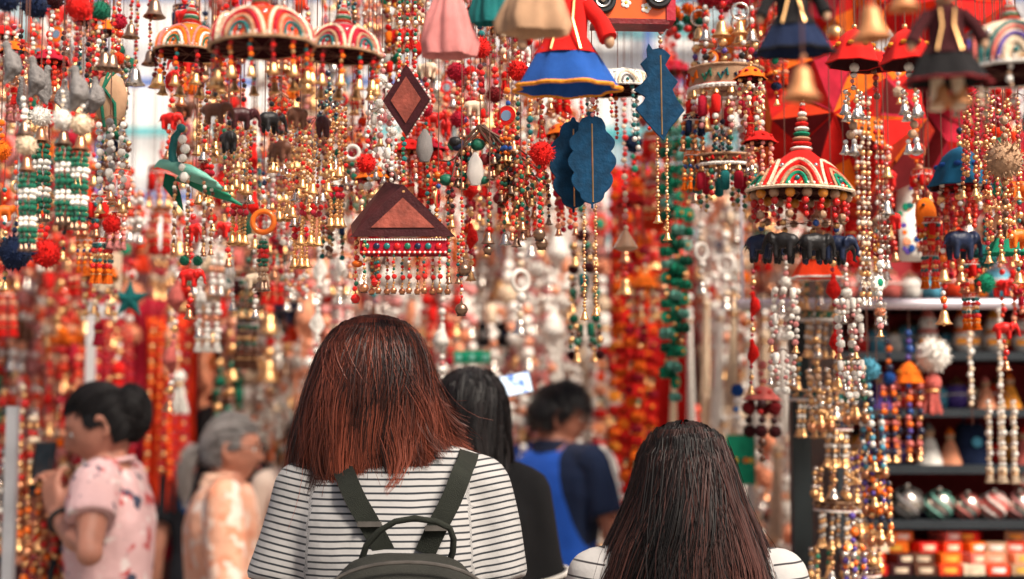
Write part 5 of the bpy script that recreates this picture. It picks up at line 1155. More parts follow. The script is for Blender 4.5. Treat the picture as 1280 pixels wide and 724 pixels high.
# ---- her backpack
def backpack():
    t = thing('backpack', 'olive backpack with two straps on the striped woman\'s back', 'backpack', w1.location, w1.rotation_euler.z)
    m = mat('olive_canvas', (.014, .014, .011), .8, 0, .25, 20, .5, 500); ms = mat('olive_webbing', (.011, .013, .009), .85, 0, .2, 40, .6, 800)
    ca = w1.location; 
    def L(px, py, y):     # pixel -> local point on the plane y (local)
        p = P(px, py, ca.y + y); v = Matrix.Rotation(-w1.rotation_euler.z, 3, 'Z') @ (p - ca); return v
    yb = -.148
    top = L(508, 690, yb); b = MB()
    cx, zt = top.x, top.z
    loft(b, [(zt - .30, .125, .055, cx, yb - .045), (zt - .28, .14, .07, cx, yb - .055), (zt - .12, .135, .075, cx, yb - .06), (zt - .045, .115, .066, cx, yb - .052), (zt - .012, .085, .045, cx, yb - .042), (zt, .05, .022, cx, yb - .035)], m)
    bag = link('bag', remesh(b.mesh('t'), .006, 4, [m]), t); fold(bag.data, .004, 9, 3)
    b = MB(); loft(b, [(zt - .24, .085, .02, cx, yb - .125), (zt - .22, .095, .028, cx, yb - .125), (zt - .13, .09, .026, cx, yb - .125), (zt - .11, .08, .016, cx, yb - .12)], m); link('pocket', remesh(b.mesh('t'), .006, 3, [m]), t)
    b = MB(); b.tube([(cx + .118*math.cos(a), yb - .112 + .055*math.sin(a)*0, zt - .05 + .045*math.sin(a)) for a in [math.pi*i/16 for i in range(17)]], .0028, mat('zip_metal', (.12, .11, .10), .4, .6), 6); b.build('zip', bag)
    # straps: flat webbing up the back, over the shoulder and down the front
    for s, pts in ((-1, ((482, 692), (462, 655), (445, 625), (434, 600))), (1, ((531, 692), (546, 660), (564, 625), (577, 592)))):
        P3 = []
        for i, (px, py) in enumerate(pts): P3.append(L(px, py, yb + .018 + (0, -.006, -.002, .016)[i]))
        xe = P3[-1].x; P3 += [Vector((xe + s*.012, -.06, P3[-1].z + .022)), Vector((xe + s*.016, .0, P3[-1].z + .030)), Vector((xe + s*.010, .07, P3[-1].z + .005)), Vector((xe, .125, P3[-1].z - .08)), Vector((xe + s*.03, .12, P3[-1].z - .22)), Vector((xe + s*.07, .03, P3[-1].z - .30)), Vector((cx + s*.12, yb, zt - .26))]
        cv = []; NN = 6
        for i in range(len(P3) - 1):
            p0, p1, p2, p3 = P3[max(i-1, 0)], P3[i], P3[i+1], P3[min(i+2, len(P3)-1)]
            for j in range(NN):
                u_ = j/NN; cv.append(.5*((2*p1) + (-p0 + p2)*u_ + (2*p0 - 5*p1 + 4*p2 - p3)*u_*u_ + (-p0 + 3*p1 - 3*p2 + p3)*u_**3))
        cv.append(P3[-1]); b = MB(); vs = []
        for i, p in enumerate(cv):
            tg = (cv[min(i+1, len(cv)-1)] - cv[max(i-1, 0)]).normalized(); c0 = Vector((0, p.y*1.0, p.z - .05)); out = Vector((p.x*.25, p.y, .02 + max(0, .09 - abs(p.y))*1.2)).normalized() if abs(p.y) < .11 else Vector((0, math.copysign(1, p.y), 0))
            lat = tg.cross(out).normalized(); out = lat.cross(tg).normalized(); w_ = .0165
            vs += [p - lat*w_ + out*.002, p + lat*w_ + out*.002, p + lat*w_ - out*.002, p - lat*w_ - out*.002]
        fs = [(4*i + q, 4*i + (q+1) % 4, 4*i + 4 + (q+1) % 4, 4*i + 4 + q) for i in range(len(cv) - 1) for q in range(4)]
        b.add(vs, fs, ms); st = b.build('strap', t)
        b = MB(); b.box((-.019, -.004, -.004), (.019, .004, .004), mat('zip_metal', (.12, .11, .10), .4, .6)); b.build('buckle', st, P3[1] + Vector((0, -.005, 0)))
    b = MB(); hp = [L(px, py, yb - .02 - .03*math.sin(math.pi*i/10)) for i, (px, py) in enumerate(((452, 722), (452, 700), (458, 682), (474, 664), (494, 652), (518, 648), (545, 652), (562, 660), (567, 674), (566, 690), (560, 708)))]
    b.tube(hp, .0052, ms, 8); b.build('handle', t)
backpack()
# ---- 2: girl with long dark hair
HM2 = hair_mat('long_dark_brown_hair', (.009, .007, .007), (.090, .028, .020), .52, .2, .85, -.62)
def hair2(hd, Rm, k, H):
    top = hd + Vector((0, -.004, .127*k))
    env = lerp_env([(0, .004, .004), (.004, .026, .03), (.014, .05, .058), (.03, .066, .078), (.06, .080, .098), (.10, .088, .110), (.15, .104, .122), (.20, .128, .130), (.28, .160, .135), (.36, .172, .135), (.6, .165, .14)])
    h = hair_long(top, env, .54, .18, 330, 36, HM2, .00060, 23, .7, .028, .026, None, -.02, 0, conv=.75)
    cap = ellipsoid_cap(tuple(hd + Vector((0, -.004, .004))), (.080*k, .102*k, .114*k), face_cut=FACE); c2 = ellipsoid_cap(tuple(hd + Vector((0, -.060, -.20))), (.100, .055, .24))
    V, F, A, T = add_cap(*h, *cap); V, F, A, T = add_cap(V, F, A, T, *c2); return V, F, A, T, HM2
tee2 = stripe_mat('white_tee_with_thin_stripes', (.37, .355, .345), (.03, .027, .03), .026, .12)
person('girl with long dark wavy hair in a thin-striped white tee, seen from behind', 856, 519, 2.4, R(-4), 'f', SK2, tee2, jeans, hair2, {'L': down(-1, -.02), 'R': down(1, -.02)}, .55, .95, R(-4), 0, 0, .010, .85, arm_w=.84)
# ---- 3: woman taking a picture, pink floral dress
HM3 = hair_mat('black_hair', (.008, .007, .008), (.022, .018, .018), .48, .25)
def hair3(hd, Rm, k, H):
    tgt = Rm @ Vector((0, -.92, .30)); r3 = (.079*k, .101*k, .121*k)
    def rotp(h): V, F, A, T = h; return (np.asarray(V) - np.array(hd)) @ np.array(Rm).T + np.array(hd), F, A, T
    h = rotp(hair_pulled(tuple(hd), r3, (0, -.92, .30), 1500, HM3, .0011, 5, .05))
    bc = hd + Vector(Rm @ Vector((0, -.088*k, .004*k))); rs = np.random.RandomState(2); paths = []
    for i in range(420):
        ax = rs.normal(0, 1, 3); ax /= np.linalg.norm(ax); e1 = np.cross(ax, [.3, .5, .8]); e1 /= np.linalg.norm(e1); e2 = np.cross(ax, e1); a = np.linspace(0, 4, 12) + rs.uniform(0, 6); r_ = .068*k*rs.uniform(.85, 1.05)
        paths.append(np.array(bc)[None] + r_*(np.cos(a)[:, None]*e1 + np.sin(a)[:, None]*e2)*np.array([.9, .9, 1.25]))
    bun = strands_mesh('b', paths, .0011, rs.uniform(.2, .8, 420), HM3)
    cap = ellipsoid_cap((0, 0, 0), (.081*k, .104*k, .123*k), face_cut=lambda x, y, z: (y > 0.30 and z < 0.50) or z < -.5 or (y > -.25 and z < -.02)); cap = ((cap[0] @ np.array(Rm).T) + np.array(hd), cap[1])
    c2 = ellipsoid_cap(tuple(bc), (.058*k, .058*k, .082*k))
    V, F, A, T = join_hair([h, bun]); V, F, A, T = add_cap(V, F, A, T, *cap); V, F, A, T = add_cap(V, F, A, T, *c2); return V, F, A, T, HM3
dress = print_mat('pink_floral_cotton', (.66, .42, .42), [(.52, .08, .08), (.05, .06, .10), (.72, .60, .58)], 15, .60)
w3, k3, el3, hd3, Rm3 = person('woman with black hair pinned up, pink floral top, photographing with her phone', 138, 475, 4.0, R(90), 'f', skin_mat('mid_skin', (.43, .185, .125)), dress, blackc, hair3,
    {'L': ((-.265, -.03, 1.20), (-.085, .115, 1.285), (.28, .35, 1), (.6, -.4, 0), .6), 'R': ((.21, .12, 1.16), (.035, .17, 1.27), (-.2, .3, 1), (-.6, -.5, 0), .6)}, .50, .90, R(8), R(-22), 0, .0058, 1.0, collar=None, lean=.0, torso_w=.95)
def w3_local(x, y, z): return w3.matrix_basis @ Vector((x*k3, y*k3, z*k3))
bpy.context.view_layer.update()
def phone(loc, rz, tilt, label, lit=False):
    t = thing('phone', label, 'phone', loc, rz); t.rotation_euler = (tilt, R(78) if lit else 0, rz); t.scale = (.74, .74, .74) if lit else (1, 1, 1)
    b = MB(); b.box((-.036, -.0045, -.075), (.036, .0045, .075), mat('phone_shell', (.02, .018, .02) if not lit else (.25, .25, .27), .35)); o = b.build('case', t, smooth=False); bv = o.modifiers.new('b', 'BEVEL'); bv.width = .003; bv.segments = 2
    if lit:
        sm = bpy.data.materials.new('lit_phone_screen'); sm.use_nodes = True; bs = sm.node_tree.nodes['Principled BSDF']; bs.inputs['Base Color'].default_value = (.05, .08, .15, 1)
        tc = sm.node_tree.nodes.new('ShaderNodeTexCoord'); nz = sm.node_tree.nodes.new('ShaderNodeTexNoise'); nz.inputs['Scale'].default_value = 35; cr = sm.node_tree.nodes.new('ShaderNodeValToRGB'); cr.color_ramp.elements[0].position = .38; cr.color_ramp.elements[0].color = (.08, .2, .75, 1); cr.color_ramp.elements[1].position = .52; cr.color_ramp.elements[1].color = (.85, .93, 1, 1)
        l = sm.node_tree.links; l.new(tc.outputs['Object'], nz.inputs['Vector']); l.new(nz.outputs['Fac'], cr.inputs[0]); l.new(cr.outputs[0], bs.inputs['Emission Color']); bs.inputs['Emission Strength'].default_value = .9
        b = MB(); b.box((-.033, -.0056, -.070), (.033, -.0047, .070), sm); b.build('screen', t, smooth=False)
    else:
        b = MB(); b.box((-.033, -.0056, -.070), (.033, -.0047, .070), mat('dark_glass', (.02, .03, .04), .1)); b.build('screen', t, smooth=False)
        b = MB(); b.tube([(.02, .0046, .055), (.02, .007, .055)], .008, mat('red_lens_ring', (.4, .03, .03), .3), 14); b.build('lens', t)
phone(w3_local(-.01, .185, 1.415), R(58), R(10), 'dark phone held up by the woman in the pink floral top')
def watch():
    S, E, Wp = el3['R']; S, E, Wp = el3['L']
    for S, E, Wp in (el3['L'],):
        ax = (Wp - E).normalized(); c = E.lerp(Wp, .86); x = ax.cross(Vector((0, 0, 1))).normalized(); y = ax.cross(x); b = MB()
        b.tube([c + (x*math.cos(a) + y*math.sin(a))*.034*k3 for a in [2*math.pi*i/24 for i in range(25)]], .007, mat('black_strap', (.02, .02, .02), .6), 8); o = b.build('wristwatch', w3)
        q = c + (x*-.037*k3); b = MB(); b.sphere((0, 0, 0), .019, bead('silver'), 14, 8, (1, .6, 1)); b.build('watch_face', o, c + x*.034*k3 + y*.01); 
watch()
# sling strap of her bag
b = MB(); b.tube([(.10*k3, .06, 1.40*k3), (.08*k3, .118, 1.30*k3), (-.02, .14, 1.15*k3), (-.12, .13, 1.02*k3), (-.17, .05, .93*k3)], .009, mat('black_strap', (.02, .02, .02), .6), 8); b.build('bag_strap', w3)
# ---- 4: older woman, grey ponytail, peach blouse
HM4 = hair_mat('grey_hair', (.20, .18, .175), (.48, .44, .42), .42, .5)
def hair4(hd, Rm, k, H):
    h = hair_pulled((0, 0, 0), (.079*k, .101*k, .121*k), (0, -.93, -.05), 1700, HM4, .0011, 9, .05); h = ((np.asarray(h[0]) @ np.array(Rm).T) + np.array(hd), *h[1:])
    e = lambda x, y, z: tuple(hd + Rm @ Vector((x*k, y*k, z*k)))
    tl = hair_tail(None, [e(0, -.10, -.01), e(0, -.135, -.02), e(.004, -.152, -.07), e(.0, -.150, -.14), e(-.006, -.140, -.21)], 420, .0010, .012, HM4, 4)
    cap = ellipsoid_cap((0, 0, 0), (.081*k, .104*k, .123*k), face_cut=lambda x, y, z: (y > 0.30 and z < 0.50) or z < -.5 or (y > -.25 and z < -.02)); cap = ((cap[0] @ np.array(Rm).T) + np.array(hd), cap[1])
    V, F, A, T = join_hair([h, tl]); V, F, A, T = add_cap(V, F, A, T, *cap); return V, F, A, T, HM4
peach = print_mat('peach_blouse_cotton', (.76, .40, .27), [(.80, .58, .47), (.74, .30, .18), (.82, .66, .57)], 13, .56); SK4 = skin_mat('tanned_skin', (.40, .17, .11))
person('older woman with grey ponytail and glasses in a peach blouse, in profile', 282, 514, 4.6, R(-76), 'f', SK4, peach, beige, hair4, {'L': down(-1, .02, .03), 'R': down(1, .02, .03)}, 1.55, 1.04, R(-6), R(-4), 0, .0095, 1.15, glasses=True, torso_w=1.28, collar=mat('peach_collar', (.80, .50, .36), .9, 0, .2, 20, .4, 500))
# ---- 5: man in blue and navy polo
HM5 = hair_mat('short_black_hair', (.008, .008, .010), (.020, .018, .020), .3, .5)
def hair5(hd, Rm, k, H):
    h = hair_short((0, 0, 0), (.080*k, .102*k, .121*k), 2400, HM5, .0014, 6, .05); h = ((np.asarray(h[0]) @ np.array(Rm).T) + np.array(hd), *h[1:])
    cap = ellipsoid_cap((0, 0, 0), (.083*k, .106*k, .126*k), face_cut=lambda x, y, z: (y > 0.30 and z < 0.55) or z < -.42 or (y > -.3 and z < 0)); cap = ((cap[0] @ np.array(Rm).T) + np.array(hd), cap[1])
    V, F, A, T = add_cap(*h, *cap); return V, F, A, T, HM5
def polo_mat():
    m = stripe_mat('blue_and_navy_polo', (.02, .09, .42), (.02, .09, .42), 1.0, .2); n = m.node_tree.nodes; l = m.node_tree.links; b = n['Principled BSDF']
    tc = n.new('ShaderNodeTexCoord'); sx = n.new('ShaderNodeSeparateXYZ'); l.new(tc.outputs['Object'], sx.inputs[0])
    ad = n.new('ShaderNodeMath'); ad.operation = 'MULTIPLY_ADD'; ad.inputs[1].default_value = .28; l.new(sx.outputs['Z'], ad.inputs[0]); l.new(sx.outputs['X'], ad.inputs[2])
    cr = n.new('ShaderNodeValToRGB'); e = cr.color_ramp.elements; e[0].position = .0; e[0].color = (.018, .10, .52, 1); e[1].position = .47; e[1].color = (.008, .016, .045, 1); cr.color_ramp.interpolation = 'CONSTANT'
    l.new(ad.outputs[0], cr.inputs[0]); l.new(cr.outputs[0], b.inputs['Base Color']); return m
m5, k5, el5, hd5, _ = person('man with short black hair in a blue and navy polo, turned away', 692, 474, 5.0, R(-38), 'm', SK2, polo_mat(), jeans, hair5, {'L': down(-1, .02), 'R': ((.25, .02, 1.10), (.24, .20, .96), (-.2, 1, -.2), (0, 0, -1), .4)}, .62, .95, R(-42), R(-10), 0, .009, 1.1, glasses=True, collar=mat('navy_collar', (.010, .016, .04), .9, 0, .2, 20, .4, 500))
for off in (-.012, .012):
    S, E, Wp = el5['R']; q = [S + Vector((.02, off*.5, .066*k5)), S + Vector((.066, off, .02)), S.lerp(E, .3) + Vector((.074, off, 0)), S.lerp(E, .6) + Vector((.076, off, 0))]
    b = MB(); b.tube(q, .005, cloth('white'), 6); b.build('sleeve_stripe', m5)
# ---- 6: long black hair behind the first woman, raising a lit phone
def hair6(hd, Rm, k, H):
    top = hd + Vector((0, -.004, .127*k))
    env = lerp_env([(0, .004, .004), (.004, .026, .03), (.014, .05, .058), (.03, .064, .076), (.06, .078, .096), (.10, .084, .104), (.2, .09, .11), (.6, .10, .12)])
    h = hair_long(top, env, .36, .15, 200, 22, HM3, .0010, 31, .8, .008, .014, None, 0, 0)
    cap = ellipsoid_cap(tuple(hd + Vector((0, -.004, .004))), (.082*k, .105*k, .121*k), face_cut=FACE); c2 = ellipsoid_cap(tuple(hd + Vector((0, -.055, -.12))), (.075, .05, .16))
    V, F, A, T = add_cap(*h, *cap); V, F, A, T = add_cap(V, F, A, T, *c2); return V, F, A, T, HM3
btee = mat('black_tee_cotton', (.007, .007, .008), .9, 0, .2, 20, .4, 500)
w6, k6, el6, hd6, _ = person('woman with long black hair in a black tee with white-banded sleeves, partly hidden', 590, 453, 3.1, R(6), 'f', SK3, btee, jeans, hair6, {'L': down(-1, -.02), 'R': ((.17, .02, 1.10), (.12, .26, 1.34), (-.2, .5, 1), (-1, -.2, 0), .6)}, .72, .66, 0, 0, 0, .012, .95, cuff=cloth('white'), torso_w=.78)
phone(P(637, 482, 3.44), R(-8), R(-10), 'lit phone with white and blue screen above the man in blue', True)
# ---- 7, 8: half-hidden people further back
def hair7(hd, Rm, k, H):
    env = lerp_env([(0, .004, .004), (.004, .026, .03), (.014, .05, .058), (.03, .064, .076), (.06, .078, .096), (.10, .084, .104), (.2, .088, .104), (.6, .095, .11)])
    h = hair_long(hd + Vector((0, -.004, .127*k)), env, .26, .12, 130, 12, HM3, .0016, 41, .8, .006, .014)
    cap = ellipsoid_cap(tuple(hd + Vector((0, -.004, .004))), (.082*k, .105*k, .121*k), face_cut=FACE); V, F, A, T = add_cap(*h, *cap); return V, F, A, T, HM3
bt2 = print_mat('blue_and_black_shirt', (.014, .014, .018), [(.03, .14, .42)], 4, .60)
person('person with black hair in blue and black, mostly hidden behind the older woman', 268, 503, 5.4, R(10), 'f', SK3, bt2, jeans, hair7, {'L': down(-1), 'R': ((.27, .02, 1.1), (.30, .14, .92), (.1, .5, -1), (-1, 0, 0), .4)}, .6, 1, 0, 0, 0, .013)
person('person in a cream top facing the camera, almost hidden by the first woman', 392, 508, 4.9, R(170), 'f', SK3, mat('cream_cotton', (.62, .50, .42), .9, 0, .15, 10, .4, 500), beige, hair7, {'L': down(-1, .03, .05), 'R': down(1, .04, .08)}, 1.4, 1, 0, 0, 0, .013)
# ------------------------------------------------------------------ shelves, rail and posts on the right; posts on the left
def shelves():
    d = 3.9; t = thing('shelf_unit', 'dark shelf unit with red back panels on the right', 'shelf', (0, d, 0))
    dk = mat('dark_shelf_paint', (.022, .028, .034), .5, 0, .2, 10, .1, 200); rd = mat('deep_red_panel', (.32, .02, .025), .75, 0, .2, 6)
    x0 = P(1044, 500, d).x; x1 = P(1400, 500, d).x
    b = MB(); b.box((x0, .34, 0), (x1, .36, 2.0), rd); b.build('back_panel', t)
    Z = {}
    for nm, py in (('a', 440), ('b', 511), ('c', 582), ('d', 651), ('e', 716), ('f', 372)):
        z = P(0, py, d).z; Z[nm] = z; b = MB(); b.box((x0 + .022, .0, z - .022), (x1 - .022, .339, z), dk); b.build('board', t, smooth=False)
    for x in (x0, x1 - .02):
        b = MB(); b.box((x, -.01, 0), (x + .02, .338, 2.02), dk); b.build('side', t, smooth=False)
    b = MB(); b.box((x0 + .022, .02, 0), (x1 - .022, .30, Z['e'] - .03), rd); b.build('base_cabinet', t, smooth=False)
    return d, Z
wd = ['first', 'second', 'third', 'fourth', 'fifth', 'sixth', 'seventh', 'eighth', 'ninth', 'tenth', 'eleventh', 'twelfth', 'thirteenth', 'fourteenth', 'fifteenth', 'sixteenth', 'seventeenth', 'eighteenth', 'nineteenth', 'twentieth']
def ordn(i): return wd[i] if i < 20 else '%d%s' % (i + 1, {1: 'st', 2: 'nd', 3: 'rd'}.get((i + 1) % 10, 'th') if (i + 1) % 100 not in (11, 12, 13) else 'th')
SD, SZ = shelves()
def striped_ball(px, r_px, z, c1, c2, label, dy=.06):
    d = SD + dy; r = r_px*U(d); x = P(px, 500, d).x; t = thing('striped_ball', label, 'ball', (x, d, z), random.uniform(0, 3), 'striped balls on the shelf')
    b = MB(); b.sphere((0, 0, r), r, bead('silver') if c1 == 'white' else lac(c1), 28, 18); b.build('body', t)
    for i in range(5):
        b = MB(); ph = i*1.2566
        b.tube([(r*1.005*math.sin(th)*math.cos(ph + th*1.3), r*1.005*math.sin(th)*math.sin(ph + th*1.3), r + r*1.005*math.cos(th)) for th in [.25 + 2.6*j/16 for j in range(17)]], [r*.09*math.sin(.3 + 2.5*j/16) + r*.02 for j in range(17)], lac(c2), 6); b.build('stripe', t)
    b = MB(); b.lathe((0, 0, 2*r), [(r*.2, r*.18), (r*.24, 0), (r*.22, -.06*r)], bead('silver'), 12); b.build('cap', t)
for px, r, c1, c2, l in ((1131, 20, 'white', 'grey', 'silver and white striped ball, leftmost on the shelf'), (1171, 18, 'white', 'mint', 'silver ball with pale green stripes, second from left'), (1206, 16, 'white', 'rose', 'small red and white striped ball, third from left'), (1239, 17, 'rose', 'white', 'red ball with white stripes, fourth from left'), (1271, 17, 'white', 'pink', 'pink and white striped ball at the right edge')):
    striped_ball(px, r, SZ['d'], c1, c2, l)
striped_ball(1276, 16, SZ['d'] + .079, 'white', 'rose', 'pale striped ball stacked on top at the right edge', .08)
def snowman(px, z, h_px, hat, label, body='white'):
    d = SD + .10; u = U(d); h = h_px*u; t = thing('snowman_figure', label, 'figure', (P(px, 500, d).x, d, z), 0, 'white figures on the top shelf')
    b = MB(); b.sphere((0, 0, .26*h), .27*h, wool(body), 16, 10, (1, .9, .96)); b.sphere((0, 0, .66*h), .2*h, wool(body), 14, 9); bd = b.build('body', t)
    b = MB(); b.torus((0, 0, .5*h), .17*h, .05*h, wool(hat), 18, 6, 'z'); b.build('scarf', t); b = MB(); b.lathe((0, 0, .8*h), [(.01*h, .24*h), (.1*h, .16*h), (.17*h, 0)], wool(hat), 14); b.build('hat', t)
    b = MB(); b.tube([(0, -.18*h, .66*h), (0, -.3*h, .64*h)], [.035*h, .008*h], lac('orange'), 8); b.build('nose', t)
    for s in (-1, 1): b = MB(); b.sphere((s*.07*h, -.18*h, .72*h), .025*h, bead('black'), 8, 5); b.build('eye', t)
    b = MB(); b.box((-.24*h, -.25*h, .2*h), (.24*h, -.2*h, .32*h), wool('saffron')); b.build('belt', t)
for px, h, hat, l in ((1162, 56, 'rose', 'white snowman figure with rose hat above the striped pompom'), (1208, 58, 'orange', 'white snowman figure with orange hat, middle of the top shelf'), (1246, 54, 'saffron', 'white snowman figure with yellow hat on the top shelf'), (1282, 52, 'red', 'white snowman figure with red hat at the right edge')): snowman(px, SZ['a'], h, hat, l)
def shelf_bag(px, z, w_px, h_px, c, label):
    d = SD + .12; u = U(d); w, h = w_px*u, h_px*u; t = thing('small_bag', label, 'bag', (P(px, 500, d).x, d, z))
    b = MB(); loft(b, [(.0, w*.5, .05, 0, 0), (h*.3, w*.49, .052, 0, 0), (h*.7, w*.42, .045, 0, 0), (h*.95, w*.33, .03, 0, 0), (h, w*.31, .02, 0, 0)], cloth(c)); b.build('body', t)
    b = MB(); b.sphere((0, -.054, h*.55), w*.14, cloth('sky'), 12, 8, (1, .2, 1)); b.build('patch', t)
    b = MB(); b.tube([(-w*.22, 0, h*.97), (-w*.12, 0, h*1.25), (w*.12, 0, h*1.25), (w*.22, 0, h*.97)], .004, cloth(c), 6); b.build('handle', t)
shelf_bag(1212, SZ['c'], 46, 50, 'navy', 'navy blue little bag on the middle shelf')
def cone_fig(px, z, h_px, c, c2, label):
    d = SD + .10; u = U(d); h = h_px*u; t = thing('cone_figure', label, 'figure', (P(px, 500, d).x, d, z), 0, 'cone figures on the shelves')
    b = MB(); b.lathe((0, 0, 0), [(.02*h, .7*h), (.14*h, .62*h), (.3*h, .15*h), (.34*h, 0)], cloth(c), 16); b.build('body', t); b = MB(); b.sphere((0, 0, .78*h), .14*h, lac('tan'), 12, 8); b.build('head', t); b = MB(); b.lathe((0, 0, .84*h), [(.01*h, .2*h), (.15*h, 0)], cloth(c2), 12); b.build('hat', t)
cone_fig(1160, SZ['c'], 50, 'white', 'grey', 'white cone figure left of the navy bag'); cone_fig(1186, SZ['c'], 44, 'peach', 'orange', 'peach cone figure touching the navy bag'); cone_fig(1262, SZ['b'], 44, 'saffron', 'orange', 'orange cone figure right on the second shelf'); cone_fig(1232, SZ['b'], 40, 'peach', 'rose', 'peach cone figure on the second shelf'); cone_fig(1278, SZ['c'], 46, 'rose', 'red', 'rose cone figure at the right edge'); cone_fig(1100, SZ['b'], 46, 'violet', 'pink', 'violet cone figure half hidden by hanging bells')
# mixed goods that fill the shelves
rg = random.Random(77)
def jar(px, z, h_px, c, c2, label, dy):
    d = SD + dy; h = h_px*U(d); t = thing('lidded_jar', label, 'jar', (P(px, 500, d).x, d, z), 0, 'jars on the shelves')
    b = MB(); b.lathe((0, 0, 0), [(.26*h, .72*h), (.36*h, .6*h), (.40*h, .35*h), (.34*h, .06*h), (.24*h, 0)], lac(c), 18); b.build('body', t)
    b = MB(); b.lathe((0, 0, .72*h), [(.03*h, .26*h), (.06*h, .2*h), (.18*h, .12*h), (.29*h, .03*h), (.27*h, .003*h)], bead(c2), 16); b.build('lid', t)
    b = MB(); b.torus((0, 0, .45*h), .395*h, .03*h, wool('white'), 20, 5, 'z'); b.build('band', t)
for sn, nm, pxs in (('f', 'upper', range(1060, 1290, 27)), ('a', 'snowman', (1072, 1096, 1120, 1140, 1186, 1228, 1264)), ('b', 'second', (1066, 1084, 1124, 1146, 1170, 1196, 1214, 1248)), ('c', 'navy bag', (1072, 1096, 1120, 1142, 1244, 1262)), ('d', 'striped ball', (1064, 1086, 1106, 1151, 1189, 1223, 1256))):
    for i, px in enumerate(pxs):
        c = rg.choice(['vermilion', 'red', 'orange', 'white', 'rose', 'saffron', 'cream', 'violet', 'sky']); jar(px, SZ[sn], rg.uniform(34, 50) if sn != 'd' else rg.uniform(26, 34), c, rg.choice(['gold', 'silver', 'copper']), '%s lidded jar, %s from left on the %s shelf' % (c, ordn(i), nm), .17 if sn in 'abcd' else .06)
# packets at the bottom
rr = random.Random(8)
bm = {c: None for c in ('red', 'vermilion', 'orange', 'maroon', 'cream', 'rose', 'tan', 'brown', 'peach')}
for row in range(4):
    for i in range(9):
        d = SD - .02 + .03*row; c = rr.choice(list(bm)); w = rr.uniform(.052, .06); hgt = .026
        px = 1062 + i*30; x = P(px, 700, d).x; z = SZ['e'] + row*(hgt + .001)
        if row == 3 and i % 3 == 0: continue
        t = thing('gift_packet', '%s flat packet, %s from left in %s layer of the bottom shelf' % (c, ordn(i), ('lowest', 'second', 'third', 'top')[row]), 'packet', (x, d, z), rr.uniform(-.5, .5)*(row > 0), 'packets stacked on the bottom shelf')
        b = MB(); b.box((-w/2, -.04, 0), (w/2, .04, hgt), lac(c)); o = b.build('box', t, smooth=False); b = MB(); b.box((-w*.3, -.0408, hgt*.25), (w*.3, -.0402, hgt*.75), lac(rr.choice(['white', 'cream', 'yellow']))); b.build('label', t, smooth=False)
# chrome rail and black post
def rail():
    d = 3.4; m = mat('pale_steel_tube', (.66, .63, .70), .35, .3, .1, 10); t = thing('display_rail', 'pale horizontal steel rail across the right side', 'rail', (0, d, 0))
    z = P(1100, 380, d).z; xa, xb = P(922, 380, d).x, P(1420, 380, d).x
    b = MB(); b.tube([(xa, 0, z), (xb, 0, z)], .0125, m, 12); b.build('tube', t)
    for x in (xa, xb - .1): b = MB(); b.tube([(x + .012, 0, z), (x + .012, 0, RAIL_Z)], .004, m, 8); b.build('hanger', t)
    bk = mat('black_post_paint', (.014, .020, .022), .5, 0, .2, 10)
    t2 = thing('stall_post', 'black square post left of the shelves', 'post', (P(999, 500, 3.46).x, 3.46, 0)); b = MB(); b.box((-.022, -.02, 0), (.022, .02, z + .04), bk); b.build('shaft', t2, smooth=False); b = MB(); b.box((-.05, -.05, 0), (.05, .05, .012), bk); o = b.build('foot_plate', t2, (0, 0, 0), smooth=False)
    return d, z
RD, RZ = rail()
def on_rail(elems, name, label, cat, px, py, group=None, d=None):
    """Hung from the steel rail (or just behind it)."""
    p = P(px, py, RD); o = Orn(elems, U(RD)); t = place(o, name, label, cat, p, 0, group, 1.0, False); link('cord', UNIT_CORD, t, (0, 0, 0), None, (1, 1, max(.01, RZ - p.z))); return t
on_rail([('pom', 24, 'white'), ('tas', 52, 13, 'rose')], 'striped_pompom', 'white and red pompom with long rose tassel, hung from the steel rail', 'pompom', 1166, 420)
on_rail([('b', ['white', 'cream'], 17, 3.4), ('fan', 6, 17, [('b', ['white', 'cream'], 13, 3.2), ('tas', 20, 5, 'cream')], .3, 14)], 'bead_macrame', 'white bead macrame spreading into six strands, hung from the rail', 'ornament', 1249, 384)
on_rail([('b', ['cream', 'white'], 17, 3.6), ('c', 22)], 'bead_strand', 'cream bead string hanging in front of the navy bag', 'bead strand', 1211, 386)
on_rail([('b', ['blue', 'violet'], 4, 5), ('umb', 20, 26, 'orange', 'saffron'), ('c', 26), ('fan', 6, 15, [[('b', ['blue', 'rose', 'orange', 'violet'], 11, 4), ('bell', 5, 'gold')], [('b', ['rose', 'navy', 'gold'], 10, 4), ('bell', 5, 'copper')]], .3)], 'umbrella_ornament', 'orange umbrella with blue and pink beads, below the steel rail', 'ornament', 1136, 412)
on_rail([('b', ['navy', 'orange'], 5, 4), ('pom', 9, 'blue'), ('fan', 4, 9, [('b', ['rose', 'orange', 'navy'], 12, 3.6), ('bell', 5, 'gold')], .3, 5)], 'bead_tassel', 'narrow blue and orange bead tassel left of the orange umbrella', 'ornament', 1110, 424)
def bell_tree(px, py, d, tiers, label):
    d = snap(d); e = [('c', 4)]
    for r, c in tiers: e += [('fan', 9, r, [[('b', ['gold', 'copper'], 4, 3), ('bell', 7, 'silver')], [('b', ['silver', 'gold'], 5, 2.8), ('jing', 5.5, 'gold')], [('b', ['gold', c], 5, 3), ('bell', 6, 'gold')]], .2, 18), ('band', r*1.0, 11, c, ('gold', 'silver')), ('fan', 6, r*.7, [('b', ['gold', 'white'], 6, 3), ('bell', 6, 'gold')], .1)]
    hang(e, 'bell_tree', label, 'ornament', px, py, d, 'tiered bell trees')
bell_tree(1030, 345, 3.3, ((28, 'green'), (38, 'teal')), 'tiered gold bell tree with dark green bands, above the black post')
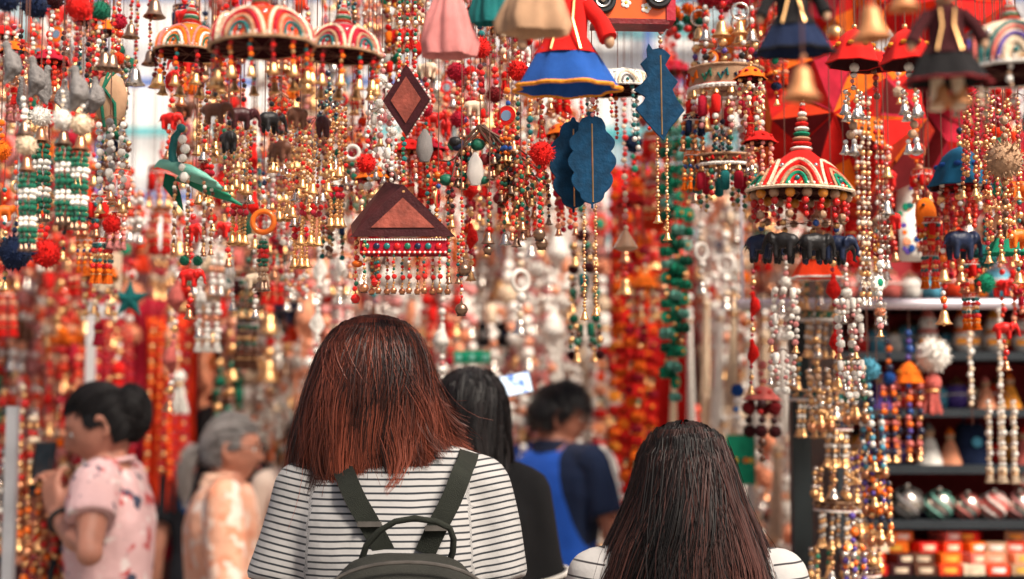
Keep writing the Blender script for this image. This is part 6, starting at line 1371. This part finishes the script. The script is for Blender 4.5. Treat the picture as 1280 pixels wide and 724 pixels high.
bell_tree(1048, 480, 3.2, ((18, 'navy'), (26, 'brown'), (28, 'emerald')), 'lower gold bell tree with green band, right of the black post')
bell_tree(1076, 560, 3.3, ((15, 'violet'), (20, 'maroon')), 'silver bell tree with violet band near the bottom right')
for i, (px, py, cs, lab) in enumerate(((1084, 446, ['sky', 'white', 'navy'], 'blue and white ball string beside the tall bell tree'), (1086, 520, ['violet', 'orange', 'gold'], 'violet and orange bead bunch below the blue ball'), (1098, 560, ['gold', 'orange', 'navy'], 'gold and orange bead bunch beside the striped balls'), (1064, 410, ['silver', 'gold', 'green'], 'silver bead bunch under the steel rail'), (1020, 420, ['gold', 'tan', 'silver'], 'tan and gold bead bunch left of the tall bell tree'), (1066, 640, ['violet', 'silver', 'orange'], 'violet bead bunch at the bottom by the packets'))):
    hang([('pom', 16, cs[0])] * (i == 0) + [('b', cs, 4, 5), ('fan', 6, 13, [[('b', cs, 7, 4.2), ('bell', 7, 'gold')], [('b', cs[::-1], 9, 3.8), ('jing', 6, 'copper')]], .3, 8)], 'bead_bunch', lab, 'ornament', px, py, 3.0, 'bead bunches beside the shelves')
hang([('b', ['rose'], 3, 5), ('umb', 24, 18, 'rose', 'red'), ('c', 18), ('fan', 6, 18, [[('b', ['maroon', 'red'], 3, 5), ('pom', 9, 'maroon')], [('pom', 10, 'darkred')]], .3), ('b', ['brown'], 3, 5)], 'umbrella_ornament', 'dark red umbrella cluster of balls left of the black post', 'ornament', 953, 452, 3.2)
hang([('c', 3), ('pom', 9, 'blue'), ('b', ['white', 'skyblue'], 3, 5)], 'pompom_string', 'small blue ball with white spots near the dark red cluster', 'pompom', 922, 476, 3.4)
# left posts
def post(px, py_top, py_bot, d, w_px, label, m, arm=None, full=True):
    x = P(px, 500, d).x; z1 = P(px, py_top, d).z; w = w_px*U(d)/2; t = thing('stall_post', label, 'post', (x, d, 0), 0, 'posts of the stall')
    b = MB(); b.box((-w, -w, 0), (w, w, z1), m); b.build('shaft', t, smooth=False); b = MB(); b.box((-w*2.4, -w*2.4, 0), (w*2.4, w*2.4, .01), m); b.build('foot_plate', t, smooth=False)
    if arm: b = MB(); b.box((w + .001, -w*.8, z1 - .055), (w + arm, w*.8, z1 - .012), m); b.build('arm', t, smooth=False)
post(112, 376, 480, 4.6, 10, 'white steel post with a short arm above the photographing woman', mat('white_post_paint', (.62, .60, .60), .5, 0, .1, 10), .09)
post(17, 508, 724, 3.7, 13, 'grey metal post at the lower left edge', mat('grey_post_paint', (.42, .42, .44), .45, .3, .15, 10))
# ------------------------------------------------------------------ cloths and the many strands behind
cloth_hang(-40, 118, 250, 700, 6.1, 'brown', 'dark brown cloth behind the strands at the far left', 1)
cloth_hang(118, 245, 372, 700, 5.6, 'crimson', 'deep red cloth right of the white post', 2)
cloth_hang(184, 243, 396, 640, 5.3, 'vermilion', 'bright orange-red cloth strip behind the photographing woman', 12, 5)
cloth_hang(245, 470, 230, 720, 6.2, 'peach', 'peach cloth behind the strands left of centre', 3)
cloth_hang(470, 762, 226, 720, 6.2, 'white', 'white cloth behind the cream strands in the centre', 4)
cloth_hang(762, 872, 210, 720, 6.1, 'red', 'red cloth behind the flower garlands', 5)
cloth_hang(872, 1060, 236, 720, 6.2, 'cream', 'cream cloth behind the white strands right of the garlands', 6, 11)
cloth_hang(1060, 1330, 150, 400, 5.2, 'crimson', 'crimson cloth above the right shelves', 7)
PAL = {
 'redgold': dict(b=[['red', 'gold', 'vermilion'], ['vermilion', 'white'], ['crimson', 'cream', 'gold'], ['orange', 'gold', 'peach'], ['red', 'white', 'orange'], ['vermilion', 'peach', 'red']], p=['red', 'crimson', 'orange', 'vermilion'], e=['gold', 'gold', 'copper'], w='red-gold'),
 'cream': dict(b=[['white', 'white', 'cream'], ['white', 'white', 'peach'], ['white', 'cream'], ['white', 'pink', 'white']], p=['white', 'white', 'white', 'cream', 'peach'], e=['gold', 'silver', 'silver'], w='cream'),
 'multi': dict(b=[['teal', 'red', 'gold'], ['navy', 'orange', 'white'], ['green', 'red', 'cream'], ['orange', 'gold', 'blue'], ['saffron', 'darkred', 'gold']], p=['orange', 'navy', 'red', 'emerald', 'rose'], e=['gold', 'bronze', 'copper'], w='multicoloured'),
 'dark': dict(b=[['navy', 'gold', 'teal'], ['black', 'red', 'gold'], ['green', 'brown', 'gold']], p=['navy', 'green', 'maroon', 'teal', 'brown'], e=['bronze', 'gold'], w='dark'),
 'red': dict(b=[['red', 'crimson'], ['crimson', 'darkred', 'gold'], ['vermilion', 'red']], p=['red', 'crimson', 'vermilion'], e=['gold', 'copper'], w='deep red'),
 'pinkish': dict(b=[['peach', 'rose', 'white'], ['pink', 'white', 'gold'], ['vermilion', 'white', 'peach'], ['peach', 'pink']], p=['rose', 'peach', 'pink', 'red'], e=['gold', 'copper', 'silver'], w='rose and peach'),
}
def rnd_elems(pal, L, rr, s=1.0):
    """A random strand of about L units; returns elements and a word for its most telling piece."""
    q = PAL[pal]; e = []; n = 0; word = rr.choice(['bell', 'pompom', 'tassel', 'mirror', 'flower', 'bangle', 'bunch', 'cluster', 'umbrella', 'tier', 'cluster', 'elephant', 'bird'])
    bs = rr.choice(q['b'])
    def beads(m): 
        r = rr.uniform(2.6, 4.4)*s; k = max(2, int(m/(2*r))); e.append(('b', bs, k, r)); return k*2*r
    n += beads(rr.uniform(.2, .35)*L)
    if word == 'bell': n += 0; e.append(('bell', rr.uniform(6, 9)*s, rr.choice(q['e']))); n += 14*s; n += beads(.25*L); e.append(('bell', rr.uniform(7, 11)*s, rr.choice(q['e'])))
    elif word == 'pompom': e.append(('pom', rr.uniform(7, 11)*s, rr.choice(q['p']))); n += 18*s; n += beads(.22*L); e.append(('pom', rr.uniform(6, 9)*s, rr.choice(q['p']))); e.append(('bell', 5*s, rr.choice(q['e'])))
    elif word == 'tassel': e.append(('pom', rr.uniform(5, 7)*s, rr.choice(q['p']))); e.append(('tas', rr.uniform(.35, .55)*L, 8*s, rr.choice(q['p'])))
    elif word == 'mirror': e.append(('disc', rr.uniform(8, 13)*s, rr.choice(q['p']), rr.choice(['gold', 'white']))); n += beads(.2*L); e.append(('fan', 4, 5*s, [('b', bs, max(2, int(.25*L/(6*s))), 3*s), ('bell', 4.5*s, rr.choice(q['e']))], .3, 4))
    elif word == 'flower': e.append(('flw', rr.uniform(9, 13)*s, rr.choice(q['p']), 'saffron')); n += beads(.2*L); e.append(('mari', rr.uniform(7, 10)*s, rr.choice(q['p']))); n += beads(.12*L); e.append(('bell', 5*s, rr.choice(q['e'])))
    elif word == 'bangle': e.append(('ring', rr.uniform(8, 12)*s, 2.2*s, rr.choice(['gold', 'orange', 'red', 'white']))); n += beads(.25*L); e.append(('bell', 8*s, rr.choice(q['e'])))
    elif word == 'cluster':
        e.append(('pom', 8*s, rr.choice(q['p'])))
        for k in range(3): e.append(('fan', rr.randint(5, 8), rr.uniform(9, 17)*s, [[('b', bs, rr.randint(3, 6), 3.4*s), ('pom', rr.uniform(4, 6.5)*s, rr.choice(q['p']))], [('b', bs[::-1], rr.randint(2, 5), 3.8*s), ('bell', 5.5*s, rr.choice(q['e']))], [('ctube', 14*s, 4*s, rr.choice(q['p'])), ('b', bs, 2, 3*s)]], k*.5, 6))
    elif word == 'umbrella':
        e += [('umb', rr.uniform(17, 24)*s, 17*s, rr.choice(q['p']), rr.choice(q['p'])), ('c', 17*s), ('fan', 7, 16*s, [[('b', bs, 5, 3.2*s), ('bell', 5*s, rr.choice(q['e']))], [('b', bs[::-1], 8, 3*s)]], .2), ('tas', 26*s, 6*s, rr.choice(q['p']))]
    elif word == 'tier':
        e += [('band', 15*s, 8*s, rr.choice(q['p']), ('gold', 'red', 'white')), ('fan', 9, 14*s, [[('b', bs, 5, 3.2*s), ('bell', 5*s, rr.choice(q['e']))], [('ctube', 18*s, 4.5*s, rr.choice(q['p']))]], .2), ('band', 11*s, 6*s, rr.choice(q['p']), ('gold', 'white')), ('fan', 6, 10*s, [('b', bs, 5, 3*s), ('tas', 18*s, 4*s, rr.choice(q['p']))], .2)]
    elif word in ('elephant', 'bird'):
        cc = rr.choice(q['p'])
        for k in range(2): e += [('ele' if word == 'elephant' else 'bird', (26 if word == 'elephant' else 34)*s, cc, rr.uniform(-.6, .6)), ('b', bs, 4, 3.4*s)]
        e.append(('bell', 7*s, rr.choice(q['e'])))
    else: e.append(('fan', rr.randint(5, 7), rr.uniform(8, 13)*s, [[('b', bs, max(3, int(.5*L/(6.4*s))), 3.2*s), ('bell', 5*s, rr.choice(q['e']))], [('b', bs[::-1], max(3, int(.4*L/(6*s))), 3.0*s), ('jing', 4*s, rr.choice(q['e']))]], .3, 8))
    return e, word
PRO = {}
def proto(pal, band, i):
    key = (pal, band, i)
    if key not in PRO:
        rr = random.Random(str(key)); u = U({'near': 2.6, 'mid': 3.7, 'far': 5.6}[band]); L = {'near': 110, 'mid': 110, 'far': 112}[band]
        e, wrd = rnd_elems(pal, L*rr.uniform(.8, 1.25), rr, {'near': 1.0, 'mid': 1.15, 'far': 1.45}[band]); PRO[key] = (Orn(e, u), wrd)
    return PRO[key]
FILL = []
def add_fill(px, py, d, pal, band, rr, i=None):
    o, wrd = proto(pal, band, rr.randrange(13) if i is None else i)
    FILL.append([px, py, snap(d), pal, band, o, wrd, rr.uniform(0, 6.28), rr.uniform(.88, 1.12)])
rr = random.Random(21)
def zone_pal(px, py):
    if rr.random() < (.05 if 470 < px < 760 else .13): return 'dark'
    if px < 112: return rr.choice(['multi', 'redgold', 'redgold', 'pinkish'] if py < 420 else ['multi', 'redgold', 'multi', 'pinkish'])
    if px < 245: return rr.choice(['redgold', 'pinkish', 'redgold'] if py < 360 else ['red', 'red', 'redgold'])
    if px < 470: return rr.choice(['redgold', 'pinkish', 'pinkish', 'cream', 'cream', 'redgold'])
    if px < 760: return rr.choice(['cream', 'cream', 'cream', 'cream', 'pinkish', 'cream'] if py > 200 else ['cream', 'cream', 'pinkish', 'cream', 'redgold', 'redgold'])
    if px < 870: return rr.choice(['redgold', 'red', 'redgold'])
    if px < 1000: return rr.choice(['cream', 'cream', 'pinkish'])
    return rr.choice(['red', 'redgold', 'cream', 'redgold'])
def hidden(px, py, L=90):
    if 385 < px < 585 and py > 440: return True
    if 335 < px < 650 and py > 600: return True
    if 795 < px < 915 and py > 540: return True
    if 215 < px < 320 and py > 545: return True
    if 95 < px < 195 and py > 500: return True
    if px > 1040 and py > 370: return True
    return False
# far rows
for row, py0 in enumerate((20, 100, 178, 262, 342, 425, 515, 600)):
    px = -15.0 + 7*(row % 2)
    while px < 1295:
        py = py0 + rr.uniform(-26, 26)
        gap = (150 < px < 228 and py < 240) or (735 < px < 800 and py < 215) or (838 < px < 880 and py < 210)
        gar = 766 < px < 838 and py > 190
        wht = 838 < px < 1000 and 330 < py < 440
        redz = 118 < px < 240 and py > 380
        if not (hidden(px, py) or gap or gar or wht or redz) and not (row == 0 and rr.random() < .25): add_fill(px, py, rr.uniform(5.5, 6.1) if py > 390 and px < 760 else rr.uniform(4.9, 6.0), zone_pal(px, py), 'far', rr)
        px += rr.uniform(20, 29) if row > 1 else rr.uniform(26, 38)
# middle layer
for row, py0 in enumerate((-30, 60, 150, 235, 300)):
    px = 5.0
    while px < 1290:
        py = py0 + rr.uniform(-28, 28)
        gap = (155 < px < 222 and py < 150) or (735 < px < 805 and py < 180) or (470 < px < 740 and py > 190 and rr.random() < .6)
        if not gap and not hidden(px, py) and not (px > 950 and py > 290) and rr.random() < (.85 if row < 4 else .6):
            add_fill(px, py, rr.uniform(3.2, 4.5), 'multi' if rr.random() < .12 else zone_pal(px, py if py < 330 else 330), 'mid', rr)
        px += rr.uniform(24, 38)
# near layer, only over the upper part
for px, py, pal in ((18, 30, 'redgold'), (62, 40, 'red'), (150, -30, 'redgold'), (218, 60, 'redgold'), (232, -20, 'multi'), (262, 180, 'pinkish'), (286, 200, 'redgold'), (318, 150, 'redgold'), (345, 160, 'cream'), (365, 90, 'redgold'), (410, 200, 'redgold'), (428, 90, 'cream'), (446, 60, 'redgold'), (478, 60, 'cream'), (492, -40, 'multi'), (515, -50, 'redgold'), (540, 110, 'red'), (556, 120, 'redgold'), (580, 130, 'multi'), (594, 90, 'cream'), (608, 140, 'redgold'), (634, 110, 'multi'), (640, 140, 'redgold'), (690, 120, 'cream'), (704, 140, 'redgold'), (868, 120, 'multi'), (880, 60, 'redgold'), (938, 60, 'redgold'), (950, 150, 'pinkish'), (968, 40, 'multi'), (1110, 180, 'pinkish'), (1120, 60, 'cream'), (1150, 180, 'redgold'), (1236, 170, 'redgold'), (1230, 30, 'red'), (1275, 200, 'multi'), (1210, 300, 'multi'), (1250, 320, 'redgold'), (1180, 300, 'redgold'), (1100, 310, 'cream'), (20, 200, 'redgold'), (60, 190, 'multi'), (118, 190, 'redgold'), (150, 190, 'pinkish'), (505, 150, 'redgold'), (528, 200, 'redgold'), (548, 215, 'multi'), (566, 180, 'red'), (588, 190, 'redgold'), (636, 190, 'redgold'), (240, 250, 'redgold'), (278, 130, 'redgold')):
    add_fill(px, py, rr.choice([2.4, 2.5, 2.6, 2.7, 2.8, 2.9]), pal, 'near', rr)
rn = random.Random(99)
CL = {}
def richest(pal, band):
    if (pal, band) not in CL: CL[(pal, band)] = [i for i in range(13) if proto(pal, band, i)[1] in ('cluster', 'umbrella', 'tier', 'bunch', 'elephant', 'bird', 'mirror')] or [0]
    return CL[(pal, band)]
for x0, x1, y0, y1, n, pals in ((0, 160, -40, 60, 10, ['red', 'dark', 'redgold', 'pinkish']), (0, 150, 150, 240, 6, ['dark', 'redgold', 'multi']), (225, 480, -50, 20, 12, ['dark', 'redgold', 'pinkish', 'redgold']), (225, 480, 70, 190, 12, ['redgold', 'dark', 'red', 'pinkish']), (480, 740, -50, 30, 11, ['redgold', 'pinkish', 'cream', 'red']), (480, 720, 50, 180, 14, ['redgold', 'dark', 'redgold', 'red', 'pinkish']), (860, 980, -40, 150, 7, ['redgold', 'red', 'dark']), (1080, 1290, 120, 280, 9, ['redgold', 'dark', 'multi', 'red']), (240, 460, 200, 270, 7, ['redgold', 'pinkish', 'cream']), (930, 1120, 300, 340, 5, ['cream', 'redgold', 'pinkish'])):
    for i in range(n):
        pal = rn.choice(pals); px = x0 + (x1 - x0)*(i + rn.uniform(.1, .9))/n
        add_fill(px, rn.uniform(y0, y1), rn.choice([2.6, 2.7, 2.8, 2.9, 3.0, 3.1]), pal, 'near', rn, rn.choice(richest(pal, 'near')))
def zone_name(px):
    for lim, nm in ((115, 'left of the white post'), (250, 'above the photographing woman'), (370, 'above the older woman'), (600, 'above the bob-haired woman'), (760, 'above the man in blue'), (870, 'beside the flower garlands'), (1000, 'above the long-haired girl'), (9999, 'above the right shelves')):
        if px < lim: return nm
def height_name(py): return 'top' if py < 70 else 'upper' if py < 170 else 'middle' if py < 270 else 'lower' if py < 400 else 'lowest'
cnt = {}
FILL.sort(key=lambda f: f[0])
tot = {}
def fkey(f): return (f[3], f[6], f[4], zone_name(f[0]), height_name(f[1]))
for f in FILL: tot[fkey(f)] = tot.get(fkey(f), 0) + 1
BN = {'near': 'near', 'mid': 'mid-distance', 'far': 'far'}; PAL['pinkish']['w'] = 'rose-peach'
for f in FILL:
    px, py, d, pal, band, o, wrd, rz, sc_ = f; k = fkey(f); i = cnt.get(k, 0); cnt[k] = i + 1
    kn = {'bunch': 'bell_bunch', 'cluster': 'pompom_cluster', 'umbrella': 'umbrella_strand', 'tier': 'tiered_hanging'}.get(wrd, wrd + '_strand')
    lab = '%s %s, %s %s row, %s' % (PAL[pal]['w'], kn.replace('_', ' '), BN[band], k[4], k[3])
    if tot[k] > 1: lab += ', %s from left' % ordn(i)
    place(o, kn, lab, kn.replace('_', ' '), P(px, py, d), rz, '%s bead strands %s' % (BN[band], k[3]), sc_)
# ---- flower garlands, white columns, red curtain strings
def garland(px, py, d, n, kinds, name, label, cat, group, r=9):
    d = snap(d); e = []; rq = random.Random(int(px*7 + py))
    for i in range(n):
        k = kinds[i % len(kinds)]; e += [('mari', r*rq.uniform(.85, 1.15), k)] if rq.random() < .7 else [('flw', r*rq.uniform(.9, 1.2), k, 'saffron')]
        if i % 4 == 3: e.append(('b', ['emerald', 'gold'], 2, 3.2))
    hang(e, name, label, cat, px, py, d, group, rq.uniform(0, .8))
zc = [(766, 205, 4.6, 24, ['red', 'vermilion', 'orange'], 'red and orange flower garland, leftmost of the garland column'), (780, 228, 4.3, 25, ['red', 'crimson', 'orange', 'red'], 'red flower garland, second in the garland column'), (795, 190, 4.6, 26, ['vermilion', 'red', 'orange', 'saffron'], 'orange-red flower garland, third in the garland column'), (809, 215, 4.3, 24, ['red', 'orange', 'crimson'], 'red flower garland, fourth in the garland column'), (823, 240, 4.7, 22, ['crimson', 'red', 'vermilion'], 'crimson flower garland at the right of the garland column'),
      (773, 300, 4.9, 20, ['orange', 'saffron', 'red'], 'orange flower garland behind the red ones, left'), (802, 330, 4.9, 18, ['orange', 'red', 'saffron'], 'orange flower garland behind the red ones, right'), (752, 430, 5.6, 10, ['red', 'peach'], 'short red and peach garland left of the garland column'), (930, 250, 4.9, 12, ['peach', 'cream', 'orange'], 'peach flower garland right of the green ones')]
for px, py, d, n, ks, lab in zc: garland(px, py, d, n, ks, 'flower_garland', lab, 'garland', 'flower garlands')
for px, py, n, lab in ((832, 130, 17, 'green leaf garland, leftmost of four'), (843, 118, 19, 'green leaf garland, second of four from left'), (854, 150, 15, 'green leaf garland, third of four from left'), (864, 170, 13, 'green leaf garland, rightmost of four')): garland(px, py, 3.5, n, ['emerald', 'emerald', 'mint', 'green'], 'leaf_garland', lab, 'garland', 'green leaf garlands', 10)
whites = [(845, 372, 150, 5, 'cream'), (861, 368, 165, 6, 'white'), (884, 350, 120, 6, 'cream'), (901, 362, 150, 8, 'white'), (918, 356, 130, 8, 'cream'), (935, 392, 140, 9, 'white'), (956, 388, 120, 9, 'cream'), (975, 392, 130, 8, 'white'), (700, 380, 90, 9, 'white'), (722, 372, 100, 10, 'cream'), (746, 450, 110, 11, 'cream'), (690, 420, 70, 8, 'pink'), (505, 300, 90, 8, 'white'), (600, 330, 60, 8, 'white'), (650, 320, 70, 9, 'cream'), (905, 520, 110, 9, 'cream'), (940, 540, 110, 8, 'white'), (972, 530, 120, 9, 'cream')]
for i, (px, py, L, r, c) in enumerate(whites):
    hang([('b', ['white', 'gold'], 3, 4), ('tas', L, r, c), ('b', ['cream'], 1, 3)], 'long_tassel', '%s long tassel, %s of the pale tassels from the left' % (c, ordn(sorted(range(len(whites)), key=lambda j: whites[j][0]).index(i))), 'tassel', px, py, (4.4 if px > 800 else 5.5) + .2*(i % 4), 'long pale tassels')
reds = []
for i in range(16):
    px = 124 + i*7.6
    if 166 < px < 186: continue
    c = ['orange', 'vermilion'] if 186 < px < 212 else ['red', 'crimson']
    hang([('b', c + (['gold'] if i % 3 == 0 else []), 30, 3.2)], 'bead_curtain_string', '%s bead curtain string, %s from the white post' % ('orange' if c[0] == 'orange' else 'red', ordn(len(reds))), 'bead curtain', px, 398 + (i % 3)*5, 5.0, 'red and orange bead curtain'); reds.append(px)
for px, py, c, lab in ((222, 430, 'white', 'white tassel with gold beads over the red curtain'), (215, 380, 'peach', 'peach tassel over the red curtain'), (150, 420, 'red', 'red tassel right of the white post'), (138, 470, 'crimson', 'crimson tassel behind the photographing woman')):
    hang([('b', ['gold', 'white'], 4, 4), ('tas', 56, 11, c)], 'tassel_string', lab, 'tassel', px, py, 4.7, 'tassels over the red curtain')
hang([('b', ['red'], 3, 4), ('star', 26, 'teal')], 'star_ornament', 'dark teal cloth star above the white post', 'ornament', 164, 325, 3.6)
def pillow_strip(px, py, d, w_px, h_px, c, label):
    d = snap(d); u = U(d); p = P(px, py, d); t = thing('embroidered_panel', label, 'wall hanging', p, 0, 'embroidered panels'); b = MB(); w, h = w_px*u/2, h_px*u
    b.box((-w, -.006, -h), (w, .006, 0), cloth(c[0])); b.build('panel', t, smooth=False)
    for i in range(5): b = MB(); b.sphere((0, 0, 0), w*.18, cloth(c[1 + i % (len(c) - 1)]), 10, 6, (1, .3, 1)); b.build('patch', t, (w*(-.72 + .36*i), -.007, -h*.5))
    b = MB(); b.tube([(-w, 0, -h), (w, 0, -h)], .004, wool('white'), 6); b.build('edging', t); b = MB(); b.tube([(-w, 0, 0), (w, 0, 0)], .004, wool(c[-1]), 6); b.build('edging', t)
    b = MB(); [b.tube([(s*w*.9, 0, 0), (s*w*.9, 0, RAIL_Z - p.z)], .0011, CORD(), 4) for s in (-1, 1)]; b.build('cord', t)
pillow_strip(305, 340, 3.8, 48, 20, ('white', 'teal', 'navy', 'teal'), 'white and teal panel above the older woman')
pillow_strip(135, 318, 3.9, 34, 46, ('cream', 'peach', 'cream'), 'cream quilted panel above the white post')
pillow_strip(622, 404, 5.4, 50, 30, ('black', 'grey', 'navy'), 'dark panel above the lit phone')
pillow_strip(655, 432, 5.6, 52, 26, ('grey', 'navy', 'black'), 'dull grey panel right of the dark panel')
pillow_strip(676, 430, 5.7, 34, 60, ('rose', 'pink', 'grey'), 'dusty rose panel behind the man in blue')
pillow_strip(590, 440, 4.2, 46, 14, ('emerald', 'mint', 'emerald'), 'green panel beside the black-haired woman')
pillow_strip(925, 545, 4.2, 36, 60, ('emerald', 'orange', 'yellow', 'green'), 'green panel with orange patches right of the long-haired girl')
# lower left counter goods
for i, (px, py, cs, lab) in enumerate(((40, 560, ['gold', 'orange', 'copper'], 'gold and orange bead bunch by the grey post'), (62, 610, ['copper', 'gold', 'red'], 'copper bead bunch in front of the photographing woman'), (50, 650, ['orange', 'gold', 'darkred'], 'orange bead bunch low beside the grey post'), (84, 640, ['red', 'gold', 'navy'], 'red bead bunch below her hands'), (30, 480, ['cream', 'gold', 'red'], 'cream bead bunch above the grey post'), (6, 560, ['grey', 'white', 'silver'], 'grey bead bunch at the left edge'))):
    hang([('b', cs, 4, 5), ('fan', 7, 15, [[('b', cs, 8, 4.4), ('bell', 8, 'gold')], [('b', cs[::-1], 10, 4), ('jing', 7, 'copper')]], .3, 8)], 'bead_bunch', lab, 'ornament', px, py, 4.0, 'bead bunches by the grey post')
